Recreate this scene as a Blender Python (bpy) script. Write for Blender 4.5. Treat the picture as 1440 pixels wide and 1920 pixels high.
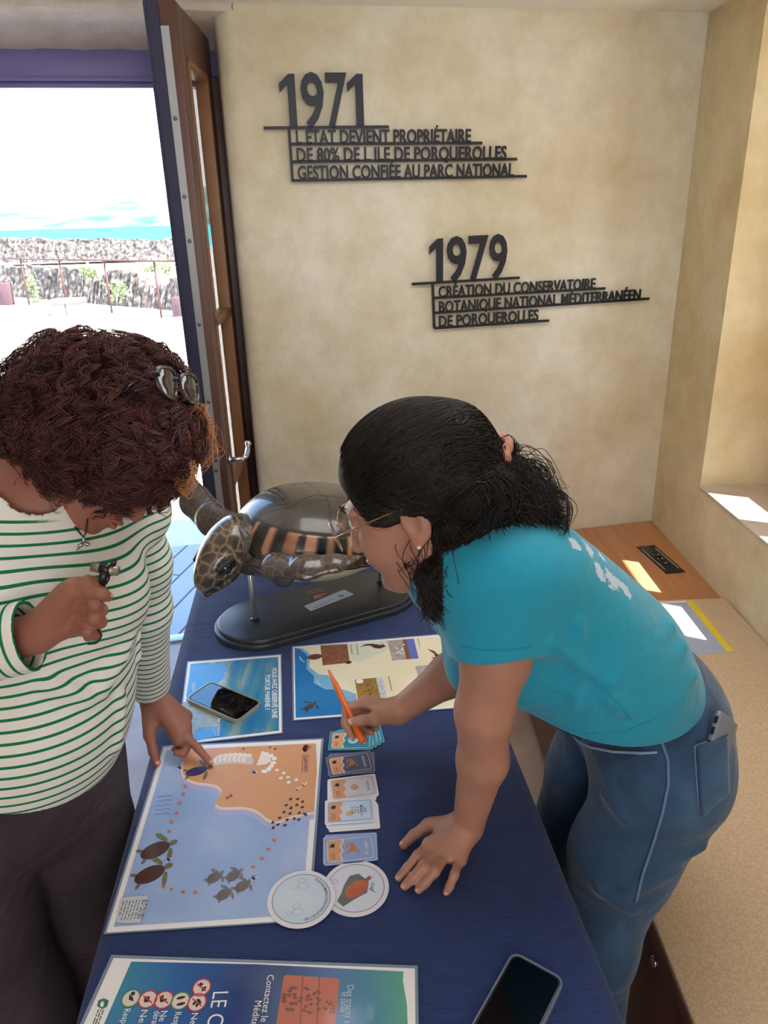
import bpy, bmesh, math, random
import numpy as np
from mathutils import Vector, Matrix, Euler
from mathutils.bvhtree import BVHTree
random.seed(7); RNG = np.random.default_rng(7)
S = bpy.context.scene
for o in list(bpy.data.objects): bpy.data.objects.remove(o)
COL = S.collection
V3 = lambda *a: np.array(a, dtype=float)
nrm = lambda v: np.asarray(v, float) / (np.linalg.norm(v) + 1e-12)

# ------------------------------------------------------------ camera
FPX = 1400.0; PITCH = math.radians(21.8); ROLL = math.radians(-1.7); CAM = V3(0, 0, 1.72)
FW = V3(0, math.cos(PITCH), -math.sin(PITCH)); _r0 = V3(1, 0, 0); _u0 = V3(0, math.sin(PITCH), math.cos(PITCH))
RT = math.cos(ROLL) * _r0 + math.sin(ROLL) * _u0
UP = -math.sin(ROLL) * _r0 + math.cos(ROLL) * _u0
cam = bpy.data.cameras.new('camera'); cam.sensor_fit = 'HORIZONTAL'; cam.sensor_width = 36.0
cam.lens = 36.0 * FPX / 1440.0; cam.clip_start = 0.02; cam.clip_end = 20000
camo = bpy.data.objects.new('camera', cam); COL.objects.link(camo)
camo.matrix_world = Matrix(((RT[0], UP[0], -FW[0], CAM[0]), (RT[1], UP[1], -FW[1], CAM[1]), (RT[2], UP[2], -FW[2], CAM[2]), (0, 0, 0, 1)))
S.camera = camo

# ------------------------------------------------------------ colour management, sky, sun, fill lights
S.view_settings.view_transform = 'Standard'; S.view_settings.look = 'None'
S.view_settings.gamma = 1.0; S.view_settings.use_curve_mapping = False
S.view_settings.exposure = 0.12
S.cycles.use_denoising = True
S.cycles.max_bounces = 8; S.cycles.diffuse_bounces = 5; S.cycles.transparent_max_bounces = 16
S.cycles.sample_clamp_indirect = 6.0
wd = bpy.data.worlds.new('sky'); S.world = wd; wd.use_nodes = True
nt = wd.node_tree; nt.nodes.clear()
out = nt.nodes.new('ShaderNodeOutputWorld'); bg = nt.nodes.new('ShaderNodeBackground')
tc = nt.nodes.new('ShaderNodeTexCoord'); sx = nt.nodes.new('ShaderNodeSeparateXYZ'); rp = nt.nodes.new('ShaderNodeValToRGB')
nt.links.new(tc.outputs['Generated'], sx.inputs[0]); nt.links.new(sx.outputs['Z'], rp.inputs[0])
nt.links.new(rp.outputs[0], bg.inputs['Color']); nt.links.new(bg.outputs[0], out.inputs['Surface'])
e = rp.color_ramp.elements
e[0].position = 0.0; e[0].color = (1.0, 0.98, 1.0, 1)
e[1].position = 1.0; e[1].color = (0.10, 0.27, 0.62, 1)
for p, c in ((0.12, (0.92, 0.97, 1.0, 1)), (0.33, (0.42, 0.66, 1.0, 1)), (0.6, (0.17, 0.42, 0.88, 1))):
    q = e.new(p); q.color = c
bg.inputs['Strength'].default_value = 3.9
SUN_DIR = nrm(V3(-1, 0.5, -1.68))           # the way the sunlight travels
su = bpy.data.lights.new('sun', 'SUN'); su.energy = 32.0; su.angle = math.radians(0.55); su.color = (1.0, 0.95, 0.86)
suo = bpy.data.objects.new('sun', su); COL.objects.link(suo)
suo.rotation_euler = Vector(SUN_DIR).to_track_quat('-Z', 'Y').to_euler(); suo.location = (6, -3, 10)

def area(name, loc, target, sx_, sy_, power, color):
    l = bpy.data.lights.new(name, 'AREA'); l.shape = 'RECTANGLE'; l.size = sx_; l.size_y = sy_; l.energy = power; l.color = color
    o = bpy.data.objects.new(name, l); COL.objects.link(o); o.location = loc
    o.rotation_euler = (Vector(target) - Vector(loc)).to_track_quat('-Z', 'Y').to_euler(); return o
area('fill_behind_camera', (0.35, -2.2, 1.75), (0.35, 2.5, 1.1), 2.2, 1.3, 40, (0.99, 0.98, 1.0))  # added soft fill behind the camera; no window stands there
area('fill_overhead', (0.35, 1.5, 2.28), (0.35, 1.9, 0), 1.2, 1.0, 14, (1.0, 0.98, 0.96))  # added soft fill from above; there is no ceiling fixture

# ------------------------------------------------------------ pixel <-> place helpers (1440 x 1920 frame)
def ray(x, y): return FW + (x - 720) / FPX * RT - (y - 960) / FPX * UP
def Pz(x, y, z=0.75):
    d = ray(x, y); return CAM + d * ((z - CAM[2]) / d[2])
def Pd(x, y, t): return CAM + ray(x, y) * t
def proj(p):
    v = np.asarray(p, float) - CAM; t = v @ FW
    return 720 + FPX * (v @ RT) / t, 960 - FPX * (v @ UP) / t, t
def Ppl(x, y, p0, n):
    d = ray(x, y); return CAM + d * (((p0 - CAM) @ n) / (d @ n))

# ------------------------------------------------------------ materials
def lin(c):
    if isinstance(c, str):
        c = c.lstrip('#'); c = [int(c[i:i + 2], 16) / 255 for i in (0, 2, 4)]
    return tuple(((v / 12.92) if v <= 0.04045 else ((v + 0.055) / 1.055) ** 2.4) for v in c[:3]) + (1.0,)
MATS = {}
def mat(name, col, rough=0.6, metal=0.0, spec=0.5, noise=None, bump=None, coat=0.0, coat_r=0.1, trans=0.0, emis=None, sss=0.0, alpha=1.0, sheen=0.0, aniso=0, ior=None):
    """noise=(scale, other colour, detail, contrast); bump=(scale, strength, distance, detail)"""
    if name in MATS: return MATS[name]
    m = bpy.data.materials.new(name); m.use_nodes = True; MATS[name] = m
    n = m.node_tree; b = n.nodes['Principled BSDF']; L = n.links.new
    b.inputs['Base Color'].default_value = lin(col); b.inputs['Roughness'].default_value = rough
    b.inputs['Metallic'].default_value = metal; b.inputs['Specular IOR Level'].default_value = spec
    b.inputs['Coat Weight'].default_value = coat; b.inputs['Coat Roughness'].default_value = coat_r
    b.inputs['Transmission Weight'].default_value = trans; b.inputs['Alpha'].default_value = alpha
    b.inputs['Sheen Weight'].default_value = sheen
    if ior: b.inputs['IOR'].default_value = ior
    if sss:
        b.inputs['Subsurface Weight'].default_value = sss; b.inputs['Subsurface Radius'].default_value = (0.012, 0.005, 0.003); b.inputs['Subsurface Scale'].default_value = 0.6
    if emis: b.inputs['Emission Color'].default_value = lin(emis[0]); b.inputs['Emission Strength'].default_value = emis[1]
    if noise or bump:
        t = n.nodes.new('ShaderNodeTexCoord')
    if noise:
        x = n.nodes.new('ShaderNodeTexNoise'); x.inputs['Scale'].default_value = noise[0]; x.inputs['Detail'].default_value = noise[2] if len(noise) > 2 else 4
        L(t.outputs['Object'], x.inputs['Vector'])
        r = n.nodes.new('ShaderNodeValToRGB'); k = noise[3] if len(noise) > 3 else 0.2
        r.color_ramp.elements[0].position = 0.5 - k; r.color_ramp.elements[1].position = 0.5 + k
        r.color_ramp.elements[0].color = lin(col); r.color_ramp.elements[1].color = lin(noise[1])
        L(x.outputs['Fac'], r.inputs[0]); L(r.outputs[0], b.inputs['Base Color'])
    if bump:
        x = n.nodes.new('ShaderNodeTexNoise'); x.inputs['Scale'].default_value = bump[0]; x.inputs['Detail'].default_value = bump[3] if len(bump) > 3 else 4
        L(t.outputs['Object'], x.inputs['Vector'])
        q = n.nodes.new('ShaderNodeBump'); q.inputs['Strength'].default_value = bump[1]; q.inputs['Distance'].default_value = bump[2]
        L(x.outputs['Fac'], q.inputs['Height']); L(q.outputs[0], b.inputs['Normal'])
    return m
def nodes(m): return m.node_tree, m.node_tree.nodes['Principled BSDF'], m.node_tree.links.new
def add_node(n, kind, **kw):
    x = n.nodes.new(kind)
    for k, v in kw.items():
        if k in x.inputs.keys(): x.inputs[k].default_value = v
        else: setattr(x, k, v)
    return x
def ramp(n, fac, stops, L, interp='LINEAR'):
    r = n.nodes.new('ShaderNodeValToRGB'); r.color_ramp.interpolation = interp; el = r.color_ramp.elements
    el[0].position, el[0].color = stops[0][0], lin(stops[0][1]); el[1].position, el[1].color = stops[-1][0], lin(stops[-1][1])
    for p, c in stops[1:-1]:
        q = el.new(p); q.color = lin(c)
    L(fac, r.inputs[0]); return r

# ------------------------------------------------------------ mesh helpers
class MB:
    """collects shapes into one mesh"""
    def __init__(s): s.v = []; s.f = []; s.m = []; s.mats = []; s.smooth = []
    def mi(s, m):
        if m not in s.mats: s.mats.append(m)
        return s.mats.index(m)
    def add(s, vs, fs, m, smooth=False):
        k = len(s.v); s.v.extend([tuple(map(float, p)) for p in vs]); i = s.mi(m)
        for f in fs: s.f.append(tuple(int(j) + k for j in f)); s.m.append(i); s.smooth.append(smooth)
        return s
    def bm(s, b, m, smooth=False, M=None):
        b.verts.ensure_lookup_table(); b.verts.index_update()
        vs = [(M @ v.co if M is not None else v.co) for v in b.verts]
        s.add(vs, [[v.index for v in f.verts] for f in b.faces], m, smooth); b.free(); return s
    def box(s, lo, hi, m, M=None, bev=0.0, seg=2):
        b = bmesh.new(); bmesh.ops.create_cube(b, size=1.0)
        lo = np.array(lo, float); hi = np.array(hi, float)
        for v in b.verts: v.co = Vector([(lo[i] + hi[i]) / 2 + v.co[i] * (hi[i] - lo[i]) for i in range(3)])
        if bev > 0: bmesh.ops.bevel(b, geom=list(b.edges), offset=bev, segments=seg, affect='EDGES', profile=0.5)
        return s.bm(b, m, bev > 0, M)
    def prism(s, pts, z0, z1, m, M=None, smooth=False, bev=0.0):
        b = bmesh.new(); vs = [b.verts.new((p[0], p[1], z0)) for p in pts]; f = b.faces.new(vs)
        if f.normal.z > 0: bmesh.ops.reverse_faces(b, faces=[f])
        r = bmesh.ops.extrude_face_region(b, geom=[f]); ex = [g for g in r['geom'] if isinstance(g, bmesh.types.BMVert)]
        for v in ex: v.co.z = z1
        if bev > 0:
            ed = [e_ for e_ in b.edges if all(abs(v.co.z - z1) < 1e-7 for v in e_.verts)]
            bmesh.ops.bevel(b, geom=ed, offset=bev, segments=3, affect='EDGES', profile=0.5)
        bmesh.ops.recalc_face_normals(b, faces=list(b.faces))
        return s.bm(b, m, smooth, M)
    def tube(s, pts, r, m, n=10, cap=True):
        P = np.array(pts, float); k = len(P); r = np.full(k, r) if np.isscalar(r) else np.array(r, float)
        T = np.gradient(P, axis=0); T /= (np.linalg.norm(T, axis=1, keepdims=True) + 1e-12)
        a = V3(0, 0, 1) if abs(T[0][2]) < 0.9 else V3(1, 0, 0)
        N = np.zeros_like(P); N[0] = nrm(np.cross(T[0], a))
        for i in range(1, k):
            q = N[i - 1] - T[i] * (N[i - 1] @ T[i]); N[i] = nrm(q)
        B = np.cross(T, N); vs = []; fs = []
        for i in range(k):
            for j in range(n):
                t = 2 * math.pi * j / n; vs.append(P[i] + r[i] * (math.cos(t) * N[i] + math.sin(t) * B[i]))
        for i in range(k - 1):
            for j in range(n): fs.append((i * n + j, i * n + (j + 1) % n, (i + 1) * n + (j + 1) % n, (i + 1) * n + j))
        if cap: fs.append(tuple(range(n))[::-1]); fs.append(tuple(range((k - 1) * n, k * n)))
        return s.add(vs, fs, m, True)
    def lathe(s, prof, m, M=None, n=32):
        vs = []; fs = []
        for (r, z) in prof:
            for j in range(n):
                t = 2 * math.pi * j / n; p = Vector((r * math.cos(t), r * math.sin(t), z)); vs.append(M @ p if M is not None else p)
        for i in range(len(prof) - 1):
            for j in range(n): fs.append((i * n + j, i * n + (j + 1) % n, (i + 1) * n + (j + 1) % n, (i + 1) * n + j))
        fs.append(tuple(range(n))[::-1]); fs.append(tuple(range((len(prof) - 1) * n, len(prof) * n)))
        return s.add(vs, fs, m, True)
    def ball(s, c, r, m, seg=16, M=None):
        b = bmesh.new(); bmesh.ops.create_uvsphere(b, u_segments=seg, v_segments=max(6, seg // 2), radius=1.0)
        r = V3(r, r, r) if np.isscalar(r) else np.array(r)
        for v in b.verts:
            q = Vector([v.co[i] * r[i] for i in range(3)]); v.co = (M @ q if M is not None else q) + Vector(c)
        return s.bm(b, m, True)
    def build(s, name, parent=None, label=None, sharp=None):
        me = bpy.data.meshes.new(name); me.from_pydata(s.v, [], s.f)
        for m in s.mats: me.materials.append(m)
        me.polygons.foreach_set('material_index', s.m); me.polygons.foreach_set('use_smooth', s.smooth)
        me.update()
        if sharp: me.set_sharp_from_angle(angle=math.radians(sharp))
        return link(name, me, parent, label)
def link(name, me, parent=None, label=None):
    o = bpy.data.objects.new(name, me); COL.objects.link(o)
    if parent is not None:
        o.parent = parent; o.matrix_parent_inverse = parent.matrix_world.inverted() if parent.matrix_world else Matrix()
    if label: o['label'] = label
    return o
def thing(name, label, cat, loc=(0, 0, 0), group=None):
    o = bpy.data.objects.new(name, None); COL.objects.link(o); o.empty_display_size = 0.05
    o.location = loc; o.matrix_world = Matrix.Translation(Vector(loc))
    o['label'] = label; o['category'] = cat
    if group: o['group'] = group
    return o
def tag(o, label, cat, group=None):
    o['label'] = label; o['category'] = cat
    if group: o['group'] = group
    return o
def struct(o, label=None):
    o['kind'] = 'structure'
    if label: o['label'] = label
    return o
def frame_matrix(o, x, y, z): return Matrix(((x[0], y[0], z[0], o[0]), (x[1], y[1], z[1], o[1]), (x[2], y[2], z[2], o[2]), (0, 0, 0, 1)))
def text_mesh(body, size=1.0, extrude=0.0, align='LEFT', sx=1.0, offset=0.0, spacing=1.0):
    c = bpy.data.curves.new('txt', 'FONT'); c.body = body; c.size = size; c.extrude = extrude; c.align_x = align; c.offset = offset; c.space_character = spacing
    c.resolution_u = 3
    o = bpy.data.objects.new('txt', c); COL.objects.link(o)
    dg = bpy.context.evaluated_depsgraph_get(); dg.update()
    me = bpy.data.meshes.new_from_object(o.evaluated_get(dg))
    vs = np.array([v.co[:] for v in me.vertices], float).reshape(-1, 3); fs = [tuple(p.vertices) for p in me.polygons]
    bpy.data.objects.remove(o); bpy.data.curves.remove(c); bpy.data.meshes.remove(me)
    vs[:, 0] *= sx; return vs, fs
def rrect(w, h, r, n=5):
    pts = []
    for cx, cy, a0 in ((w / 2 - r, h / 2 - r, 0), (-w / 2 + r, h / 2 - r, 90), (-w / 2 + r, -h / 2 + r, 180), (w / 2 - r, -h / 2 + r, 270)):
        for i in range(n + 1):
            a = math.radians(a0 + 90 * i / n); pts.append((cx + r * math.cos(a), cy + r * math.sin(a)))
    return pts
# ------------------------------------------------------------ the room
WC = V3(1.163, 2.989, 0); WA = math.radians(11); WW = V3(math.cos(WA), math.sin(WA), 0); WN = V3(-math.sin(WA), math.cos(WA), 0)
WM = frame_matrix(WC, WW, WN, V3(0, 0, 1))                       # wall frame: x along the wall, y out through it, z up
CEIL = 2.325
def plaster(name, a, b, c, bump=0.5):
    m = mat(name, a, rough=0.92, spec=0.15); n, bs, L = nodes(m)
    t = add_node(n, 'ShaderNodeTexCoord'); x = add_node(n, 'ShaderNodeTexNoise', Scale=1.5, Detail=5.0, Roughness=0.6)
    L(t.outputs['Object'], x.inputs['Vector']); r = ramp(n, x.outputs['Fac'], ((0.32, c), (0.5, a), (0.66, b)), L)
    y = add_node(n, 'ShaderNodeTexNoise', Scale=9.0, Detail=6.0, Roughness=0.7); L(t.outputs['Object'], y.inputs['Vector'])
    mx = add_node(n, 'ShaderNodeMixRGB', blend_type='MULTIPLY'); mx.inputs[0].default_value = 0.35
    r2 = ramp(n, y.outputs['Fac'], ((0.35, '#dad4c4'), (0.6, '#ffffff')), L); L(r.outputs[0], mx.inputs[1]); L(r2.outputs[0], mx.inputs[2]); L(mx.outputs[0], bs.inputs['Base Color'])
    z = add_node(n, 'ShaderNodeTexNoise', Scale=60.0, Detail=8.0, Roughness=0.62); L(t.outputs['Object'], z.inputs['Vector'])
    w = add_node(n, 'ShaderNodeTexNoise', Scale=7.0, Detail=3.0); L(t.outputs['Object'], w.inputs['Vector'])
    ad = add_node(n, 'ShaderNodeMath', operation='MULTIPLY_ADD'); ad.inputs[1].default_value = 3.0; L(w.outputs['Fac'], ad.inputs[0]); L(z.outputs['Fac'], ad.inputs[2])
    q = add_node(n, 'ShaderNodeBump', Strength=bump, Distance=0.004); L(ad.outputs[0], q.inputs['Height']); L(q.outputs[0], bs.inputs['Normal'])
    return m
M_WALL = plaster('plaster_ochre', '#dad2be', '#e9e6dc', '#ccbf9f', 0.6)
M_WALLR = plaster('plaster_tan', '#dbcca8', '#e0d5b8', '#cbb488', 0.9)
M_REVEAL = plaster('plaster_white', '#d8cdc4', '#e6e0da', '#b9a898', 1.0)
M_CEIL = mat('ceiling_white', '#f6f4f0', rough=0.9, bump=(30, 0.1, 0.003))
M_FLOOR = mat('floor_tile', '#a58e80', rough=0.35, noise=(6, '#b8a294', 5, 0.2))

XR = 1.16                                                        # right wall plane
DL, DR = -3.15, -1.665                                           # door opening along the back wall
TH = 0.42                                                        # thickness of the back wall
b = MB()
def roundwall():
    # back wall right of the door: its left arris is rounded like old plaster
    pts = [(0.35, 0.0)]; r = 0.055
    for i in range(9):
        a = math.radians(270 - 90 * i / 8); pts.append((DR + r + r * math.cos(a), r + r * math.sin(a)))
    pts += [(DR - 0.01, TH), (0.35, TH)]
    return pts
b.prism(roundwall(), 0, CEIL + 0.1, M_WALL, smooth=False)
o = b.build('wall_back', sharp=35); o.matrix_world = WM; struct(o, 'ochre plaster back wall right of the open door')
b = MB(); b.box((-6, 0, 0), (DL, TH, CEIL + 0.1), M_WALL)
o = b.build('wall_back_left'); o.matrix_world = WM; struct(o)
# lintel with a splayed plaster soffit
b = MB()
sec = [(0, 2.305), (0, 2.43), (TH, 2.43), (TH, 2.235), (0.20, 2.235)]
vs = []; 
xs = np.linspace(DL - 0.01, DR + 0.06, 40)
for x_ in xs:
    for (y_, z_) in sec: vs.append((x_, y_, z_ + (0.0015 * math.sin(x_ * 31) + 0.001 * math.sin(x_ * 73) if y_ <= 0.2 and z_ < 2.4 else 0)))
fs = []
for i in range(len(xs) - 1):
    for j in range(5): fs.append((i * 5 + j, i * 5 + (j + 1) % 5, (i + 1) * 5 + (j + 1) % 5, (i + 1) * 5 + j))
b.add(vs, fs, M_REVEAL); o = b.build('trim_1'); o.matrix_world = WM; struct(o, 'rough white plaster soffit above the door')
# right wall with a deep window recess
WY1, WY0, SILL = 2.56, 1.62, 0.763
WX = 1.42
b = MB()
b.box((XR, WY1, 0), (XR + 0.55, 3.6, 2.43), M_WALLR)
b.box((XR, -2.6, 0), (XR + 0.55, WY0, 2.43), M_WALLR)
b.box((XR, WY0, 0), (XR + 0.55, WY1, SILL - 0.012), M_WALLR)
b.box((XR, WY0, 2.26), (XR + 0.55, WY1, 2.43), M_WALLR)
o = b.build('wall_right'); struct(o, 'rough tan plaster wall with a deep window recess')
b = MB(); b.box((XR - 0.004, WY0, SILL - 0.012), (XR + 0.33, WY1, SILL), mat('sill_stone', '#cfc4b6', rough=0.7, noise=(12, '#bfb2a2', 5, 0.2), bump=(60, 0.2, 0.002)), bev=0.003)
o = b.build('trim_2'); struct(o, 'pale stone window sill')
b = MB(); b.box((-3.2, -2.6, 0), (-3.1, 2.4, 2.43), M_WALL); o = b.build('wall_left'); struct(o)
b = MB(); b.box((-3.2, -2.7, 0), (1.7, -2.6, 2.43), M_WALL); o = b.build('wall_front'); struct(o)
b = MB()
b.prism([(-3.2, -2.7), (1.75, -2.7), (1.75, 3.12), (-3.2, 2.16)], CEIL, 2.43, M_CEIL)
o = b.build('ceiling'); struct(o, 'white ceiling')
b = MB(); 
b.prism([(-4.2, -2.7), (2.10, -2.7), (2.10, 3.35), (1.80, 3.55), (-4.2, 2.38)], 2.43, 3.25, mat('roof', '#b0886c', rough=0.9)); o = b.build('roof'); struct(o)
b = MB()
b.prism([(-3.2, -2.7), (1.7, -2.7), (1.7, 3.4), (-0.3, 2.98), (-3.2, 2.42)], -0.06, 0.0, M_FLOOR)
o = b.build('floor'); struct(o, 'pale tiled floor')
# door threshold
b = MB(); b.box((DL, 0.245, -0.02), (DR, 0.30, 0.012), mat('threshold_metal', '#b9c2c4', rough=0.35, metal=0.6), bev=0.003)
o = b.build('trim_3'); o.matrix_world = WM; struct(o, 'pale metal door threshold')

# ------------------------------------------------------------ door: frame, open leaf
M_MAROON = mat('door_maroon', '#402220', rough=0.45, noise=(8, '#4c2a26', 4, 0.2))
M_BROWN = mat('door_wood', '#4c2f28', rough=0.4, noise=(5, '#5a3a30', 5, 0.25))
M_PURPLE = mat('frame_skylit', '#6a62a0', rough=0.4)  # bluish skylight and glare put into the colour of the door head
M_NAVY = mat('seal_navy', '#232544', rough=0.5)
M_STEEL = mat('steel_strip', '#a9abb0', rough=0.35, metal=0.7)
M_ORANGE = mat('door_wood_light', '#7c5432', rough=0.4, noise=(9, '#6c4829', 4, 0.25))
M_GLASS = mat('clear_glass', '#eef4f4', rough=0.02, trans=1.0, alpha=0.35, spec=0.5)
M_CHROME = mat('chrome', '#d4d6da', rough=0.12, metal=1.0)
fr = bpy.data.objects.new('door_1', None); COL.objects.link(fr); fr.matrix_world = WM; struct(fr, 'dark wooden glazed door standing open with its frame')
def wall_child(bld, name, parent=fr, label=None, sharp=None):
    o = bld.build(name, None, label, sharp); o.parent = parent; return o
b = MB(); b.box((DL, 0.20, 2.150), (DR, 0.29, 2.245), M_PURPLE, bev=0.004); b.box((DL, 0.175, 2.142), (DR, 0.235, 2.155), M_PURPLE, bev=0.002); b.box((DL, 0.19, 2.125), (DR, 0.27, 2.142), M_PURPLE, bev=0.002)
wall_child(b, 'frame_head', label='door head with skylight put into its purple colour')
b = MB(); b.box((DR - 0.055, 0.13, 0), (DR + 0.01, 0.30, 2.15), M_MAROON, bev=0.004); wall_child(b, 'frame_post', label='dark maroon frame post')
# the leaf swings into the room: a plank frame with a long glazed opening
HING = np.array(WM @ Vector((DR - 0.055, 0.155, 0)))
FREE = Pd(378, 640, 2.30); FREE[2] = 0
LV = nrm(FREE - HING); LW = np.linalg.norm(FREE - HING); LN = V3(-LV[1], LV[0], 0)      # LN points to the left (outer) face
if LN[0] > 0: LN = -LN
LM = frame_matrix(HING, LV, np.cross(V3(0, 0, 1), LV), V3(0, 0, 1))
sgn = 1 if np.cross(V3(0, 0, 1), LV) @ LN > 0 else -1
leaf = bpy.data.objects.new('leaf', None); COL.objects.link(leaf); leaf.parent = fr; leaf.matrix_world = LM
def leaf_part(bld, name, label=None, sharp=None):
    o = bld.build(name, None, label, sharp); o.parent = leaf; return o
TL = 0.034
HT = 2.26
b = MB()
b.box((LW - 0.08, -TL, 0.02), (LW, TL, HT), M_BROWN, bev=0.004); b.box((0, -TL, 0.02), (0.10, TL, HT), M_BROWN, bev=0.004)
b.box((0.09, -TL, HT - 0.12), (LW - 0.07, TL, HT), M_BROWN, bev=0.004); b.box((0.09, -TL, 0.02), (LW - 0.07, TL, 0.30), M_BROWN, bev=0.004)
leaf_part(b, 'door_panel')
b = MB()
for x0, x1 in ((0.10, 0.118), (LW - 0.098, LW - 0.08)): b.box((x0, -TL - 0.004, 0.3), (x1, TL + 0.004, HT - 0.12), M_ORANGE, bev=0.003)
for z_ in (0.30, 0.86, 1.40, HT - 0.138): b.box((0.10, -TL - 0.004, z_), (LW - 0.08, TL + 0.004, z_ + 0.018 if z_ < 0.4 or z_ > 2 else z_ + 0.03), M_ORANGE, bev=0.003)
leaf_part(b, 'glazing_bar', 'orange brown glazing bars')
b = MB(); b.box((0.118, -0.004, 0.318), (LW - 0.098, 0.004, HT - 0.138), M_GLASS); leaf_part(b, 'glass')
b = MB(); b.box((LW, sgn * 0.012, 0.02), (LW + 0.006, sgn * 0.040, HT), M_NAVY) if sgn > 0 else b.box((LW, -0.040, 0.02), (LW + 0.006, -0.012, HT), M_NAVY)
b.box((LW - 0.06, min(sgn * TL, sgn * (TL + 0.018)), 0.02), (LW - 0.0, max(sgn * TL, sgn * (TL + 0.018)), HT), M_NAVY, bev=0.003)
leaf_part(b, 'weather_seal', 'dark navy weather seal')
b = MB(); y0, y1 = sorted((sgn * 0.011, -sgn * 0.011)); b.box((LW, y0, 0.05), (LW + 0.003, y1, HT - 0.06), M_STEEL)
for z_ in (0.35, 0.95, 1.18, 1.42, 1.66, 1.78, 1.98):
    M_ = Matrix.Translation((LW + 0.003, 0, z_)) @ Matrix.Rotation(math.pi / 2, 4, 'Y'); b.lathe([(0.006, 0), (0.006, 0.001), (0.003, 0.0015)], mat('screw', '#6c6e74', rough=0.4, metal=0.8), M_, 12)
for z_ in (0.98, 0.72): b.box((LW + 0.002, -0.006, z_), (LW + 0.004, 0.006, z_ + 0.05), mat('latch_dark', '#22242a', rough=0.4))
leaf_part(b, 'lock_strip', 'steel lock strip on the door edge')
b = MB(); hz = 0.97; s_ = -sgn
def hp(x, y, z): return (LW + x, s_ * y, z)
b.tube([hp(-0.05, TL, hz), hp(-0.05, TL + 0.006, hz)], 0.016, M_CHROME, 16); b.tube([hp(-0.05, TL, hz), hp(-0.05, TL + 0.05, hz)], 0.008, M_CHROME, 12)
b.tube([hp(-0.05, TL + 0.045, hz), hp(-0.07, TL + 0.055, hz + 0.004), hp(-0.10, TL + 0.057, hz + 0.014), hp(-0.125, TL + 0.056, hz + 0.028)], [0.007, 0.0075, 0.009, 0.007], M_CHROME, 12)
b.ball(hp(-0.128, TL + 0.056, hz + 0.031), 0.011, M_CHROME)
leaf_part(b, 'door_handle', 'chrome lever handle')

# ------------------------------------------------------------ window
M_WOODW = mat('window_wood', '#a8672f', rough=0.45, noise=(10, '#8f5526', 4, 0.25))
wn = bpy.data.objects.new('window_1', None); COL.objects.link(wn); struct(wn, 'wooden framed window in the recess')
b = MB()
X0, X1 = WX, WX + 0.05
b.box((X0, WY0, SILL), (X1, WY1, 1.015), M_WOODW, bev=0.004); b.box((X0, WY0, 2.17), (X1, WY1, 2.26), M_WOODW, bev=0.004)
edges = [(2.35, WY1), (1.968, 2.085), (WY0, 1.70)]
for y0, y1 in edges: b.box((X0, y0, 1.0), (X1, y1, 2.2), M_WOODW, bev=0.004)
b.box((X0 + 0.01, WY0, 1.37), (X1 - 0.01, WY1, 1.41), M_WOODW, bev=0.003); b.box((X0 + 0.01, WY0, 1.72), (X1 - 0.01, WY1, 1.76), M_WOODW, bev=0.003)
o = b.build('window_frame'); o.parent = wn
# a thin pane that lets the sun straight through
mg = bpy.data.materials.new('window_glass'); mg.use_nodes = True; g = mg.node_tree; g.nodes.clear()
oo = g.nodes.new('ShaderNodeOutputMaterial'); tr = g.nodes.new('ShaderNodeBsdfTransparent'); gl = g.nodes.new('ShaderNodeBsdfGlossy'); mxs = g.nodes.new('ShaderNodeMixShader')
gl.inputs['Roughness'].default_value = 0.02; tr.inputs[0].default_value = (0.95, 0.97, 0.96, 1); mxs.inputs[0].default_value = 0.06
g.links.new(tr.outputs[0], mxs.inputs[1]); g.links.new(gl.outputs[0], mxs.inputs[2]); g.links.new(mxs.outputs[0], oo.inputs[0])
b = MB(); b.box((X0 + 0.022, WY0, 1.0), (X0 + 0.026, WY1, 2.2), mg); o = b.build('pane'); o.parent = wn

# ------------------------------------------------------------ bench built along the right wall
M_BENCH = mat('bench_veneer', '#a9704a', rough=0.35, spec=0.4, coat=0.2, coat_r=0.2)
n, bs, L = nodes(M_BENCH); t = add_node(n, 'ShaderNodeTexCoord'); mp = add_node(n, 'ShaderNodeMapping'); mp.inputs['Scale'].default_value = (26, 1.6, 26)
x = add_node(n, 'ShaderNodeTexNoise', Scale=2.0, Detail=5.0); L(t.outputs['Object'], mp.inputs[0]); L(mp.outputs[0], x.inputs['Vector'])
r = ramp(n, x.outputs['Fac'], ((0.3, '#bd845c'), (0.7, '#a8704a')), L); L(r.outputs[0], bs.inputs['Base Color'])
M_CORK = mat('bench_cork', '#d2bca2', rough=0.55, spec=0.3, noise=(220, '#c2a888', 3, 0.12), bump=(260, 0.15, 0.001))
M_EDGE = mat('bench_edge', '#6e4a38', rough=0.5)
M_FRONT = mat('bench_front', '#6b3d28', rough=0.4, noise=(3, '#5c3222', 4, 0.3))
BX = 0.485
bench = thing('storage_bench', 'low brown wooden bench running along the right wall into the corner', 'bench', (0.8, 2.6, 0))
b = MB(); b.prism([(BX, 2.245), (XR, 2.245), (XR, 2.98), (BX, 2.845)], 0.425, 0.45, M_BENCH); b.build('seat_board', bench)
b = MB(); b.box((BX + 0.012, 2.25, 0.06), (BX + 0.03, 2.84, 0.425), M_BENCH); b.build('front_panel', bench)
b = MB(); b.box((BX + 0.05, 2.25, 0), (BX + 0.07, 2.83, 0.07), M_FRONT); b.build('plinth', bench)
cab = thing('bench_cabinet', 'cork topped low cabinet with a locked dark front at the right', 'cabinet', (0.8, 0.6, 0))
b = MB(); b.box((BX, -0.9, 0.435), (XR - 0.006, 2.243, 0.47), M_CORK, bev=0.003); b.build('top', cab, 'speckled beige top')
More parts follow.
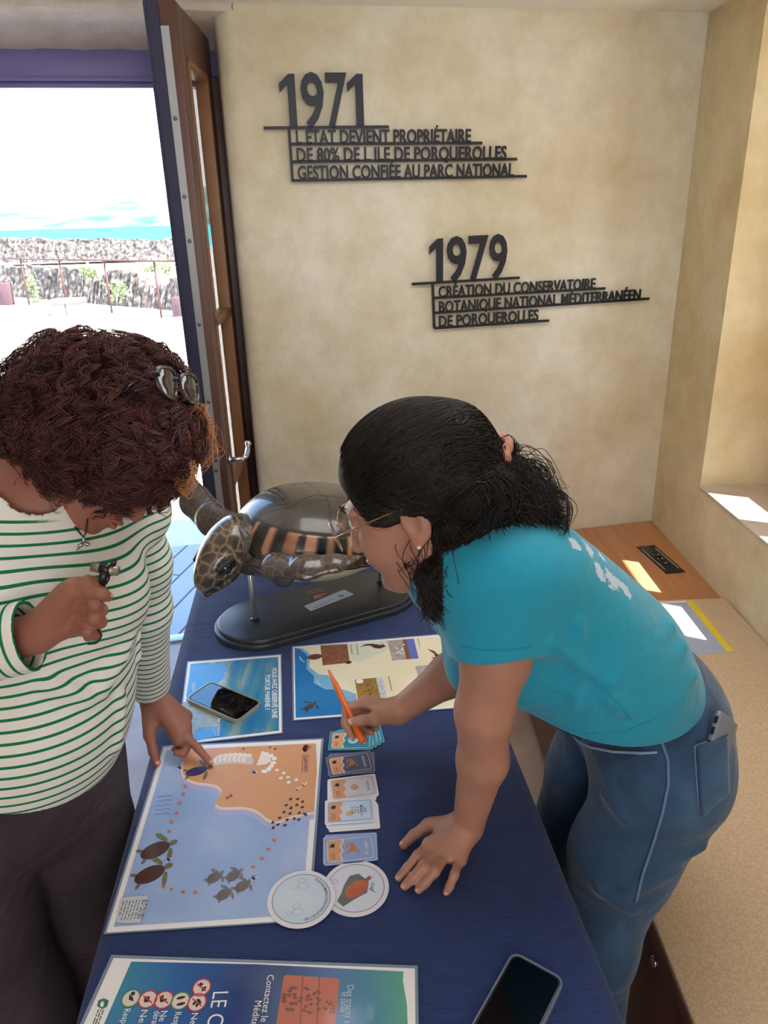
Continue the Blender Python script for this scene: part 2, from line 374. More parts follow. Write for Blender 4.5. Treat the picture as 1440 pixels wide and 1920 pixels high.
b = MB(); b.box((BX - 0.003, -0.9, 0.432), (BX + 0.012, 2.243, 0.462), M_EDGE, bev=0.002); b.build('edge_strip', cab)
b = MB(); b.box((BX + 0.015, -0.9, 0.05), (BX + 0.035, 2.24, 0.433), M_FRONT, bev=0.002); dr = b.build('door', cab, 'dark brown front panel')
b = MB(); kp = Ppl(1228, 1803, V3(BX + 0.015, 0, 0), V3(1, 0, 0)); Mk = Matrix.Translation(kp) @ Matrix.Rotation(-math.pi / 2, 4, 'Y')
b.lathe([(0.011, -0.002), (0.011, 0.004), (0.008, 0.006), (0.003, 0.006)], M_CHROME, Mk, 20); b.build('lock', dr, 'round chrome lock')
b = MB(); b.box((BX + 0.06, -0.9, 0), (BX + 0.08, 2.23, 0.06), M_EDGE); b.build('plinth', cab)
# flip-up socket plate in the bench
so = thing('socket_plate', 'black power socket plate let into the brown bench top', 'power socket', (1.075, 2.6, 0.45))
c0, c1, c2, c3 = [Pz(x_, y_, 0.45) for x_, y_ in ((1203, 1026), (1237, 1023), (1273, 1073), (1239, 1076))]
px_ = nrm(c1 - c0); py_ = nrm(np.cross(V3(0, 0, 1), px_)); ctr = (c0 + c1 + c2 + c3) / 4; ww, hh = np.linalg.norm(c1 - c0), 0.245
SM = frame_matrix(ctr, px_, py_, V3(0, 0, 1))
M_BLK = mat('black_plastic', '#16171a', rough=0.35); M_GRY = mat('grey_mark', '#b8bac0', rough=0.5)
b = MB(); b.box((-ww / 2, -hh / 2, 0), (ww / 2, hh / 2, 0.003), M_BLK, SM, bev=0.001)
for s_ in (-1, 1): b.box((s_ * ww * 0.36 - 0.0015, -hh * 0.38, 0.003), (s_ * ww * 0.36 + 0.0015, hh * 0.38, 0.0035), M_GRY, SM)
b.build('cover_plate', so)
for yy in (0.035, 0.0):
    b = MB(); b.lathe([(0.021, 0.003), (0.021, 0.0045), (0.018, 0.0045), (0.016, 0.0032)], mat('socket_black', '#0c0d0f', rough=0.25), SM @ Matrix.Translation((0, yy, 0)), 24)
    for q in (-1, 1): b.box((q * 0.009 - 0.002, yy - 0.002, 0.003), (q * 0.009 + 0.002, yy + 0.002, 0.0052), M_GRY, SM)
    b.build('socket', so)
b = MB(); b.box((-0.012, -0.055, 0.003), (0.012, -0.032, 0.006), mat('socket_black', '#0c0d0f'), SM, bev=0.001); b.box((-0.008, -0.05, 0.006), (0.004, -0.047, 0.0065), M_GRY, SM); b.build('data_port', so)
# information sheet with a yellow edge lying on the bench
sh = [Pz(x_, y_, 0.471) for x_, y_ in ((1187, 1131), (1299, 1126), (1376, 1222), (1270, 1229))]
b = MB()
def quad(b, pts, z, m): b.add([(p[0], p[1], z) for p in pts], [(3, 2, 1, 0)], m)
M_SHEET = mat('sheet_blue', '#9fb0cc', rough=0.18, coat=0.5); M_YEL = mat('sheet_yellow', '#dfc52a', rough=0.3); M_WHT = mat('paper_white', '#e9e6e2', rough=0.3, coat=0.4)
def lerpq(q, u, v): return (q[0] * (1 - u) + q[1] * u) * (1 - v) + (q[3] * (1 - u) + q[2] * u) * v
def subq(q, u0, v0, u1, v1): return [lerpq(q, u0, v0), lerpq(q, u1, v0), lerpq(q, u1, v1), lerpq(q, u0, v1)]
b.add([(p[0], p[1], 0.4701) for p in sh] + [(p[0], p[1], 0.4712) for p in sh], [(4, 7, 6, 5), (0, 1, 5, 4), (1, 2, 6, 5), (2, 3, 7, 6), (3, 0, 4, 7), (0, 3, 2, 1)], M_SHEET)
quad(b, subq(sh, 0.88, 0, 1, 1), 0.4713, M_YEL); quad(b, subq(sh, 0.0, 0.0, 0.88, 0.03), 0.4713, M_WHT)
quad(b, subq(sh, 0.05, 0.62, 0.86, 0.63), 0.4713, mat('sheet_line', '#7f8fb2', rough=0.4))
o = b.build('laminated_sheet'); tag(o, 'pale blue laminated sheet with a yellow edge lying on the cork topped cabinet', 'sheet of paper')

# ------------------------------------------------------------ lettering on the wall
M_LET = mat('letter_metal', '#23252e', rough=0.45, metal=0.4)
def wl(x_, y_): 
    p = Ppl(x_, y_, WC, WN); return np.array([(p - WC) @ WW, p[2]])
def letters(b, body, p0, p1, cap, off=0.014, thick=0.006, bold=0.0):
    """text standing off the wall from p0 to p1 (baseline ends, wall coordinates), capitals 'cap' high"""
    vs, fs = text_mesh(body, 1.0, 0.0, offset=bold); vs = vs.copy()
    xmin, xmax = vs[:, 0].min(), vs[:, 0].max()
    H, _ = text_mesh('H', 1.0); caph = H[:, 1].max()
    d = np.array(p1) - np.array(p0); W = np.linalg.norm(d); d = d / W; up_ = np.array([-d[1], d[0]])
    X = (vs[:, 0] - xmin) / (xmax - xmin) * W; Y = vs[:, 1] / caph * cap
    P = np.array(p0)[None] + X[:, None] * d + Y[:, None] * up_
    k = len(P); front = np.c_[P[:, 0], np.full(k, -off - thick), P[:, 1]]; back = np.c_[P[:, 0], np.full(k, -off), P[:, 1]]
    from collections import Counter
    ec = Counter(); 
    for f in fs:
        for i in range(len(f)): ec[tuple(sorted((f[i], f[(i + 1) % len(f)])))] += 1
    side = []
    for f in fs:
        for i in range(len(f)):
            a_, b_ = f[i], f[(i + 1) % len(f)]
            if ec[tuple(sorted((a_, b_)))] == 1: side.append((a_, a_ + k, b_ + k, b_))
    b.add(np.r_[front, back], [tuple(f) for f in fs] + [tuple(j + k for j in f[::-1]) for f in fs] + side, M_LET)
def rail(b, p0, p1, h=0.009, off=0.014, thick=0.006):
    p0, p1 = np.array(p0), np.array(p1); d = nrm(p1 - p0); u = np.array([-d[1], d[0]]) * h / 2
    q = [p0 - u, p1 - u, p1 + u, p0 + u]
    vs = [(p[0], -off - thick, p[1]) for p in q] + [(p[0], -off, p[1]) for p in q]
    b.add(vs, [(0, 1, 2, 3), (7, 6, 5, 4), (0, 4, 5, 1), (1, 5, 6, 2), (2, 6, 7, 3), (3, 7, 4, 0)], M_LET)
    for t_ in (0.08, 0.92):
        c_ = p0 + (p1 - p0) * t_; b.tube([(c_[0], -off, c_[1]), (c_[0], 0.002, c_[1])], 0.003, M_LET, 8)
def sign(label, year, yp, ycap, toprail, post, lines):
    t = thing('wall_lettering', label, 'wall sign'); t.matrix_world = WM
    b = MB()
    for ch, (xa, xb) in zip(year, yp[2]):
        ya, yb = (np.interp(q_, [yp[0][0], yp[1][0]], [yp[0][1], yp[1][1]]) for q_ in (xa, xb)); pa_, pb_ = wl(xa, ya), wl(xb, yb)
        if ch == '1':                                           # a bold one with a slanting flag
            d_ = pb_ - pa_; uu = np.array([0, 1.0]); Q = [pa_ + d_ * x_ + uu * y_ * ycap for x_, y_ in ((0.52, 0), (1, 0), (1, 1), (0.62, 1), (0, 0.83), (0, 0.66), (0.52, 0.81))]; k = len(Q)
            vs = [(q_[0], -0.020, q_[1]) for q_ in Q] + [(q_[0], -0.014, q_[1]) for q_ in Q]
            b.add(vs, [(6, 0, 1, 2, 3), (6, 3, 4, 5), (k + 3, k + 2, k + 1, k + 0, k + 6), (k + 5, k + 4, k + 3, k + 6)] + [(i, k + i, k + (i + 1) % k, (i + 1) % k) for i in range(k)], M_LET)
        else: letters(b, ch, pa_, pb_, ycap, bold=0.016)
    o = b.build('year_number'); o.parent = t
    b = MB(); rail(b, wl(*toprail[0]), wl(*toprail[1])); rail(b, wl(*post[0]), wl(*post[1]))
    for body, p0, p1, r0_, r1_, cap in lines: rail(b, wl(*r0_), wl(*r1_))
    o = b.build('rail'); o.parent = t
    for body, p0, p1, r0_, r1_, cap in lines:
        b = MB(); letters(b, body, wl(*p0), wl(*p1), cap, bold=0.02); o = b.build('text_line'); o.parent = t
    return t
sign('upper black wall lettering about the state becoming owner, headed 1971', '1971', ((528, 240), (684, 238), ((528, 557), (567, 609), (613, 652), (652, 681))), 0.150, ((494, 241), (727, 239)), ((541, 241), (548, 341)),
     [("L ÉTAT DEVIENT PROPRIÉTAIRE", (555, 271), (880, 268), (544, 271), (901, 269), 0.040),
      ("DE 80% DE L ILE DE PORQUEROLLES", (556, 304), (946, 299), (546, 304), (966, 299), 0.040),
      ("GESTION CONFIÉE AU PARC NATIONAL", (558, 337), (960, 331), (547, 339), (984, 331), 0.040)])
sign('lower black wall lettering about the botanical conservatory, headed 1979', '1979', ((803, 530), (947, 521), ((803, 828), (836, 872), (876, 912), (914, 947))), 0.148, ((770, 532), (971, 520)), ((809, 530), (812, 614)),
     [("CRÉATION DU CONSERVATOIRE", (820, 557), (1112, 541), (810, 558), (1131, 540), 0.038),
      ("BOTANIQUE NATIONAL MÉDITERRANÉEN", (821, 585), (1196, 561), (811, 586), (1213, 559), 0.038),
      ("DE PORQUEROLLES", (821, 612), (1006, 599), (812, 614), (1026, 600), 0.038)])

# ------------------------------------------------------------ outside
M_DECK = mat('deck_board', '#a3a7ae', rough=0.6)
n, bs, L = nodes(M_DECK); t = add_node(n, 'ShaderNodeTexCoord'); mp = add_node(n, 'ShaderNodeMapping'); mp.inputs['Rotation'].default_value = (0, 0, math.radians(-66))
wv = add_node(n, 'ShaderNodeTexBrick', Scale=1.0); wv.offset = 0.37
for k, v in (('Color1', lin('#a9adb4')), ('Color2', lin('#999da6')), ('Mortar', lin('#3c4048')), ('Mortar Size', 0.006), ('Brick Width', 2.4), ('Row Height', 0.135)): wv.inputs[k].default_value = v
L(t.outputs['Object'], mp.inputs[0]); L(mp.outputs[0], wv.inputs['Vector']); L(wv.outputs['Color'], bs.inputs['Base Color'])
b = MB(); b.box((-6, 0.30, -0.10), (1.2, 1.32, -0.003), M_DECK); o = b.build('path'); o.matrix_world = WM; struct(o, 'grey deck boards outside the door')
M_GRAVEL = mat('gravel_pale', '#d9d2c6', rough=0.95, noise=(4, '#cfc6b6', 6, 0.2), bump=(40, 0.3, 0.01))
b = MB(); b.prism([(-60, -6), (-3.3, 0.5), (-3.2, 2.8), (1.0, 3.6), (1.8, 3.4), (1.8, -30), (60, -30), (60, 60), (-60, 60)], -0.30, -0.008, M_GRAVEL); o = b.build('ground'); struct(o, 'pale gravel yard in full sun')
M_STONE = mat('rubble_stone', '#97908c', rough=0.9)
n, bs, L = nodes(M_STONE); t = add_node(n, 'ShaderNodeTexCoord'); vo = add_node(n, 'ShaderNodeTexVoronoi', Scale=4.2); vo.feature = 'F1'
L(t.outputs['Object'], vo.inputs['Vector']); ns = add_node(n, 'ShaderNodeTexNoise', Scale=9.0, Detail=5.0); L(t.outputs['Object'], ns.inputs['Vector'])
r = ramp(n, ns.outputs['Fac'], ((0.3, '#2c2828'), (0.5, '#524b48'), (0.72, '#8f877e')), L); L(r.outputs[0], bs.inputs['Base Color'])
q = add_node(n, 'ShaderNodeBump', Strength=1.0, Distance=0.12); L(vo.outputs['Distance'], q.inputs['Height']); q.invert = True; L(q.outputs[0], bs.inputs['Normal'])
def wall_strip(name, top, base_d, thick, zb, mat_, label, wob=0.05, bottom=None):
    """a rough stone wall standing along the given plan line; top = list of (x, y, z)"""
    T = np.array(top, float); m_ = len(T); n_ = 120; u = np.linspace(0, m_ - 1, n_)
    P = np.c_[[np.interp(u, range(m_), T[:, k]) for k in range(3)]].T
    P[:, 2] += wob * (np.sin(u * 9.1) * 0.5 + np.sin(u * 23.7 + 1) * 0.35 + RNG.normal(0, 0.35, n_))
    d = nrm(T[-1] - T[0]); nn = V3(-d[1], d[0], 0)
    vs = []; fs = []
    for i in range(n_):
        for s_, z_ in ((0, zb), (0.3, P[i][2] * 0.6 + zb * 0.4), (0.5, P[i][2]), (1, P[i][2]), (1.2, zb)):
            jit = RNG.normal(0, wob * 0.6) if s_ in (0.3, 0.5) else 0
            p = P[i] + nn * (thick * s_ + jit); vs.append((p[0], p[1], z_))
    for i in range(n_ - 1):
        for j in range(4): fs.append((i * 5 + j, (i + 1) * 5 + j, (i + 1) * 5 + j + 1, i * 5 + j + 1))
    b = MB(); b.add(vs, fs, mat_, False); o = b.build(name); struct(o, label); return o
# near moat wall behind the railing, far parapet, sea and hills
G = lambda x_, y_, z_=0.0: Pz(x_, y_, z_)
A, B_ = V3(-10.4, 19.6, 0), V3(-2.3, 13.0, 0)
zt = lambda p, row: CAM[2] + 0.0 * p[2] + (lambda d: d[2] / math.hypot(d[0], d[1]))(ray(proj(V3(p[0], p[1], 1.0))[0], row)) * math.hypot(p[0], p[1])
top = []
for f_, row in ((0, 500), (0.25, 503), (0.42, 505), (0.5, 520), (0.55, 508), (0.62, 512), (0.68, 545), (0.75, 528), (1, 530)):
    p = A + (B_ - A) * f_ + V3(0, 1.1, 0); top.append((p[0], p[1], zt(p, row)))
wall_strip('wall_moat', top, 0, 0.5, -0.2, M_STONE, 'rough stone wall behind the railing', 0.05)
A2, B2 = V3(-26, 34, 0), V3(0, 28, 0)
b = MB(); b.add([(-30, 37, -0.02), (8, 13.0, -0.02), (8, 27, 0.55), (-30, 42, 0.55)], [(0, 1, 2, 3)], M_GRAVEL); o = b.build('terrain'); struct(o)
top = [(p[0], p[1], zt(p, 449)) for p in (A2 + (B2 - A2) * f_ for f_ in np.linspace(0, 1, 6))]
wall_strip('wall_parapet', top, 0, 0.8, 0.3, M_STONE, 'stone parapet in front of the sea', 0.06)
M_SEA = mat('sea_water', '#35c3c8', rough=0.75, noise=(0.01, '#2cb6c4', 3, 0.3), spec=0.1)
b = MB(); b.add([(-6000, 60, -9), (3000, 60, -9), (3000, 2600, -9), (-6000, 2600, -9)], [(0, 1, 2, 3)], M_SEA); o = b.build('sea'); struct(o, 'turquoise sea')
M_HILL = mat('hill_green', '#2c5450', rough=1.0, noise=(0.012, '#6f9088', 6, 0.15))
vs = []; fs = []; xs = np.linspace(-3500, 1500, 90)
for i, x_ in enumerate(xs):
    yb = 1500; h = 42 + 20 * math.sin(x_ * 0.0021 + 0.6) + 9 * math.sin(x_ * 0.011) + RNG.normal(0, 2) + 25 * max(0, min(1, (x_ + 900) / 900))
    for k, (dy, z_) in enumerate(((0, -10), (60, 6), (300, h), (700, -10))): vs.append((x_, yb + dy, z_))
for i in range(len(xs) - 1):
    for k in range(3): fs.append((i * 4 + k, (i + 1) * 4 + k, (i + 1) * 4 + k + 1, i * 4 + k + 1))
b = MB(); b.add(vs, fs, M_HILL, True); o = b.build('hills'); struct(o, 'wooded hills across the water')
# railing
M_RUST = mat('railing_rust', '#4a2c28', rough=0.7)
rl = thing('railing', 'thin rust coloured metal railing in front of the stone wall outside', 'railing', tuple((A + B_) / 2))
RA, RB = A + V3(0, 0.1, 0), B_ + V3(0, 0.1, 0)
b = MB(); ends = [V3(RA[0], RA[1], zt(RA, 484)), V3(RB[0], RB[1], zt(RB, 492))]
b.tube(ends, 0.015, M_RUST, 8); b.build('top_rail', rl)
for foot, top_ in (((55, 572), (34, 485)), ((125, 568), (108, 487)), ((210, 586), (193, 488)), ((303, 597), (285, 489)), ((-40, 565), (-50, 484))):
    # a post stands where its foot is on the railing line
    d = ray(*foot); nn = nrm(V3(-(RB - RA)[1], (RB - RA)[0], 0)); p = Ppl(foot[0], foot[1], RA, nn)
    b = MB(); zt_ = np.interp((p - RA) @ nrm(RB - RA), [0, np.linalg.norm(RB - RA)], [ends[0][2], ends[1][2]])
    b.tube([(p[0], p[1], -0.1), (p[0], p[1], zt_)], 0.022, M_RUST, 8); b.build('post', rl)
M_BOLL = mat('bollard_wood', '#4e3840', rough=0.8)
for (cx, y0, y1, w_, lab) in ((12, 572, 531, 0.34, 'short brown wooden bollard near the left end of the railing'), (338, 598, 552, 0.24, 'short brown wooden bollard beside the open door edge, near the railing')):
    p = Pz(cx, y1 + 40, 0.0); zt_ = zt(p, y0 - 41 + 0); b = MB()
    b.box((p[0] - w_ / 2, p[1] - 0.1, -0.015), (p[0] + w_ / 2, p[1] + 0.1, zt_ - 0.0), M_BOLL, bev=0.02)
    b.box((p[0] - w_ * 0.18, p[1] - 0.104, 0.05), (p[0] - w_ * 0.02, p[1] - 0.09, zt_ * 0.55), mat('bollard_slot', '#3a2c36'))
    o = b.build('bollard'); tag(o, lab, 'bollard')
bx = thing('stone_block', 'small white concrete bench block standing in the sunny yard', 'bench', tuple(Pz(125, 591, 0)))
p0, p1 = Pz(95, 592, 0), Pz(153, 590, 0); d = nrm(p1 - p0); nn = V3(-d[1], d[0], 0); W_ = np.linalg.norm(p1 - p0)
BM_ = frame_matrix(p0, d, nn, V3(0, 0, 1)); M_CONC = mat('concrete_white', '#86837f', rough=0.9)
b = MB(); b.box((0, 0, 0.22), (W_, 0.45, 0.30), M_CONC, BM_, bev=0.01); b.build('slab', bx)
for x0 in (0.02, W_ - 0.30): 
    b = MB(); b.box((x0, 0.03, -0.015), (x0 + 0.28, 0.42, 0.22), M_CONC, BM_, bev=0.01); b.build('support', bx)
# tufts growing on the moat wall
M_LEAF = mat('leaf_green', '#7f9068', rough=0.8, noise=(8, '#94a274', 3, 0.2))
for (cx, cy, w_, h_, lab) in ((62, 545, 0.14, 0.6, 'narrow green creeper hanging down the stone wall'), (168, 510, 0.2, 0.14, 'small green shrub on the stone wall by the railing'), (300, 503, 0.4, 0.16, 'pale green shrub growing behind the railing near the door'), (222, 545, 0.2, 0.2, 'green tuft low on the broken stone wall')):
    nn = nrm(V3(-(B_ - A)[1], (B_ - A)[0], 0)); p = Ppl(cx, cy, A + V3(0, 0.55, 0), nn); b = MB()
    for i in range(150):
        q = p + V3(RNG.normal(0, w_ * 0.45), RNG.normal(0, 0.04), RNG.normal(0, h_ * 0.4)); a_ = RNG.normal(0, 1, 3) * 0.028; c_ = RNG.normal(0, 1, 3) * 0.028
        b.add([q - a_, q + c_, q + a_, q - c_], [(0, 1, 2, 3)], M_LEAF)
    o = b.build('shrub'); tag(o, lab, 'plant')
# ------------------------------------------------------------ table under a navy cloth
TZ = 0.75
TA = math.radians(5.4); TX = V3(math.cos(TA), math.sin(TA), 0); TY = V3(-math.sin(TA), math.cos(TA), 0)
TO = V3(-0.4065, 0.52, 0)                                         # near left corner
TWID, TLEN = 0.70, 1.46
TM = frame_matrix(TO, TX, TY, V3(0, 0, 1))
M_CLOTH = mat('cloth_navy', '#182e66', rough=0.72, spec=0.25, sheen=0.25)
n, bs, L = nodes(M_CLOTH); t = add_node(n, 'ShaderNodeTexCoord'); mp = add_node(n, 'ShaderNodeMapping'); mp.inputs['Scale'].default_value = (1.0, 16, 16)
x = add_node(n, 'ShaderNodeTexNoise', Scale=22.0, Detail=5.0, Roughness=0.65); L(t.outputs['Object'], mp.inputs[0]); L(mp.outputs[0], x.inputs['Vector'])
r = ramp(n, x.outputs['Fac'], ((0.25, '#13254f'), (0.5, '#182e62'), (0.8, '#213c78')), L); L(r.outputs[0], bs.inputs['Base Color'])
q = add_node(n, 'ShaderNodeBump', Strength=0.35, Distance=0.0012); L(x.outputs['Fac'], q.inputs['Height'])
w_ = add_node(n, 'ShaderNodeTexNoise', Scale=7.0, Detail=3.0); w_.inputs['Distortion'].default_value = 0.6
mp2 = add_node(n, 'ShaderNodeMapping'); mp2.inputs['Scale'].default_value = (0.7, 1.8, 1); mp2.inputs['Rotation'].default_value = (0, 0, 0.5); L(t.outputs['Object'], mp2.inputs[0]); L(mp2.outputs[0], w_.inputs['Vector'])
q2 = add_node(n, 'ShaderNodeBump', Strength=0.5, Distance=0.008); L(w_.outputs['Fac'], q2.inputs['Height']); L(q.outputs[0], q2.inputs['Normal']); L(q2.outputs[0], bs.inputs['Normal'])
tb = thing('folding_table', 'long rectangular table hidden under the navy cloth', 'table', tuple(TO + TX * 0.35 + TY * 0.7))
M_TT = mat('table_grey', '#b8b6b0', rough=0.6)
b = MB(); b.box((0.012, 0.012, 0.715), (TWID - 0.012, TLEN - 0.012, 0.742), M_TT, TM, bev=0.004); b.build('tabletop', tb)
for x_ in (0.06, TWID - 0.06):
    for y_ in (0.08, TLEN - 0.08):
        b = MB(); b.tube([tuple(TM @ Vector((x_, y_, 0.0))), tuple(TM @ Vector((x_, y_, 0.716)))], 0.016, M_STEEL, 12); b.build('leg', tb)
# the cloth: a flat top and a short drop on every side with soft folds
def cloth():
    drop = 0.30; nx_, ny_ = 44, 88; vs = []; fs = []
    def pt(u, v):
        # u, v in [-drop, W + drop] : points beyond the edge hang down
        x_ = min(max(u, 0), TWID); y_ = min(max(v, 0), TLEN); du = u - x_; dv = v - y_; h = abs(du) + abs(dv)
        z_ = TZ - h - 0.0006 + 0.0006
        s_ = 0.018 * h / drop * (math.sin(v * 17) if du else math.sin(u * 15 + 1)) + 0.02 * h
        r_ = min(h, 0.012)
        x2 = x_ + (np.sign(du) * (0.004 * (1 - math.exp(-h * 200)) + s_) if du else 0); y2 = y_ + (np.sign(dv) * (0.004 * (1 - math.exp(-h * 200)) + s_) if dv else 0)
        return (x2, y2, z_)
    us = np.r_[np.linspace(-drop, -0.003, 10), np.linspace(0, TWID, 30), np.linspace(TWID + 0.003, TWID + drop, 10)]
    vv = np.r_[np.linspace(-drop, -0.003, 10), np.linspace(0, TLEN, 60), np.linspace(TLEN + 0.003, TLEN + drop, 10)]
    for u in us:
        for v in vv: vs.append(TM @ Vector(pt(u, v)))
    k = len(vv)
    for i in range(len(us) - 1):
        for j in range(k - 1):
            cu = (us[i] + us[i + 1]) / 2; cv = (vv[j] + vv[j + 1]) / 2
            if (cu < 0 or cu > TWID) and (cv < 0 or cv > TLEN): continue
            fs.append((i * k + j, (i + 1) * k + j, (i + 1) * k + j + 1, i * k + j + 1))
    b = MB(); b.add(vs, fs, M_CLOTH, True); return b
o = cloth().build('tablecloth'); tag(o, 'navy blue tablecloth covering the long table', 'tablecloth')
sm = o.modifiers.new('thickness', 'SOLIDIFY'); sm.thickness = 0.0012; sm.offset = -1

# ------------------------------------------------------------ printed sheets
class Print(MB):
    """a flat printed sheet: shapes are given where they lie on it and stacked as thin ink layers"""
    def __init__(s, z, org=(0, 0), sc=1.0):
        super().__init__(); s.z = z; s.org = org; s.sc = sc; s.lay = 0
    def px(s, p): return Pz(s.org[0] + p[0] / s.sc, s.org[1] + p[1] / s.sc, s.z)
    def sheet(s, pts, m, thick=0.0006, world=False):
        P = [np.array(p, float) if world else s.px(p) for p in pts]; k = len(P)
        if sum((P[i][0] * P[(i + 1) % k][1] - P[(i + 1) % k][0] * P[i][1]) for i in range(k)) < 0: P = P[::-1]
        vs = [(p[0], p[1], s.z - thick) for p in P] + [(p[0], p[1], s.z) for p in P]
        fs = [tuple(range(k))[::-1], tuple(range(k, 2 * k))] + [(i, (i + 1) % k, k + (i + 1) % k, k + i) for i in range(k)]
        s.add(vs, fs, m); return s
    def up(s, dz=0.00008): s.lay += dz; return s
    def wpoly(s, P, m):
        k = len(P)
        if sum((P[i][0] * P[(i + 1) % k][1] - P[(i + 1) % k][0] * P[i][1]) for i in range(k)) < 0: P = P[::-1]
        b = bmesh.new(); vs = [b.verts.new((p[0], p[1], s.z + s.lay)) for p in P]; b.faces.new(vs).normal_update(); bmesh.ops.triangulate(b, faces=list(b.faces), ngon_method='EAR_CLIP')
        s.bm(b, m); s.lay += 2.5e-6
    def poly(s, pts, m, smooth=0):
        P = [s.px(p) for p in pts]
        for _ in range(smooth):
            Q = []
            for i in range(len(P)):
                a, c = P[i], P[(i + 1) % len(P)]; Q += [a * 0.75 + c * 0.25, a * 0.25 + c * 0.75]
            P = Q
        s.wpoly(P, m)
    def disc(s, c, r, m, n=28, ell=1.0, ang=0.0):
        p = s.px(c); s.wpoly([p + V3(*(np.array([[math.cos(ang), -math.sin(ang)], [math.sin(ang), math.cos(ang)]]) @ np.array([r * math.cos(t), r * ell * math.sin(t)])), 0) for t in np.linspace(0, 2 * math.pi, n, endpoint=False)], m)
    def ring(s, c, r, w, m, n=40, ell=1.0, world=None):
        p = world if world is not None else s.px(c); vs = []; fs = []
        for i in range(n):
            t = 2 * math.pi * i / n
            for q in (r, r - w): vs.append((p[0] + q * math.cos(t), p[1] + q * ell * math.sin(t), s.z + s.lay))
        for i in range(n): j = (i + 1) % n; fs.append((2 * i, 2 * j, 2 * j + 1, 2 * i + 1))
        s.add(vs, fs, m)
    def line(s, pts, w, m, closed=False):
        P = [s.px(p) for p in pts]; 
        if closed: P.append(P[0])
        for a, c in zip(P[:-1], P[1:]):
            d = nrm(c - a); q = V3(-d[1], d[0], 0) * w / 2; s.wpoly([a - q, c - q, c + q, a + q], m)
    def text(s, body, start, end, cap, m, fit=True, bold=0.0, flip=1):
        """baseline runs from start to end (points on the sheet); letters rise to the left of it unless flip"""
        a, c = s.px(start), s.px(end); d = nrm(c - a); u = V3(-d[1], d[0], 0) * flip
        vs, fs = text_mesh(body, 1.0, offset=bold); H, _ = text_mesh('H', 1.0); k = cap / H[:, 1].max()
        x_ = vs[:, 0] - vs[:, 0].min(); x_ = x_ / x_.max() * np.linalg.norm(c - a) if fit else x_ * k
        P = a + x_[:, None] * d + (vs[:, 1] * k)[:, None] * u; P[:, 2] = s.z + s.lay
        s.add(P, fs, m)
    def scribble(s, a, c, rows, m, w=0.0012, gap=0.003, step=0.004, seed=1):
        """small print too fine to read: short dashes"""
        A, C_ = s.px(a), s.px(c); d = nrm(C_ - A); u = V3(d[1], -d[0], 0); Ln = np.linalg.norm(C_ - A); rg = np.random.default_rng(seed)
        for r_ in range(rows):
            x_ = 0
            while x_ < Ln * (1 if r_ < rows - 1 else 0.6):
                l = rg.uniform(0.4, 1.6) * step; p = A + d * x_ + u * gap * r_; e_ = min(l, Ln - x_); q = u * w / 2
                s.wpoly([p - q, p + d * e_ - q, p + d * e_ + q, p + q], m); x_ += l + step * 0.35
    def turtle(s, c, L_, ang, m_shell, m_skin, W=0.72):
        """a swimming turtle seen from above, heading along ang"""
        p = s.px(c); R_ = np.array([[math.cos(ang), -math.sin(ang)], [math.sin(ang), math.cos(ang)]])
        def el(cx, cy, rx, ry, a, m, n=16):
            Ra = np.array([[math.cos(a), -math.sin(a)], [math.sin(a), math.cos(a)]])
            s.wpoly([p + V3(*(R_ @ (np.array([cx, cy]) * L_ + Ra @ np.array([rx * L_ * math.cos(t), ry * L_ * math.sin(t)]))), 0) for t in np.linspace(0, 2 * math.pi, n, endpoint=False)], m)
        el(0.62, 0, 0.16, 0.11, 0, m_skin); el(0.36, 0.46, 0.30, 0.085, 2.0, m_skin); el(0.36, -0.46, 0.30, 0.085, -2.0, m_skin)
        el(-0.46, 0.25, 0.15, 0.06, 2.4, m_skin); el(-0.46, -0.25, 0.15, 0.06, -2.4, m_skin)
        s.up(0.00004); el(0, 0, 0.5, 0.5 * W, 0, m_shell, 22); s.lay -= 0.00004
GL = dict(rough=0.3, spec=0.4, coat=0.45, coat_r=0.06)
def ink(name, col, other=None, sc=12, k=0.25): return mat('ink_' + name, col, noise=(sc, other, 4, k) if other else None, **GL)
I_W = ink('white', '#f3f1f2'); I_SEA = ink('sea', '#8fadde', '#b4c6ec', 7, 0.2); I_LAV = ink('lavender', '#b4b4e0'); I_FOAM = ink('foam', '#ecd8cc'); I_SAND = ink('sand', '#dea880', '#d69c74', 7, 0.3)
I_DK = ink('dark', '#2c2426'); I_BRN = ink('brown', '#4a2e28', '#5a3a30', 60); I_SKIN = ink('skin', '#8a8560', '#5a5a3a', 150); I_GRT = ink('grey_turtle', '#6c6260'); I_GSK = ink('grey_skin', '#8a8478', '#6a6660', 150)
I_NAVY = ink('navy', '#2a3a80'); I_OR = ink('orange', '#d8714a'); I_RED = ink('red', '#c23440'); I_GREY = ink('grey', '#ccd0da'); I_TXT = ink('text', '#3c3c48'); I_PURP = ink('purple', '#39305a', '#4a4078', 50)
I_WFOAM = ink('white_sand', '#f2e6de'); I_CLEAR = mat('laminate_edge', '#9fb0c8', rough=0.12, coat=0.6, alpha=0.55)
def wobbly(p0, p1, k, amp, rg):
    return None
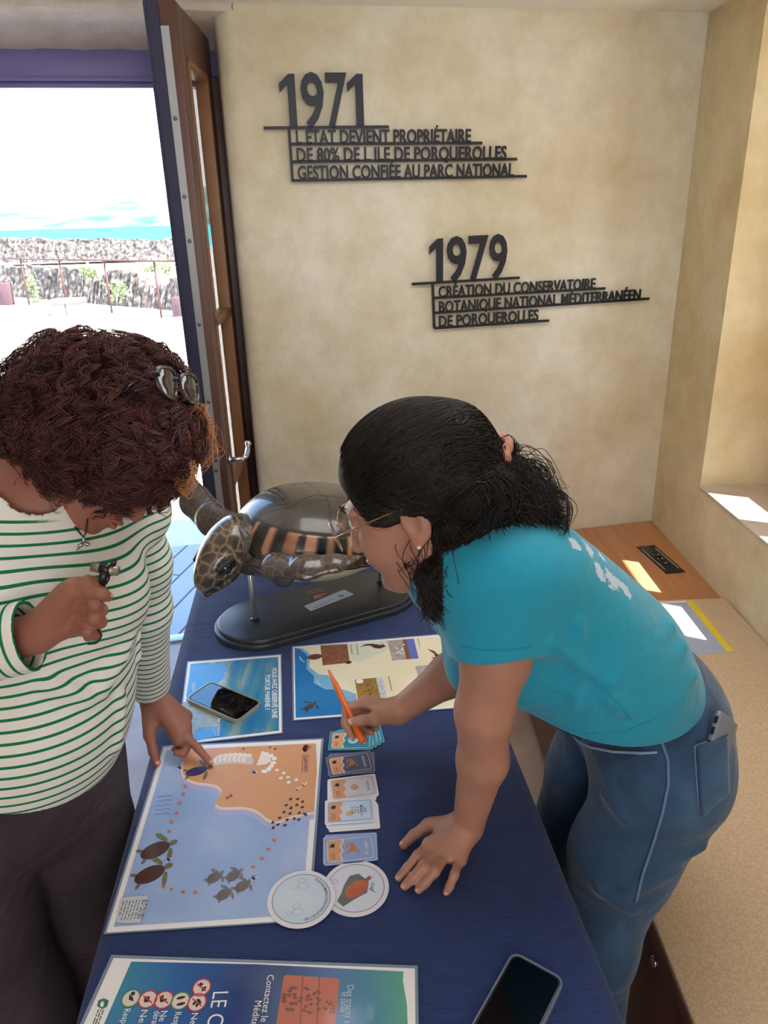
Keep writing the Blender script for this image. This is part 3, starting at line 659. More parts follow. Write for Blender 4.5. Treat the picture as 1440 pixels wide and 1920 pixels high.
# --- the game board
gz = 0.7528
g = Print(gz, (160, 1360), 2.4)
TLc = (352, 97); crn = [(95, 932), TLc, (1062, 64), (1001, 873)]
def inset(q, d):      # shrink the outline on the sheet by d metres on each side
    P = [g.px(p) for p in q]; cc = sum(P) / 4; return P
q = crn
def bil(u, v): return tuple(np.array(lerpq([np.array(p, float) for p in (q[1], q[2], q[3], q[0])], u, v)))
g.sheet([bil(-0.012, -0.008), bil(1.014, -0.008), bil(1.014, 1.008), bil(-0.012, 1.008)], I_CLEAR, 0.0004)
g.z += 0.0003; g.sheet(q, I_W, 0.0003)
e0, e1, f0, f1 = 0.028, 0.968, 0.020, 0.972
g.up(); g.poly([bil(e0, f0), bil(e1, f0), bil(e1, f1), bil(e0, f1)], I_SEA)
coast = [(432, 190), (440, 230), (492, 256), (556, 262), (602, 272), (618, 302), (582, 345), (600, 368), (650, 370), (720, 366), (780, 384), (820, 424), (868, 436), (908, 414), (960, 402), (1029, 388)]
right, topr, topl = (1042, 200), bil(e1, f0), bil(0.13, f0)
def off(pts, d): return [(x_ - d * 0.75, y_ + d) for x_, y_ in pts]
def blobby(pts, d): return [(x_ + d * 0.5 * math.sin(i * 1.9), y_ + d * math.cos(i * 2.3)) for i, (x_, y_) in enumerate(pts)]
def land(pts, m):
    g.poly(smoothpts([(442, 150)] + pts[:-1]) + [(1029 - 0, min(pts[-1][1], 440)), (1035, 300), right, topr, topl, (455, 118)], m)
def smoothpts(P, n=2):
    P = [np.array(p, float) for p in P]
    for _ in range(n):
        Q = [P[0]]
        for a, c in zip(P[:-1], P[1:]): Q += [a * 0.75 + c * 0.25, a * 0.25 + c * 0.75]
        P = Q + [P[-1]]
    return [tuple(p) for p in P]
g.up(); land([(412, 190), (428, 250)] + [(x_ - 12, y_ + 34) for x_, y_ in coast[2:]], I_LAV)
g.up(); land([(425, 190)] + [(x_ - 3, y_ + 12) for x_, y_ in coast[1:]], I_FOAM)
g.up(); land([(440, 185)] + coast[1:], I_SAND)
g.up()
for i in range(15): g.disc((590 + i * 10.5, 158 - 10 * math.sin(i * 0.2) + 5 * (-1) ** i), 0.0085, I_WFOAM if i % 2 else ink('white_sand_shade', '#d8c8c0'), 14, 1.5, 0.4 * (-1) ** i)
g.poly([(770, 182), (795, 115), (822, 128), (838, 160), (815, 175)], I_WFOAM)
for i, (x_, y_) in enumerate(((815, 130), (835, 138), (850, 150), (846, 170), (836, 185), (825, 198), (806, 208))): g.disc((x_, y_), 0.0062, I_W, 8, 0.8, i)
for x_, y_ in ((862, 202), (893, 216), (880, 238), (912, 234), (915, 257), (950, 246)): g.disc((x_, y_), 0.0036, I_W, 14)
for x_, y_ in ((958, 288), (986, 268)): g.line([(x_ - 10, y_ - 6), (x_, y_), (x_ + 12, y_ - 12)], 0.0022, I_W); g.line([(x_ - 10, y_ - 2), (x_, y_ + 8)], 0.0016, I_DK)
for x_, y_ in ((925, 332), (957, 332), (978, 344), (905, 360), (952, 358), (926, 372), (978, 369), (895, 391), (922, 397), (963, 395), (875, 417), (909, 425), (940, 420), (962, 425), (844, 437), (868, 447), (899, 450), (846, 461)): g.turtle((x_, y_), 0.0056, RNG.uniform(3.4, 4.6), I_DK, I_DK)
for (x_, y_, c_) in ((315, 563, 0), (290, 672, 0)): g.turtle((x_, y_), 0.048, 0.55, I_BRN, I_SKIN, 0.66)
for (x_, y_) in ((578, 687), (665, 678), (622, 762), (705, 725)): g.turtle((x_, y_), 0.024, 0.75, I_GRT, I_GSK, 0.75)
g.turtle((500, 208), 0.040, 0.35, I_PURP, I_SKIN, 0.6)
for x_, y_ in ((425, 193), (760, 214), (375, 606), (757, 690), (990, 402)): g.disc((x_, y_), 0.0052, I_W, 12); g.up(0.00003); g.turtle((x_, y_), 0.0085, 2.2, I_NAVY, I_NAVY); g.lay -= 0.00003
for x_, y_ in ((450, 278), (440, 312), (425, 353), (412, 397), (388, 437), (378, 480), (851, 520), (824, 560), (794, 602), (755, 640), (352, 730), (388, 741), (440, 752), (495, 753)): g.poly([(x_ - 9, y_ - 6), (x_ + 8, y_ - 8), (x_ + 7, y_ + 7), (x_ - 1, y_ + 1), (x_ - 8, y_ + 6)], I_OR)
for (x_, y_) in ((640, 327), (655, 318)):
    g.poly([(x_ + (11 if i % 2 == 0 else 4) * math.cos(i * math.pi / 5), y_ + (11 if i % 2 == 0 else 4) * math.sin(i * math.pi / 5)) for i in range(10)], I_RED)
for k in range(5): g.line([(312 + k * 3 + i * 14, 400 - k * 20 + 4 * math.sin(i * 1.3)) for i in range(6)], 0.0009, ink('wave', '#5f84bc'))
for x_, y_ in ((712, 112), (832, 105), (855, 112)): 
    for a_ in (-5, 0, 5): g.line([(x_, y_), (x_ + a_, y_ - 9)], 0.0012, ink('tuft', '#6c6438'))
g.poly([(165, 776), (275, 768), (286, 778), (250, 885), (238, 893), (145, 893), (138, 884), (156, 785)], I_GREY, 1)
g.up(0.00004); g.text('BUT DU JEU', (258, 788), (232, 873), 0.0085, I_TXT, bold=0.01); g.scribble((246, 788), (220, 876), 6, I_TXT, 0.0012, 0.0048, 0.006, 3)
g.poly([(975, 108), (985, 92), (1003, 88), (1000, 115), (985, 124)], I_DK, 1); g.poly([(998, 96), (1010, 95), (1003, 112), (993, 112)], I_RED); g.poly([(1008, 92), (1020, 96), (1012, 110)], ink('logo_blue', '#6a98b8'))
g.text('Galoups', (984, 136), (987, 212), 0.009, ink('script', '#7a6084')); g.text('la tortue caouanne', (976, 134), (972, 214), 0.0035, ink('script_brown', '#8a4a30'))
board = g.build('game_board'); tag(board, 'laminated game board showing a beach and a blue sea with turtles', 'board game')

# --- A4 sheet with the phone on it
a = Print(0.7522, (320, 1210), 6.545); q = [(88, 1215), (215, 208), (1348, 118), (1362, 1068)]
I_PHO = ink('photo_sea', '#2f7fb8', '#5f97b4', 5, 0.3)
n, bs, L = nodes(I_PHO); t = add_node(n, 'ShaderNodeTexCoord'); mp = add_node(n, 'ShaderNodeMapping'); mp.inputs['Scale'].default_value = (9, 1.1, 1); mp.inputs['Rotation'].default_value = (0, 0, 0.05)
x = add_node(n, 'ShaderNodeTexNoise', Scale=2.6, Detail=5.0, Distortion=0.3); L(t.outputs['Object'], mp.inputs[0]); L(mp.outputs[0], x.inputs['Vector'])
r = ramp(n, x.outputs['Fac'], ((0.3, '#1c69b4'), (0.44, '#2b7aac'), (0.52, '#4a8aa4'), (0.6, '#8f9f92'), (0.68, '#c4c4b0'), (0.78, '#5a8ea6')), L); L(r.outputs[0], bs.inputs['Base Color'])
a.sheet([bil(-0.012, -0.012), bil(1.012, -0.012), bil(1.012, 1.012), bil(-0.012, 1.012)], I_CLEAR, 0.0004); a.z += 0.0003; a.sheet(q, I_W, 0.0003)
a.up(); a.poly([bil(0.03, 0.022), bil(0.975, 0.022), bil(0.975, 0.975), bil(0.03, 0.975)], I_PHO)
a.up(); I_SKY = ink('photo_sky', '#4a9adf')
edge = [(250, 235)] + [(700 + 20 * math.sin(i * 2.1) - i * 6, 235 + i * 22) for i in range(8)] + [(610 - i * 25 + 12 * math.sin(i * 3), 440 + i * 25) for i in range(8)] + [(190, 620)]
a.poly(edge, I_SKY); a.poly([(215, 1150), (300, 1090), (420, 1000), (520, 985), (560, 1100), (440, 1150), (240, 1190)], I_SKY)
I_ROCK = ink('photo_rock', '#7c8a8c', '#a8b0a4', 60)
a.poly([(150, 700), (240, 690), (560, 880), (620, 900), (560, 1000), (400, 1000), (300, 1060), (170, 1120)], I_ROCK)
a.up(); a.text('VOUS AVEZ OBSERVÉ UNE', (1245, 275), (1245, 895), 0.0105, I_W, bold=0.02); a.text('TORTUE MARINE ?', (1160, 362), (1158, 795), 0.0105, I_W, bold=0.02)
a.text('les actions', (580, 905), (570, 1110), 0.006, I_W); a.scribble((560, 960), (550, 1110), 2, I_W, 0.001, 0.004, 0.004, 5); a.scribble((300, 455), (290, 570), 3, I_W, 0.0009, 0.003, 0.003, 6)
o = a.build('information_sheet'); tag(o, 'laminated sheet with a blue sea photo lying under the phone by the turtle stand', 'sheet of paper')

# --- the long nesting poster under her arm
p = Print(0.7522, (320, 1160), 2.483)
q = [(576, 470), (570, 132), (1452, 58), (1486, 402)]
I_CREAM = ink('cream', '#efe8cc', '#e8dfc2', 6, 0.3); I_BL = ink('poster_blue', '#1c72b8', '#2a80c4', 8); I_BL2 = ink('poster_light_blue', '#7db4dc'); I_BL3 = ink('poster_pale_blue', '#bcd4dc')
p.sheet([bil(-0.008, -0.012), bil(1.008, -0.012), bil(1.008, 1.012), bil(-0.008, 1.012)], I_CLEAR, 0.0004); p.z += 0.0003; p.sheet(q, I_W, 0.0003)
p.up(); p.poly([bil(0.012, 0.02), bil(0.988, 0.02), bil(0.988, 0.975), bil(0.012, 0.975)], I_CREAM)
p.up(); p.poly([(582, 460), (577, 136), (615, 140), (650, 165), (645, 225), (690, 260), (730, 262), (790, 325), (862, 350), (870, 400), (852, 440)], I_BL2)
p.poly([(735, 110), (870, 112), (860, 195), (820, 205), (780, 225), (800, 170)], I_BL3) if False else None
p.poly([(825, 118), (1010, 100), (1020, 140), (880, 205), (835, 190)], ink('poster_tint', '#d8dccc'))
p.up(); p.poly([(582, 462), (577, 140), (600, 142), (635, 170), (632, 235), (668, 268), (665, 300), (720, 330), (760, 330), (800, 385), (870, 390), (850, 442)], I_BL)
for x_, y_ in ((610, 185), (690, 295)): p.poly([(x_ - 12, y_ - 15), (x_ + 2, y_ + 8), (x_ + 22, y_ + 18), (x_ + 4, y_ + 16), (x_ - 10, y_ + 2)], I_BL3, 1)
I_PBR = ink('print_brown', '#a06a50', '#7a4a3a', 90); I_PSAND = ink('print_sand', '#b08a50', '#8a6838', 50); I_PTOWN = ink('print_town', '#8a7a70', '#c8c4c0', 140); I_PSKY = ink('print_sky', '#5a6cc8'); I_PHILL = ink('print_hill', '#8a5a3c')
p.poly([(697, 125), (822, 118), (834, 205), (708, 218)], I_PBR); p.poly([(1008, 103), (1132, 93), (1155, 185), (1032, 196)], I_PTOWN)
p.poly([(857, 285), (985, 272), (1010, 372), (872, 378)], I_PSAND); p.poly([(1138, 222), (1225, 214), (1245, 268), (1155, 282)], I_PTOWN)
p.up(); p.poly([(1095, 96), (1132, 93), (1155, 185), (1118, 188)], I_PSKY); p.poly([(1078, 97), (1095, 96), (1118, 188), (1098, 190)], I_PHILL); p.poly([(955, 275), (985, 272), (1010, 372), (978, 373)], ink('print_foam', '#a0acc0', '#dfe6ec', 120))
for i in range(16): p.disc((890 + RNG.uniform(0, 60), 290 + RNG.uniform(0, 70)), 0.0018, I_DK, 6)
for i in range(30): u_ = RNG.uniform(0, 1); p.disc((712 + u_ * 85, 170 + RNG.normal(0, 16) * (1 - 0.5 * u_) + 4), 0.0017, I_BRN, 5, 0.6, 1)
for i in range(9): p.disc((1055 + RNG.uniform(0, 35), 115 + RNG.uniform(0, 60)), 0.0034, I_W, 4)
p.disc((672, 178), 0.017, ink('print_rust', '#7a4838', '#5a3028', 90), 18, 0.7, 0.2); p.disc((640, 182), 0.005, ink('print_rust', '#7a4838'), 10)
p.disc((828, 203), 0.0075, I_GRT, 12); p.up(0.00003); p.disc((826, 205), 0.0045, I_DK, 10)
p.disc((880, 292), 0.0085, I_W, 10); p.turtle((645, 412), 0.03, 0.9, ink('hatch', '#4a4a40'), ink('hatch', '#4a4a40'), 0.5)
I_ARR = ink('arrow', '#5c342c')
p.poly([(880, 134), (905, 120), (935, 117), (985, 124), (980, 114), (1003, 130), (975, 140), (950, 138), (930, 126), (905, 127)], I_ARR)
p.poly([(1195, 142), (1225, 150), (1248, 170), (1253, 196), (1240, 205), (1215, 180), (1232, 182), (1228, 165)], I_ARR)
p.scribble((866, 120), (878, 200), 1, I_TXT, 0.0016, 0.004, 0.004, 11); p.scribble((838, 120), (850, 195), 1, I_TXT, 0.0016, 0.004, 0.004, 12); p.scribble((1150, 92), (1166, 150), 1, I_TXT, 0.0016, 0.004, 0.004, 13); p.scribble((1015, 270), (1036, 365), 1, I_TXT, 0.0018, 0.004, 0.005, 14)
p.poly([(1288, 72), (1345, 66), (1352, 102), (1300, 106)], I_BL); p.up(0.00003); p.ring((1318, 84), 0.010, 0.003, I_W, 20)
o = p.build('poster_sheet'); tag(o, 'laminated poster of a turtle nesting beach lying under the bare arm that holds the pen', 'poster')

# --- the large blue code-of-conduct poster at the near edge
c = Print(0.7522, (140, 1700), 2.0571)
q = [(-120, 800), (150, 198), (1312, 238), (1318, 800)]
I_DEEP = ink('deep_blue', '#2a62a8')
n, bs, L = nodes(I_DEEP); t = add_node(n, 'ShaderNodeTexCoord'); sp_ = add_node(n, 'ShaderNodeSeparateXYZ'); L(t.outputs['Object'], sp_.inputs[0])
x = add_node(n, 'ShaderNodeTexNoise', Scale=9.0, Detail=4.0); L(t.outputs['Object'], x.inputs['Vector'])
md = add_node(n, 'ShaderNodeMath', operation='MULTIPLY_ADD'); md.inputs[1].default_value = 0.09; L(x.outputs['Fac'], md.inputs[0]); L(sp_.outputs['X'], md.inputs[2])
mr = add_node(n, 'ShaderNodeMapRange'); mr.inputs['From Min'].default_value = -0.37; mr.inputs['From Max'].default_value = 0.06; L(md.outputs[0], mr.inputs['Value'])
r = ramp(n, mr.outputs[0], ((0.0, '#4d9a7c'), (0.08, '#3c86ac'), (0.25, '#2c64a8'), (0.48, '#203a78'), (0.58, '#3a4f7c'), (0.72, '#4a70a8'), (0.85, '#4484a4'), (1.0, '#5ea890')), L); L(r.outputs[0], bs.inputs['Base Color'])
c.sheet([bil(-0.012, -0.02), bil(1.010, -0.02), bil(1.010, 1.0), bil(-0.012, 1.0)], I_CLEAR, 0.0004); c.z += 0.0003; c.sheet(q, I_W, 0.0003)
c.up(); c.poly([(-30, 780), (218, 212), (700, 222), (1268, 250), (1266, 285), (1282, 380), (1286, 500), (1284, 800)], I_DEEP)
c.up(); I_TERRA = ink('print_terra', '#c8705a', '#b86450', 9, 0.3); I_TRK = ink('print_track', '#7a4a40')
c.poly([(815, 264), (1012, 276), (1021, 284), (1000, 520), (768, 520), (806, 272)], I_TERRA)
c.up()
for i in range(46):
    u_ = RNG.uniform(0, 1); x_ = 790 + u_ * 215; y_ = 375 + RNG.normal(0, 40 * (1 - 0.55 * u_)) - 12 * math.sin(u_ * 5); s_ = 13 * (1 - 0.55 * u_)
    c.poly([(x_ - s_, y_), (x_, y_ - s_ * 0.8), (x_ + s_, y_ - 0.2 * s_), (x_ + 0.3 * s_, y_ + s_ * 0.6)], I_TRK)
for x_ in (880, 945): c.line([(x_, 270), (x_ - 14, 520)], 0.0012, I_TRK)
c.text('LE CODE', (535, 330), (478, 620), 0.0205, I_W, bold=-0.004)
c.text('Contactez le centre', (744, 264), (700, 560), 0.0092, I_W); c.text('Méditerranée', (696, 364), (662, 560), 0.0092, I_W)
c.text('Des traces sur', (1052, 304), (1040, 480), 0.009, ink('pale_text', '#b8cce4')); c.text('le sable ?', (1030, 330), (1022, 425), 0.009, ink('pale_text', '#b8cce4'))
I_GRN = ink('green_ring', '#4c8a58'); I_PINK = ink('pale_disc', '#e0d2cc')
for k, (x_, y_, ok) in enumerate(((217, 354, 1), (282, 358, 0), (344, 360, 0), (408, 364, 1), (472, 370, 0), (490, 312, 0))):
    c.disc((x_, y_), 0.0118, I_PINK, 28); c.up(0.00004); rg = np.random.default_rng(k)
    if k == 1: c.poly([(x_ - 13, y_ - 10), (x_ + 8, y_ - 12), (x_ + 6, y_ + 10), (x_ - 15, y_ + 12)], I_DK); 
    elif k == 3: [c.disc((x_ + 2, y_ + d_), 0.006, I_DK, 12, 0.35, 0.2) for d_ in (-12, 12)]
    elif k == 0: c.poly([(x_ - 6, y_ - 16), (x_ + 8, y_ - 4), (x_ + 10, y_ + 12), (x_ - 8, y_ + 6)], I_DK); c.disc((x_ + 8, y_ - 18), 0.003, I_DK, 8)
    else:
        for j in range(4): c.disc((x_ + rg.uniform(-12, 10), y_ + rg.uniform(-12, 12)), 0.0034, I_DK, 7, 0.6, rg.uniform(0, 3))
    c.up(0.00004); c.ring((x_, y_), 0.0128, 0.0019, I_GRN if ok else I_RED, 36)
    if not ok: c.line([(x_ - 17, y_ - 14), (x_ + 17, y_ + 14)], 0.0019, I_RED)
    c.lay -= 0.00008
for body, p0, p1 in (('Respectez', (192, 396), (160, 520)), ('Ne pas', (258, 400), (228, 520)), ('Ne pas', (334, 404), (312, 500)), ('déranger', (308, 404), (284, 500)), ('Respecter', (388, 408), (362, 530)), ('Ne pas', (452, 412), (432, 520))): c.text(body, p0, p1, 0.0085, I_W)
I_TEAL = ink('badge_teal', '#3c7a74'); c.poly([(92, 362), (112, 354), (132, 362), (126, 386), (106, 396), (86, 384)], I_TEAL); c.up(0.00004); c.poly([(100, 372), (110, 362), (114, 380), (106, 390), (98, 384)], I_W, 1)
c.scribble((112, 398), (88, 460), 3, I_TXT, 0.0014, 0.0034, 0.005, 21)
o = c.build('rules_poster'); tag(o, 'large laminated dark blue poster with round warning symbols at the near table end', 'poster')

# --- playing cards in five piles
def card(pcx, pcy, ang, z, cols, label, motif, text_, full=True, group=None):
    """one 88 x 58 mm card; long side near the x direction"""
    ctr = Pz(pcx, pcy, z); d = V3(math.cos(ang), math.sin(ang), 0); u = V3(-d[1], d[0], 0); b = Print(z)
    base, border, txtc = cols; W, H = 0.087, 0.057
    w2 = lambda P: [ctr + d * x_ + u * y_ for x_, y_ in P]
    b.sheet(w2(rrect(W, H, 0.003, 3)), border, 0.0005, world=True)
    b.up(0.00005); 
    b.wpoly(w2(rrect(W - 0.004, H - 0.004, 0.003, 3)), base)
    b.up(0.00005)
    # cream frame line
    o_ = rrect(W - 0.012, H - 0.011, 0.004, 4); i_ = rrect(W - 0.0136, H - 0.0126, 0.0034, 4); k = len(o_)
    vs = [tuple(p[:2]) + (b.z + b.lay,) for p in w2(o_)] + [tuple(p[:2]) + (b.z + b.lay,) for p in w2(i_)]
    b.add(vs, [(i, (i + 1) % k, k + (i + 1) % k, k + i) for i in range(k)], txtc)
    # sand strip with a wavy shore on the left
    ws = [(-0.0132 + 0.0022 * math.sin(j * 1.5) - j * 0.0004, 0.0222 - j * 0.00444) for j in range(11)]
    b.wpoly(w2([(x_ + 0.0022, y_) for x_, y_ in ws] + [(-0.0366, -0.0222), (-0.0366, 0.0222)]), I_FOAM); b.up(0.00003)
    b.wpoly(w2(ws + [(-0.0366, -0.0222), (-0.0366, 0.0222)]), I_SAND); b.up(0.00003)
    b.wpoly(w2([(-0.034, 0.008), (-0.030, 0.015), (-0.024, 0.014), (-0.026, 0.006)]), I_DK)
    b.wpoly(w2([(-0.0275, -0.004), (-0.0262, -0.004), (-0.0262, -0.018), (-0.0275, -0.018)]), ink('script_brown', '#8a4a30')); b.wpoly(w2([(-0.0315, -0.004), (-0.0306, -0.004), (-0.0306, -0.018), (-0.0315, -0.018)]), ink('script_brown', '#8a4a30'))
    if full:
        R2 = lambda cx, cy, rx, ry, a_, n_=14: w2([(cx + rx * math.cos(t) * math.cos(a_) - ry * math.sin(t) * math.sin(a_), cy + rx * math.cos(t) * math.sin(a_) + ry * math.sin(t) * math.cos(a_)) for t in np.linspace(0, 2 * math.pi, n_, endpoint=False)])
        if motif == 'turtle':
            for (cx, cy, a_) in ((0.004, 0.008, 2.3), (-0.004, -0.006, 0.5), (0.012, -0.006, 2.0), (-0.004, 0.008, 1.2)): b.wpoly(R2(cx, cy, 0.006, 0.0016, a_), ink('card_orange', '#c07848'))
            b.up(0.00003); b.wpoly(R2(0.004, 0.001, 0.0075, 0.0055, 1.2), ink('card_orange', '#c07848')); b.wpoly(R2(0.004, 0.0105, 0.0024, 0.002, 0), ink('card_orange', '#c07848'))
        elif motif == 'eggs':
            for j in range(7): b.wpoly(R2(-0.002 + 0.003 * math.cos(j) + 0.004, 0.004 * math.sin(j * 2.0), 0.005, 0.0032, j), ink('card_pink', '#c9a59a'))
        elif motif == 'hatch':
            b.wpoly(R2(0.000, -0.006, 0.008, 0.006, 0.5), ink('card_sand', '#d8b890')); b.up(0.00003)
            for j in range(12): b.wpoly(R2(0.004 + 0.005 * (j % 4), -0.006 + 0.006 * (j // 4) + 0.002 * (j % 2), 0.0017, 0.0011, j), ink('card_blood', '#5a2028'))
        elif motif == 'wheel':
            for r0_, r1_ in ((0.0095, 0.0070), (0.0052, 0.0036)):
                P0, P1 = R2(0.004, 0, r0_, r0_, 0, 20), R2(0.004, 0, r1_, r1_, 0, 20)
                for j in range(20):
                    j2 = (j + 1) % 20; b.wpoly([P0[j], P0[j2], P1[j2], P1[j]], I_W)
        for li, body in enumerate(text_.split('|')):
            vs, fs = text_mesh(body, 1.0, offset=0.01); x_ = vs[:, 0] - vs[:, 0].min(); ln = 0.0036 * len(body) * 0.80; x_ = x_ / x_.max() * ln
            P = ctr + d * (0.0245 - li * 0.006) + (-u) * (x_ - ln / 2)[:, None] + d * (vs[:, 1] * 0.0062)[:, None]; P[:, 2] = b.z + b.lay; b.add(P, fs, txtc)
    o = b.build('playing_card'); tag(o, label, 'playing card', group); return o
CT = lambda a_, c_, t_: (a_, c_, t_)
C_TEAL = CT(ink('card_teal', '#2f8aa8'), ink('card_teal_edge', '#5aa4b8'), I_W); C_SLATE = CT(ink('card_slate', '#525e7e'), ink('card_slate_edge', '#7c849c'), I_W)
C_BEIGE = CT(ink('card_beige', '#e2dcdf', '#d6d2de', 20), I_W, ink('card_brown_text', '#9a6a58')); C_ICE = CT(ink('card_ice', '#c2d8ee', '#d6e4f4', 20), I_W, ink('card_blue_text', '#5a6a88')); C_BLUE = CT(ink('card_blue', '#8ea6d6'), ink('card_blue_edge', '#a8b8dc'), I_W)
for x_, y_, a_, z_, lab in ((677, 1380, 0.16, 0.7512, 'teal card peeking out rightmost under the top teal card'), (671, 1383, 0.11, 0.7518, 'teal card second from the bottom of the teal pile'), (664, 1386, 0.06, 0.7524, 'teal card just under the top card of the teal pile')): card(x_, y_, a_, z_, C_TEAL, lab, 'wheel', '', False, 'teal playing cards')
card(658, 1388, -0.02, 0.7530, C_TEAL, 'top teal card with a white wheel emblem, under the hand with the pen', 'wheel', 'ACTION', True, 'teal playing cards')
for x_, y_, a_, z_, lab in ((660, 1430, 0.02, 0.7512, 'slate card showing its right corner at the bottom of the slate pile'), (658, 1432, 0.06, 0.7518, 'slate card showing its left edge under the top slate card')): card(x_, y_, a_, z_, C_SLATE, lab, 'turtle', '', False, 'slate playing cards')
card(656.5, 1431.5, 0.20, 0.7524, C_SLATE, 'top slate grey card with an orange turtle', 'turtle', 'CARTE PONTE', True, 'slate playing cards')
for x_, y_, a_, z_, lab in ((659, 1482, 0.06, 0.7512, 'white edged card lowest in the beige pile'), (660, 1478, 0.10, 0.7518, 'white edged card second in the beige pile')): card(x_, y_, a_, z_, C_BEIGE, lab, 'eggs', '', False, 'beige playing cards')
card(662.5, 1476, 0.13, 0.7524, C_BEIGE, 'top beige card with pale pink eggs', 'eggs', 'CARTE NID', True, 'beige playing cards')
for x_, y_, a_, z_, lab in ((664, 1533, 0.06, 0.7512, 'lowest white edged card of the pale blue pile'), (663, 1531, 0.08, 0.7518, 'white edged card second from the bottom of the pale blue pile'), (661, 1528, 0.07, 0.7524, 'white edged card in the middle of the pale blue pile'), (659, 1526, 0.05, 0.7530, 'white edged card just below the top of the pale blue pile')): card(x_, y_, a_, z_, C_ICE, lab, 'hatch', '', False, 'pale blue playing cards')
card(656, 1520, 0.06, 0.7536, C_ICE, 'top pale blue card with dark red dots of hatchlings', 'hatch', 'CARTE|ÉMERGENCE', True, 'pale blue playing cards')
for x_, y_, a_, z_, lab in ((655.5, 1591, 0.06, 0.7512, 'blue card showing its left edge at the bottom of the nearest pile'), (658, 1588, 0.03, 0.7518, 'blue card showing its top right corner in the nearest pile')): card(x_, y_, a_, z_, C_BLUE, lab, 'turtle', '', False, 'blue playing cards')
card(656.5, 1592, 0.10, 0.7524, C_BLUE, 'top blue card with an orange swimming turtle, nearest pile', 'turtle', 'CARTE MER', True, 'blue playing cards')

# --- two round discs
def disc(px_, z, label, kind):
    b = Print(z); ctr = Pz(*px_, z); R_ = 0.0515
    circ = lambda r_, n_=56, cx=0, cy=0: [ctr + V3(cx + r_ * math.cos(t), cy + r_ * math.sin(t), 0) for t in np.linspace(0, 2 * math.pi, n_, endpoint=False)]
    b.sheet(circ(R_), ink('disc_edge', '#e6e4ee'), 0.0012, world=True)
    b.up(0.00006); b.wpoly(circ(R_ - 0.007), ink('disc_pale', '#c4d6e8', '#d2e0ee', 14) if kind == 0 else ink('disc_white', '#dce0ee')); b.up(0.00004)
    b.ring(None, R_ - 0.007, 0.0009, I_TXT, 56, world=ctr)
    if kind == 0:
        body = "TON NOMBRE D'INDIVIDUS EST DE"; vs, fs = text_mesh(body, 1.0, offset=0.015); x_ = (vs[:, 0] - vs[:, 0].min()); x_ /= x_.max(); H, _ = text_mesh('H', 1.0)
        a_ = math.radians(62) - x_ * math.radians(140); rr = 0.0365 - 0.0 + vs[:, 1] / H[:, 1].max() * 0.0042
        b.add(np.c_[ctr[0] + rr * np.cos(a_), ctr[1] + rr * np.sin(a_), np.full(len(rr), b.z + b.lay)], fs, I_TXT)
        I_SK = ink('sketch', '#8fa0b0')
        for (cx, cy) in ((-0.006, -0.020), (-0.002, 0.026)):
            for r_, ox, oy in ((0.0058, 0, 0.006), (0.008, 0.003, -0.004)): b.ring(None, r_, 0.0007, I_SK, 18, 0.8, world=ctr + V3(cx + ox, cy + oy, 0))
            b.ring(None, 0.005, 0.0007, I_SK, 14, 0.6, world=ctr + V3(cx - 0.010, cy - 0.006, 0))
    else:
        P = lambda pts: [ctr + V3(x_, y_, 0) for x_, y_ in pts]
        b.wpoly(P([(-0.022, -0.010), (-0.028, -0.024), (-0.018, -0.034), (-0.002, -0.022), (0.018, -0.010), (0.020, 0.010), (0.004, 0.026), (-0.010, 0.022), (-0.018, 0.006)]), ink('disc_slate', '#5c6468', '#6c787c', 30)); 
        for i in range(9): t = -0.9 + i * 0.28; b.wpoly(P([(0.014 + 0.008 * math.cos(t), 0.004 + 0.010 * math.sin(t)), (0.030 + 0.003 * math.cos(t * 7), 0.006 + 0.026 * math.sin(t) * 0.9), (0.018 + 0.008 * math.cos(t + 0.3), 0.004 + 0.012 * math.sin(t + 0.3))]), ink('disc_teal', '#6aa4b4'))
        b.up(0.00004); b.wpoly(P([(0.002 + 0.021 * math.cos(t) * 0.78 - 0.013 * math.sin(t) * 0.62, -0.002 + 0.021 * math.cos(t) * 0.62 + 0.013 * math.sin(t) * 0.78) for t in np.linspace(0, 6.28, 24, endpoint=False)]), ink('disc_rust', '#b05038', '#c86c48', 60))
        b.wpoly(P([(0.014, 0.016), (0.022, 0.022), (0.024, 0.016), (0.018, 0.010)]), ink('disc_rust2', '#9c5848')); b.wpoly(P([(-0.014, -0.020), (-0.022, -0.022), (-0.012, -0.012)]), ink('disc_rust2', '#9c5848'))
        b.ring(None, 0.0045, 0.0006, ink('script', '#7a6084'), 16, world=ctr + V3(-0.033, 0.012, 0))
    o = b.build('round_token'); tag(o, label, 'game token')
disc((667, 1664), 0.7524, 'white round disc with an orange turtle drawing, right of the other disc', 1)
disc((565, 1684), 0.7554, 'pale blue round disc with lettering along its rim, lapping the board corner', 0)

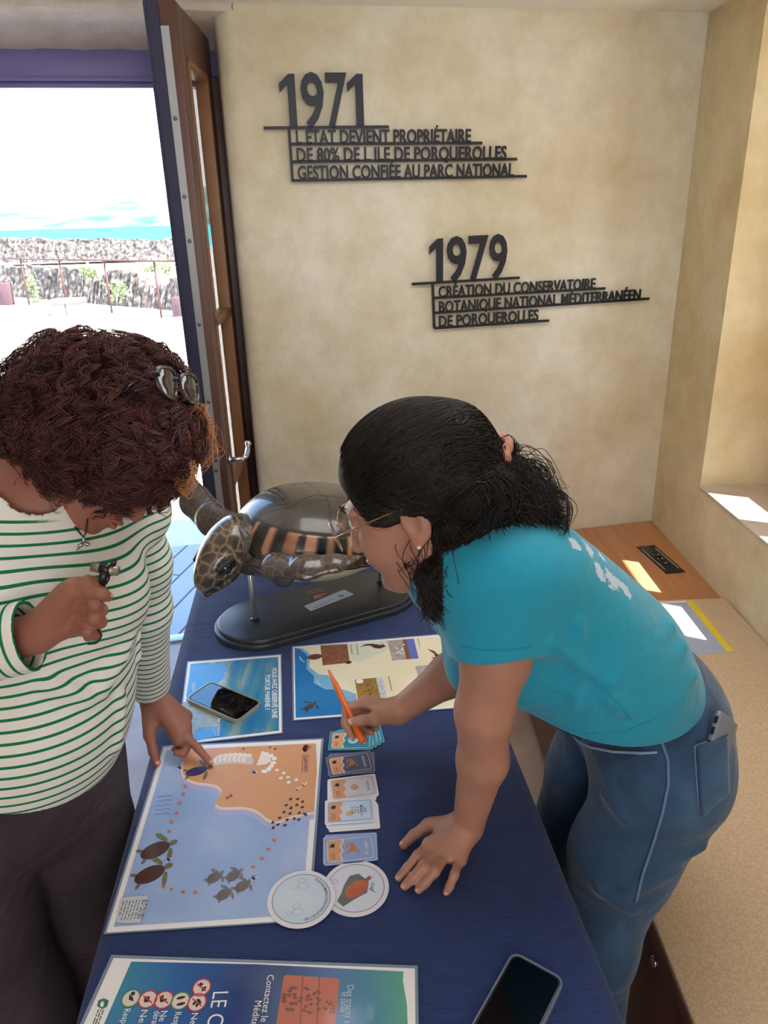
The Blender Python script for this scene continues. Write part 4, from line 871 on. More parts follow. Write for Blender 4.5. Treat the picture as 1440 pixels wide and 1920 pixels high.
# --- phones
def phone(corners_px, z, label, case, th=0.008, scr=None):
    P = [Pz(x_, y_, z + th) for x_, y_ in corners_px]; ctr = sum(P) / 4; d = nrm((P[1] - P[0]) + (P[2] - P[3])); u = V3(-d[1], d[0], 0)
    W, H = 0.147, 0.0715; M_ = frame_matrix(V3(ctr[0], ctr[1], z), d, u, V3(0, 0, 1)); t = thing('mobile_phone', label, 'phone', (ctr[0], ctr[1], z))
    b = MB(); b.prism(rrect(W, H, 0.011, 6), 0.0006, th - 0.0006, mat('phone_body', '#30343c', rough=0.3, metal=0.5), M_, True, 0.0008); b.build('body', t, sharp=40)
    b = MB(); b.prism(rrect(W - 0.005, H - 0.005, 0.009, 6), th - 0.0006, th + 0.0002, scr or mat('phone_screen', '#05070b', rough=0.03, spec=0.6, coat=1.0, coat_r=0.02), M_); b.build('screen', t, 'black glossy screen')
    o_ = rrect(W + 0.005, H + 0.005, 0.0135, 6); i_ = rrect(W + 0.0004, H + 0.0004, 0.0112, 6); k = len(o_)
    b = MB(); vs = [M_ @ Vector((x_, y_, z_)) for (L_, z_) in ((o_, 0.0), (o_, th + 0.0008), (i_, th + 0.0008), (i_, 0.0)) for x_, y_ in L_]
    fs = [(r_ * k + i, r_ * k + (i + 1) % k, ((r_ + 1) % 4) * k + (i + 1) % k, ((r_ + 1) % 4) * k + i) for r_ in range(4) for i in range(k)]
    b.add(vs, fs, case, True); cs = b.build('case', t, 'clear plastic case', sharp=40)
    b = MB(); 
    for x_ in (0.015, 0.032): b.box((x_, H / 2 + 0.0024, th * 0.35), (x_ + 0.012, H / 2 + 0.0034, th * 0.75), mat('phone_button', '#8c9298', rough=0.3, metal=0.6), M_)
    b.build('side_button', t)
    return t
M_CASE = mat('case_gold', '#b8b49a', rough=0.15, metal=0.35, alpha=0.9); M_CASE2 = mat('case_clear', '#8e98ac', rough=0.1, metal=0.2, alpha=0.75)
phone([(347, 1307), (448, 1352), (493, 1319), (392, 1278)], 0.7530, 'phone in a pale gold case lying on the blue sea photo sheet', M_CASE)
phone([(968, 1782), (868, 1975), (958, 2020), (1058, 1830)], 0.7502, 'black phone in a clear case lying near the lower table corner', M_CASE2, scr=mat('phone_screen_matte', '#04050a', rough=0.12, spec=0.25))
# ------------------------------------------------------------ organic shapes: blended distance fields turned into one smooth mesh
class SDF:
    """prims are blended in order; every prim: (op, k, kind, data)"""
    def __init__(s): s.p = []; s.disp = None
    def cone(s, a, b, r1, r2=None, k=0.02, op='add', flat=None, zone=None):
        s.p.append((op, k, 'cone', (V3(*a), V3(*b), r1, r1 if r2 is None else r2, flat), zone)); return s
    def chain(s, pts, rs, k=0.02, op='add', flat=None, zone=None):
        for i in range(len(pts) - 1): s.cone(pts[i], pts[i + 1], rs[i], rs[i + 1], k, op, flat, zone)
        return s
    def ell(s, c, r, R=None, k=0.02, op='add', zone=None):
        s.p.append((op, k, 'ell', (V3(*c), V3(*r), np.eye(3) if R is None else np.array(R, float)), zone)); return s
    def fcone(s, a, b, r1, r2=None, k=0.02, op='add'):
        s.p.append((op, k, 'fcone', (V3(*a), V3(*b), r1, r1 if r2 is None else r2, None), None)); return s
    def plane(s, p0, n, k=0.003, op='int', zone=None):      # keeps the side the normal points away from
        s.p.append((op, k, 'plane', (V3(*p0), nrm(n)), zone)); return s
    def box(s, c, h, R=None, r=0.0, k=0.005, op='add', zone=None):
        s.p.append((op, k, 'box', (V3(*c), V3(*h), np.eye(3) if R is None else np.array(R, float), r), zone)); return s
    @staticmethod
    def d1(kind, data, P):
        if kind == 'cone':
            a, b, r1, r2, flat = data; ba = b - a; pa = P - a; t = np.clip((pa @ ba) / max(ba @ ba, 1e-12), 0, 1); q = pa - t[:, None] * ba; r = r1 + (r2 - r1) * t
            l = np.sqrt((q * q).sum(1) + 1e-14)
            if flat is None: return l - r
            n, f = flat; n = nrm(n); c = q @ n; q2 = q + np.outer(c * (1 / f - 1), n); l2 = np.sqrt((q2 * q2).sum(1) + 1e-14)
            return (l2 - r) * (l / l2)
        if kind == 'fcone':                                # a cone cut flat at its second end
            a, b, r1, r2, flat = data; ba = b - a; pa = P - a; L_ = np.linalg.norm(ba); t0 = (pa @ ba) / (L_ * L_); t = np.clip(t0, 0, 1.3); q = pa - t[:, None] * ba; r = r1 + (r2 - r1) * np.clip(t, 0, 1)
            return np.maximum(np.sqrt((q * q).sum(1) + 1e-14) - r, (t0 - 1) * L_)
        if kind == 'ell':
            c, r, R = data; q = (P - c) @ R; k0 = np.sqrt(((q / r) ** 2).sum(1) + 1e-12); k1 = np.sqrt(((q / (r * r)) ** 2).sum(1) + 1e-12); return k0 * (k0 - 1) / k1
        if kind == 'plane': return (P - data[0]) @ data[1]
        if kind == 'box':
            c, h, R, r = data; q = np.abs((P - c) @ R) - (h - r); return np.sqrt((np.maximum(q, 0) ** 2).sum(1)) + np.minimum(q.max(1), 0) - r
    @staticmethod
    def comb(d, e, op, k):
        if op == 'add':
            h = np.maximum(k - np.abs(d - e), 0) / max(k, 1e-9); return np.minimum(d, e) - h * h * k * 0.25
        if op == 'sub': e = -e
        h = np.maximum(k - np.abs(d - e), 0) / max(k, 1e-9); return np.maximum(d, e) + h * h * k * 0.25
    def ev(s, P):
        d = np.full(len(P), 1e3)
        for op, k, kind, data, zone in s.p:
            d = s.comb(d, s.d1(kind, data, P), op, k)
        if s.disp is not None: d = d + s.disp(P)
        return d
    def grad(s, P, e=0.0015):
        g = np.stack([s.ev(P + np.eye(3)[i] * e) - s.ev(P - np.eye(3)[i] * e) for i in range(3)], 1); return g / (np.linalg.norm(g, axis=1, keepdims=True) + 1e-12)
    def project(s, P, it=4):
        P = np.array(P, float)
        for _ in range(it): P = P - s.grad(P) * s.ev(P)[:, None]
        return P
    def bounds(s):
        lo = np.full(3, 1e9); hi = -lo
        for op, k, kind, data, z in s.p:
            if op != 'add': continue
            if kind in ('cone', 'fcone'):
                r = max(data[2], data[3]) + k
                for q in (data[0], data[1]): lo = np.minimum(lo, q - r); hi = np.maximum(hi, q + r)
            elif kind == 'ell': r = max(data[1]) + k; lo = np.minimum(lo, data[0] - r); hi = np.maximum(hi, data[0] + r)
            elif kind == 'box': r = np.linalg.norm(data[1]) + k; lo = np.minimum(lo, data[0] - r); hi = np.maximum(hi, data[0] + r)
        return lo - 0.01, hi + 0.01
    def mesh(s, h=0.004, B=8, smooth=1):
        lo, hi = s.bounds(); n = np.ceil((hi - lo) / (h * B)).astype(int) + 1
        I = np.stack(np.meshgrid(*[np.arange(k) for k in n], indexing='ij'), -1).reshape(-1, 3); C_ = lo + (I + 0.5) * h * B; hd = h * B * 0.5 * 1.7321
        keep = np.abs(s.ev(C_)) < hd * 1.6 + 0.006; I = I[keep]; C_ = C_[keep]; m = len(I)
        loc = np.stack(np.meshgrid(*[np.arange(B + 1)] * 3, indexing='ij'), -1).reshape(-1, 3); q = B + 1
        D = np.full((m, q ** 3), 1e3, np.float64)
        best = np.full(m, 1e3)
        for op, k, kind, data, z in s.p:
            if op == 'add': best = np.minimum(best, s.d1(kind, data, C_))
        for op, k, kind, data, z in s.p:
            dc = s.d1(kind, data, C_)
            sel = np.where(dc < best + 3.2 * hd + k)[0] if op == 'add' else (np.where(dc < 1.6 * hd + k)[0] if op == 'sub' else np.where(dc > -1.6 * hd - k)[0])
            for ch in range(0, len(sel), 400):
                si = sel[ch:ch + 400]; P = (lo + (I[si][:, None, :] * B + loc[None]) * h).reshape(-1, 3)
                D[si] = s.comb(D[si].reshape(-1), s.d1(kind, data, P), op, k).reshape(len(si), -1)
        if s.disp is not None:
            for ch in range(0, m, 400):
                P = (lo + (I[ch:ch + 400][:, None, :] * B + loc[None]) * h).reshape(-1, 3); D[ch:ch + 400] += s.disp(P).reshape(-1, q ** 3)
        D = D.reshape(m, q, q, q); neg = D < 0
        tot = sum(neg[:, a:a + B, b_:b_ + B, c:c + B].astype(np.int8) for a in (0, 1) for b_ in (0, 1) for c in (0, 1))
        cell = np.argwhere((tot > 0) & (tot < 8)); bi, ci = cell[:, 0], cell[:, 1:]
        acc = np.zeros((len(cell), 3)); cnt = np.zeros(len(cell))
        cor = [(a, b_, c) for a in (0, 1) for b_ in (0, 1) for c in (0, 1)]
        for x in range(8):
            for y in range(x + 1, 8):
                A_, B2 = np.array(cor[x]), np.array(cor[y])
                if np.abs(A_ - B2).sum() != 1: continue
                da = D[bi, ci[:, 0] + A_[0], ci[:, 1] + A_[1], ci[:, 2] + A_[2]]; db = D[bi, ci[:, 0] + B2[0], ci[:, 1] + B2[1], ci[:, 2] + B2[2]]
                w = (da < 0) != (db < 0); t = np.where(w, da / np.where(w, da - db, 1), 0); acc += np.where(w[:, None], A_ + t[:, None] * (B2 - A_), 0); cnt += w
        gi = I[bi] * B + ci; V = lo + (gi + acc / cnt[:, None]) * h
        N = (n * B + 2).astype(np.int64); key = lambda g: (g[:, 0] * N[1] + g[:, 1]) * N[2] + g[:, 2]
        K = key(gi.astype(np.int64)); order = np.argsort(K); Ks = K[order]
        faces = []
        for ax in range(3):
            sl = [slice(0, B)] * 3; s2 = list(sl); s2[ax] = slice(1, B + 1)
            a = neg[(slice(None),) + tuple(sl)]; b_ = neg[(slice(None),) + tuple(s2)]; ed = np.argwhere(a != b_)
            if not len(ed): continue
            flip = a[tuple(ed.T)]; g = (I[ed[:, 0]] * B + ed[:, 1:]).astype(np.int64); u, v = [(1, 2), (2, 0), (0, 1)][ax]; idx = []; ok = np.ones(len(ed), bool)
            for du, dv in ((0, 0), (1, 0), (1, 1), (0, 1)):
                g2 = g.copy(); g2[:, u] -= du; g2[:, v] -= dv; kk = key(g2); pos = np.clip(np.searchsorted(Ks, kk), 0, len(Ks) - 1); ok &= (Ks[pos] == kk) & (g2.min(1) >= 0); idx.append(order[pos])
            F = np.stack(idx, 1); F[~flip] = F[~flip][:, ::-1]; faces.append(F[ok])
        F = np.concatenate(faces)
        for _ in range(smooth):
            acc = np.zeros_like(V); c2 = np.zeros(len(V))
            for a, b_ in ((0, 1), (1, 2), (2, 3), (3, 0)):
                np.add.at(acc, F[:, a], V[F[:, b_]]); np.add.at(acc, F[:, b_], V[F[:, a]]); np.add.at(c2, F[:, a], 1); np.add.at(c2, F[:, b_], 1)
            V = V * 0.5 + acc / np.maximum(c2, 1)[:, None] * 0.5
        return V, F
def np_mesh(name, V, F, m, parent=None, label=None, attrs=None, smooth=True):
    me = bpy.data.meshes.new(name); F = np.asarray(F); k = F.shape[1]
    me.vertices.add(len(V)); me.vertices.foreach_set('co', np.asarray(V, np.float32).ravel())
    me.loops.add(F.size); me.loops.foreach_set('vertex_index', F.astype(np.int32).ravel())
    me.polygons.add(len(F)); me.polygons.foreach_set('loop_start', np.arange(0, F.size, k, dtype=np.int32)); me.polygons.foreach_set('loop_total', np.full(len(F), k, np.int32))
    me.polygons.foreach_set('use_smooth', np.full(len(F), smooth)); me.update(calc_edges=True); me.validate()
    for mm in (m if isinstance(m, list) else [m]): me.materials.append(mm)
    for a, v in (attrs or {}).items():
        at = me.attributes.new(a, 'FLOAT', 'POINT'); at.data.foreach_set('value', np.asarray(v, np.float32))
    return link(name, me, parent, label)
def bvh_of(V, F): return BVHTree.FromPolygons([tuple(v) for v in V], [tuple(int(i) for i in f) for f in F])
def hit(bv, x, y):
    """where the line of sight through a photo point meets a surface"""
    d = nrm(ray(x, y)); h = bv.ray_cast(Vector(CAM), Vector(d))
    return (np.array(h[0]), np.array(h[1])) if h[0] is not None else (None, None)
def strands(paths, r0, r1, sides=3):
    """paths (n, s, 3) -> thin tapering tubes in one array mesh"""
    P = np.asarray(paths, float); n, s_, _ = P.shape; T = np.gradient(P, axis=1); T /= np.linalg.norm(T, axis=2, keepdims=True) + 1e-12
    ref = np.array([0.31, 0.52, 0.79]); N = np.cross(T, ref); N /= np.linalg.norm(N, axis=2, keepdims=True) + 1e-9; Bn = np.cross(T, N)
    u = np.linspace(0, 1, s_); r = (np.asarray(r0).reshape(-1, 1) * (1 - u ** 2) + np.asarray(r1).reshape(-1, 1) * u ** 2) * np.ones((n, 1))
    V = np.stack([P + r[..., None] * (math.cos(2 * math.pi * j / sides) * N + math.sin(2 * math.pi * j / sides) * Bn) for j in range(sides)], 2).reshape(-1, 3)
    i, k, j = np.meshgrid(np.arange(n), np.arange(s_ - 1), np.arange(sides), indexing='ij'); base = i * s_ * sides
    F = np.stack([base + k * sides + j, base + k * sides + (j + 1) % sides, base + (k + 1) * sides + (j + 1) % sides, base + (k + 1) * sides + j], -1).reshape(-1, 4)
    return V, F
def basis(f, up=(0, 0, 1)):
    """columns: right, forward, up"""
    f = nrm(f); r = nrm(np.cross(f, up)); u = np.cross(r, f); return np.stack([r, f, u], 1)
def wob(P, f, seed=0):
    rg = np.random.default_rng(seed); o = np.zeros(len(P))
    for i in range(5):
        k = rg.normal(0, 1, 3); k = k / np.linalg.norm(k) * f * (0.6 + 0.35 * i); o += np.sin(P @ k + rg.uniform(0, 6.28)) / (1 + 0.4 * i)
    return o / 2.4
# ------------------------------------------------------------ sea turtle model on its stand
TD = nrm(V3(0.9, 0.44, 0)); TN = V3(-TD[1], TD[0], 0); TC = V3(-0.18, 1.732, 0)          # body axis points to the tail
def tw(al, ac, z): return TC + TD * al + TN * ac + V3(0, 0, z)
ML_ = frame_matrix(TC, TD, TN, V3(0, 0, 1))
M_STAND = mat('stand_black', '#23262c', rough=0.38, noise=(40, '#2c3038', 5, 0.25), bump=(60, 0.15, 0.001), coat=0.2, coat_r=0.25)
n, bs, L = nodes(M_STAND)
M_RODT = mat('rod_steel', '#b4b8bc', rough=0.3, metal=0.7)
tt = thing('sea_turtle_model', 'glossy life-size sea turtle model on a black oval stand at the far table end', 'turtle model', tuple(tw(0, 0, TZ)))
def stadium(l, w, n=24):
    r = w / 2; a = l / 2 - r; return [(a + r * math.cos(t), r * math.sin(t)) for t in np.linspace(-math.pi / 2, math.pi / 2, n)] + [(-a + r * math.cos(t), r * math.sin(t)) for t in np.linspace(math.pi / 2, 1.5 * math.pi, n)]
b = MB(); b.prism(stadium(0.548, 0.235), TZ + 0.0005, TZ + 0.016, M_STAND, ML_, False, 0.004); b.prism(stadium(0.530, 0.217), TZ + 0.016, TZ + 0.026, M_STAND, ML_, False, 0.005)
stand = b.build('stand_base', tt, 'black oval wooden stand', sharp=40)
TZT = TZ + 0.026
def on_stand(x_, y_): return Pz(x_, y_, TZT)
b = MB(); lb = [on_stand(*p_) for p_ in ((570, 1137), (645, 1106), (664, 1115), (583, 1146))]
b.add([tuple(p_[:2]) + (TZT + 0.0004,) for p_ in lb] + [tuple(p_[:2]) + (TZT + 0.0012,) for p_ in lb], [(7, 6, 5, 4), (0, 1, 5, 4), (1, 2, 6, 5), (2, 3, 7, 6), (3, 0, 4, 7)], mat('label_white', '#c4c8d4', rough=0.4))
pr_ = Print(TZT + 0.0013)
pr_.lay = 0; cS = (640, 1117)
for r_, a0 in ((0.0085, 0), (0.006, 1.5)):
    P_ = [pr_.px(cS) + V3(r_ * (0.35 + 0.65 * i / 18) * math.cos(a0 + i * 0.33), r_ * (0.35 + 0.65 * i / 18) * math.sin(a0 + i * 0.33), 0) for i in range(19)]
    for p0, p1 in zip(P_[:-1], P_[1:]):
        dd = nrm(p1 - p0); qq = V3(-dd[1], dd[0], 0) * 0.0009; pr_.wpoly([p0 - qq, p1 - qq, p1 + qq, p0 + qq], I_DK)
pr_.scribble((588, 1139), (628, 1122), 2, I_TXT, 0.0012, 0.004, 0.005, 31)
b.add(pr_.v, [f for f in pr_.f], I_DK)
b.build('name_plate', tt, 'white name plate with a dark spiral')
pr_ = Print(TZT + 0.0008)
for k in range(2): pr_.line([(575, 1110 + k * 4), (607, 1103 + k * 4)], 0.003, ink('stand_print', '#8a8e98'))
pr_.poly([(586, 1117), (600, 1113), (604, 1119), (590, 1124)], ink('stand_orange', '#a85c4c')); pr_.poly([(600, 1113), (614, 1111), (606, 1118)], ink('stand_red', '#a04048'))
pr_.build('printed_mark', tt)
for (al, ac, z1) in ((-0.172, 0.0, 0.955), (0.198, 0.03, 0.90)):
    p_ = tw(al, ac, 0); b = MB(); b.tube([(p_[0], p_[1], TZT - 0.002), (p_[0], p_[1], z1)], 0.0062, M_RODT, 14); b.tube([(p_[0], p_[1], TZT), (p_[0], p_[1], TZT + 0.003)], 0.011, M_BLK, 14); b.build('rod', tt)
# carapace: a domed, tapering shell with a flared rim
SC, SZ = 0.025, 0.955                                     # centre along the axis, rim height
LA, LB, LH = 0.228, 0.186, 0.135
def shell_pt(u, v):
    """u angle round, v 0 at the rim .. 1 at the top"""
    ca, sa = math.cos(u), math.sin(u)
    taper = 1.0 - 0.16 * ca - 0.05 * ca * ca                # narrower towards the tail
    r = math.cos(v * math.pi / 2) ** 0.82; x_ = LA * ca * r + 0.02 * v * 0; y_ = LB * sa * taper * r
    z_ = LH * math.sin(v * math.pi / 2) ** 0.95
    ser = 0.006 * abs(math.sin(u * 6.5)) ** 0.5 * max(0, 1 - v * 8)
    return x_ * (1 + ser / LA), y_ * (1 + ser / LB), z_
NU, NV = 260, 70; vs = []; at_seam = []; at_rim = []; at_tone = []
tilt = math.radians(11)
for j in range(NV):
    v = (j / (NV - 1)) ** 1.15 * 0.999
    for i in range(NU):
        u = 2 * math.pi * i / NU; x_, y_, z_ = shell_pt(u, v)
        # scute seams
        ax, ay = x_ / LA, y_ / LB; band = 0.16
        seam = 0.0; rimv = 0.0; mg = 1 - v * 1.0
        if v < 0.33:
            ph = (u * 13 / math.pi) % 1.0; seam = max(seam, 1 - min(ph, 1 - ph) / 0.05)
            w_ = 0.62 + 0.2 * math.sin(u * 5.0); blot = (0.14 < ph < w_) and v > 0.02 + 0.03 * math.sin(ph * 9)
            rimv = (min((ph - 0.14) / 0.08, (w_ - ph) / 0.12, 1.0) if blot else 0.0) * (0.8 + 0.2 * math.sin(u * 11))
        seam = max(seam, 1 - abs(v - 0.33) / 0.02)
        if v >= 0.33:
            seam = max(seam, (1 - abs(abs(ay) - 0.32 - 0.05 * math.cos(ax * 12)) / 0.018) if abs(ax) < 0.9 else 0)
            if abs(ay) < 0.32: ph = (ax * 2.6 + 0.5) % 1.0; seam = max(seam, 1 - min(ph, 1 - ph) / 0.035)
            else: ph = (ax * 2.1 + 0.25 + 0.25 * abs(ay)) % 1.0; seam = max(seam, 1 - min(ph, 1 - ph) / 0.03)
        seam = max(0.0, min(1.0, seam)); at_seam.append(seam); at_rim.append(max(0, rimv)); at_tone.append(v)
        z_ -= 0.0016 * seam; z_ += 0.010 * max(0, 1 - abs(v - 0.18) / 0.2) * 0
        xr = x_ * math.cos(tilt) + z_ * math.sin(tilt); zr = -x_ * math.sin(tilt) + z_ * math.cos(tilt)
        vs.append(tw(SC + xr, y_, SZ + zr))
F = [(j * NU + i, j * NU + (i + 1) % NU, (j + 1) * NU + (i + 1) % NU, (j + 1) * NU + i) for j in range(NV - 1) for i in range(NU)]
# underside lip so that the rim has thickness
base = len(vs); 
for k, (sc_, dz) in enumerate(((0.985, -0.007), (0.90, -0.010))):
    for i in range(NU):
        u = 2 * math.pi * i / NU; x_, y_, z_ = shell_pt(u, 0); x_ *= sc_; y_ *= sc_; z_ = dz
        xr = x_ * math.cos(tilt) + z_ * math.sin(tilt); zr = -x_ * math.sin(tilt) + z_ * math.cos(tilt); vs.append(tw(SC + xr, y_, SZ + zr)); at_seam.append(0); at_rim.append(0); at_tone.append(0)
rows = [0, None]
F += [(base + i, base + (i + 1) % NU, (i + 1) % NU, i) for i in range(NU)] + [(base + NU + i, base + NU + (i + 1) % NU, base + (i + 1) % NU, base + i) for i in range(NU)]
M_CARA = mat('carapace', '#4c463c', rough=0.28, coat=0.55, coat_r=0.06)
n, bs, L = nodes(M_CARA); t = add_node(n, 'ShaderNodeTexCoord'); x = add_node(n, 'ShaderNodeTexNoise', Scale=14.0, Detail=5.0, Roughness=0.65); L(t.outputs['Object'], x.inputs['Vector'])
r = ramp(n, x.outputs['Fac'], ((0.3, '#2c2822'), (0.5, '#3e382f'), (0.72, '#524b3f')), L)
def attr(nm): a_ = n.nodes.new('ShaderNodeAttribute'); a_.attribute_name = nm; return a_.outputs['Fac']
r_rim = ramp(n, x.outputs['Fac'], ((0.3, '#94603f'), (0.7, '#c69472')), L)
r_dark = ramp(n, attr('tone'), ((0.0, '#2c2522'), (0.33, '#2e2723'), (0.36, '#ffffff'), (1.0, '#ffffff')), L)
m0 = add_node(n, 'ShaderNodeMixRGB', blend_type='MULTIPLY'); m0.inputs[0].default_value = 1.0; L(r.outputs[0], m0.inputs[1]); L(r_dark.outputs[0], m0.inputs[2])
m1 = add_node(n, 'ShaderNodeMixRGB'); L(attr('rim'), m1.inputs[0]); L(m0.outputs[0], m1.inputs[1]); L(r_rim.outputs[0], m1.inputs[2])
m2 = add_node(n, 'ShaderNodeMixRGB'); mm_ = add_node(n, 'ShaderNodeMath', operation='MULTIPLY'); mm_.inputs[1].default_value = 0.7; L(attr('seam'), mm_.inputs[0]); L(mm_.outputs[0], m2.inputs[0]); L(m1.outputs[0], m2.inputs[1]); m2.inputs[2].default_value = lin('#241e1a'); L(m2.outputs[0], bs.inputs['Base Color'])
np_mesh('carapace', vs, F, M_CARA, tt, 'glossy grey brown shell with orange blotches along the rim', {'seam': at_seam, 'rim': at_rim, 'tone': at_tone})
# plastron
s = SDF(); s.ell(tw(SC + 0.0, 0, SZ - 0.012), (0.200, 0.150, 0.075), np.stack([TD, TN, V3(0, 0, 1)], 1)); s.plane(tw(SC, 0, SZ + 0.005), V3(0, 0, 1), 0.01)
V, F = s.mesh(0.006); np_mesh('plastron', V, F, mat('plastron_cream', '#c9c4b0', rough=0.35, noise=(18, '#b4ac92', 4, 0.25), coat=0.4), tt, 'pale cream belly plate')
# skin with dark scales and pale joints
def scaly(name, dark, dark2, pale, scale, width):
    m = mat(name, dark, rough=0.25, coat=0.8, coat_r=0.08); n, bs, L = nodes(m); t = add_node(n, 'ShaderNodeTexCoord')
    dn = add_node(n, 'ShaderNodeTexNoise', Scale=30.0); L(t.outputs['Object'], dn.inputs['Vector']); mxv = add_node(n, 'ShaderNodeMixRGB'); mxv.inputs[0].default_value = 0.015; L(t.outputs['Object'], mxv.inputs[1]); L(dn.outputs['Color'], mxv.inputs[2])
    v = add_node(n, 'ShaderNodeTexVoronoi', Scale=scale); v.feature = 'DISTANCE_TO_EDGE'; L(mxv.outputs[0], v.inputs['Vector'])
    v2 = add_node(n, 'ShaderNodeTexNoise', Scale=scale * 0.6); L(t.outputs['Object'], v2.inputs['Vector'])
    c1 = ramp(n, v2.outputs['Fac'], ((0.35, dark), (0.65, dark2)), L); f_ = ramp(n, v.outputs['Distance'], ((0.0, '#ffffff'), (width, '#808080'), (width * 2.2, '#000000')), L)
    mx = add_node(n, 'ShaderNodeMixRGB'); L(f_.outputs[0], mx.inputs[0]); L(c1.outputs[0], mx.inputs[1]); mx.inputs[2].default_value = lin(pale); L(mx.outputs[0], bs.inputs['Base Color'])
    q = add_node(n, 'ShaderNodeBump', Strength=0.5, Distance=0.002); L(v.outputs['Distance'], q.inputs['Height']); L(q.outputs[0], bs.inputs['Normal']); return m
M_HEAD = scaly('turtle_head', '#46372e', '#332b28', '#8a745a', 36, 0.085); M_FLIP = scaly('turtle_flipper', '#3a312d', '#4a3c34', '#66564a', 44, 0.05)
M_NECK = mat('turtle_neck', '#37312d', rough=0.4, coat=0.5, bump=(150, 0.8, 0.004, 6), noise=(60, '#4a4038', 4, 0.2))
# neck and shoulders
HC = Pd(430, 1028, 1.78); NB = tw(-0.165, -0.005, 0.985)
s = SDF(); mid_ = HC * 0.45 + NB * 0.55 + V3(0, 0, 0.012)
s.chain([tw(-0.08, 0, 0.97), NB, mid_, HC + (NB - HC) * 0.25], [0.080, 0.066, 0.052, 0.046], 0.03)
s.cone(tw(-0.14, -0.02, 0.965), tw(-0.13, -0.130, 0.948), 0.050, 0.030, 0.03); s.cone(tw(-0.15, 0.02, 0.965), tw(-0.17, 0.12, 0.965), 0.052, 0.036, 0.03)
s.disp = lambda P: 0.0022 * np.sin(((P - HC) @ nrm(NB - HC)) * 420 + 3 * np.sin(P[:, 2] * 60)) * np.clip(1.6 - np.linalg.norm(P - (HC + NB) / 2, axis=1) / 0.09, 0, 1)
V, F = s.mesh(0.004); np_mesh('neck', V, F, M_NECK, tt, 'dark wrinkled neck and shoulders')
# head: a blunt wedge with a hooked beak
hf = nrm(Pd(376, 1088, 1.765) - Pd(448, 1012, 1.83)); hB = basis(hf, (0.1, 0.1, 1)); hr, hu = hB[:, 0], hB[:, 2]
HS = 1.3
hp_ = lambda x_, y_, z_: HC + (hr * x_ + hf * y_ + hu * z_) * HS
s = SDF(); s.ell(hp_(0, -0.012, 0.004), (0.0611, 0.0806, 0.0598), hB, 0.02); s.ell(hp_(0, 0.035, -0.004), (0.0468, 0.0585, 0.0468), hB, 0.03); s.ell(hp_(0, 0.066, -0.012), (0.0247, 0.0338, 0.0338), hB, 0.02)
s.cone(hp_(0, 0.078, -0.012), hp_(0, 0.084, -0.036), 0.0156, 0.008, 0.014); s.ell(hp_(0, 0.030, -0.032), (0.0390, 0.0650, 0.0182), hB, 0.012)
for q_ in (-1, 1):
    s.ell(hp_(q_ * 0.039, 0.040, 0.004), (0.0156, 0.0234, 0.0182), hB, 0.008, 'sub'); s.cone(hp_(q_ * 0.045, -0.005, -0.02), hp_(q_ * 0.020, 0.075, -0.026), 0.0025, 0.0015, 0.003, 'sub')
V, F = s.mesh(0.003); head = np_mesh('head', V, F, M_HEAD, tt, 'scaly head with a hooked beak')
for q_ in (-1, 1):
    b = MB(); b.ball(hp_(q_ * 0.0330, 0.040, 0.004), 0.0165, mat('turtle_eye', '#0c0a0a', rough=0.05, coat=1.0), 18); b.build('eye', head)
    s = SDF(); s.cone(hp_(q_ * 0.040, 0.026, 0.013), hp_(q_ * 0.033, 0.053, 0.012), 0.008, 0.0065, 0.005); V, F = s.mesh(0.0025); np_mesh('eyelid', V, F, mat('turtle_lid', '#2c2624', rough=0.4), head)
def flipper(name, pts, rs, flatn, fl):
    s = SDF(); s.chain(pts, rs, 0.015, flat=(flatn, fl)); V, F = s.mesh(0.0035); return np_mesh(name, V, F, M_FLIP, tt, None)
nf = [Pd(488, 1048, 1.76), Pd(520, 1060, 1.66), Pd(575, 1064, 1.62), Pd(630, 1056, 1.62), Pd(678, 1043, 1.65)]
flipper('front_flipper', nf, [0.034, 0.034, 0.032, 0.022, 0.005], nrm(V3(0.15, -0.55, 0.9)), 0.42)
ff = [Pd(432, 985, 1.98), Pd(400, 975, 2.02), Pd(366, 940, 2.06), Pd(338, 900, 2.10), Pd(318, 868, 2.15)]
flipper('front_flipper', ff, [0.036, 0.045, 0.044, 0.036, 0.012], nrm(ray(366, 940) + V3(0.3, 0, 0)), 0.42)
for q_ in (-1, 1): flipper('rear_flipper', [tw(0.17, q_ * 0.07, 0.945), tw(0.24, q_ * 0.11, 0.935), tw(0.30, q_ * 0.12, 0.925)], [0.028, 0.036, 0.012], V3(0, 0, 1), 0.35)
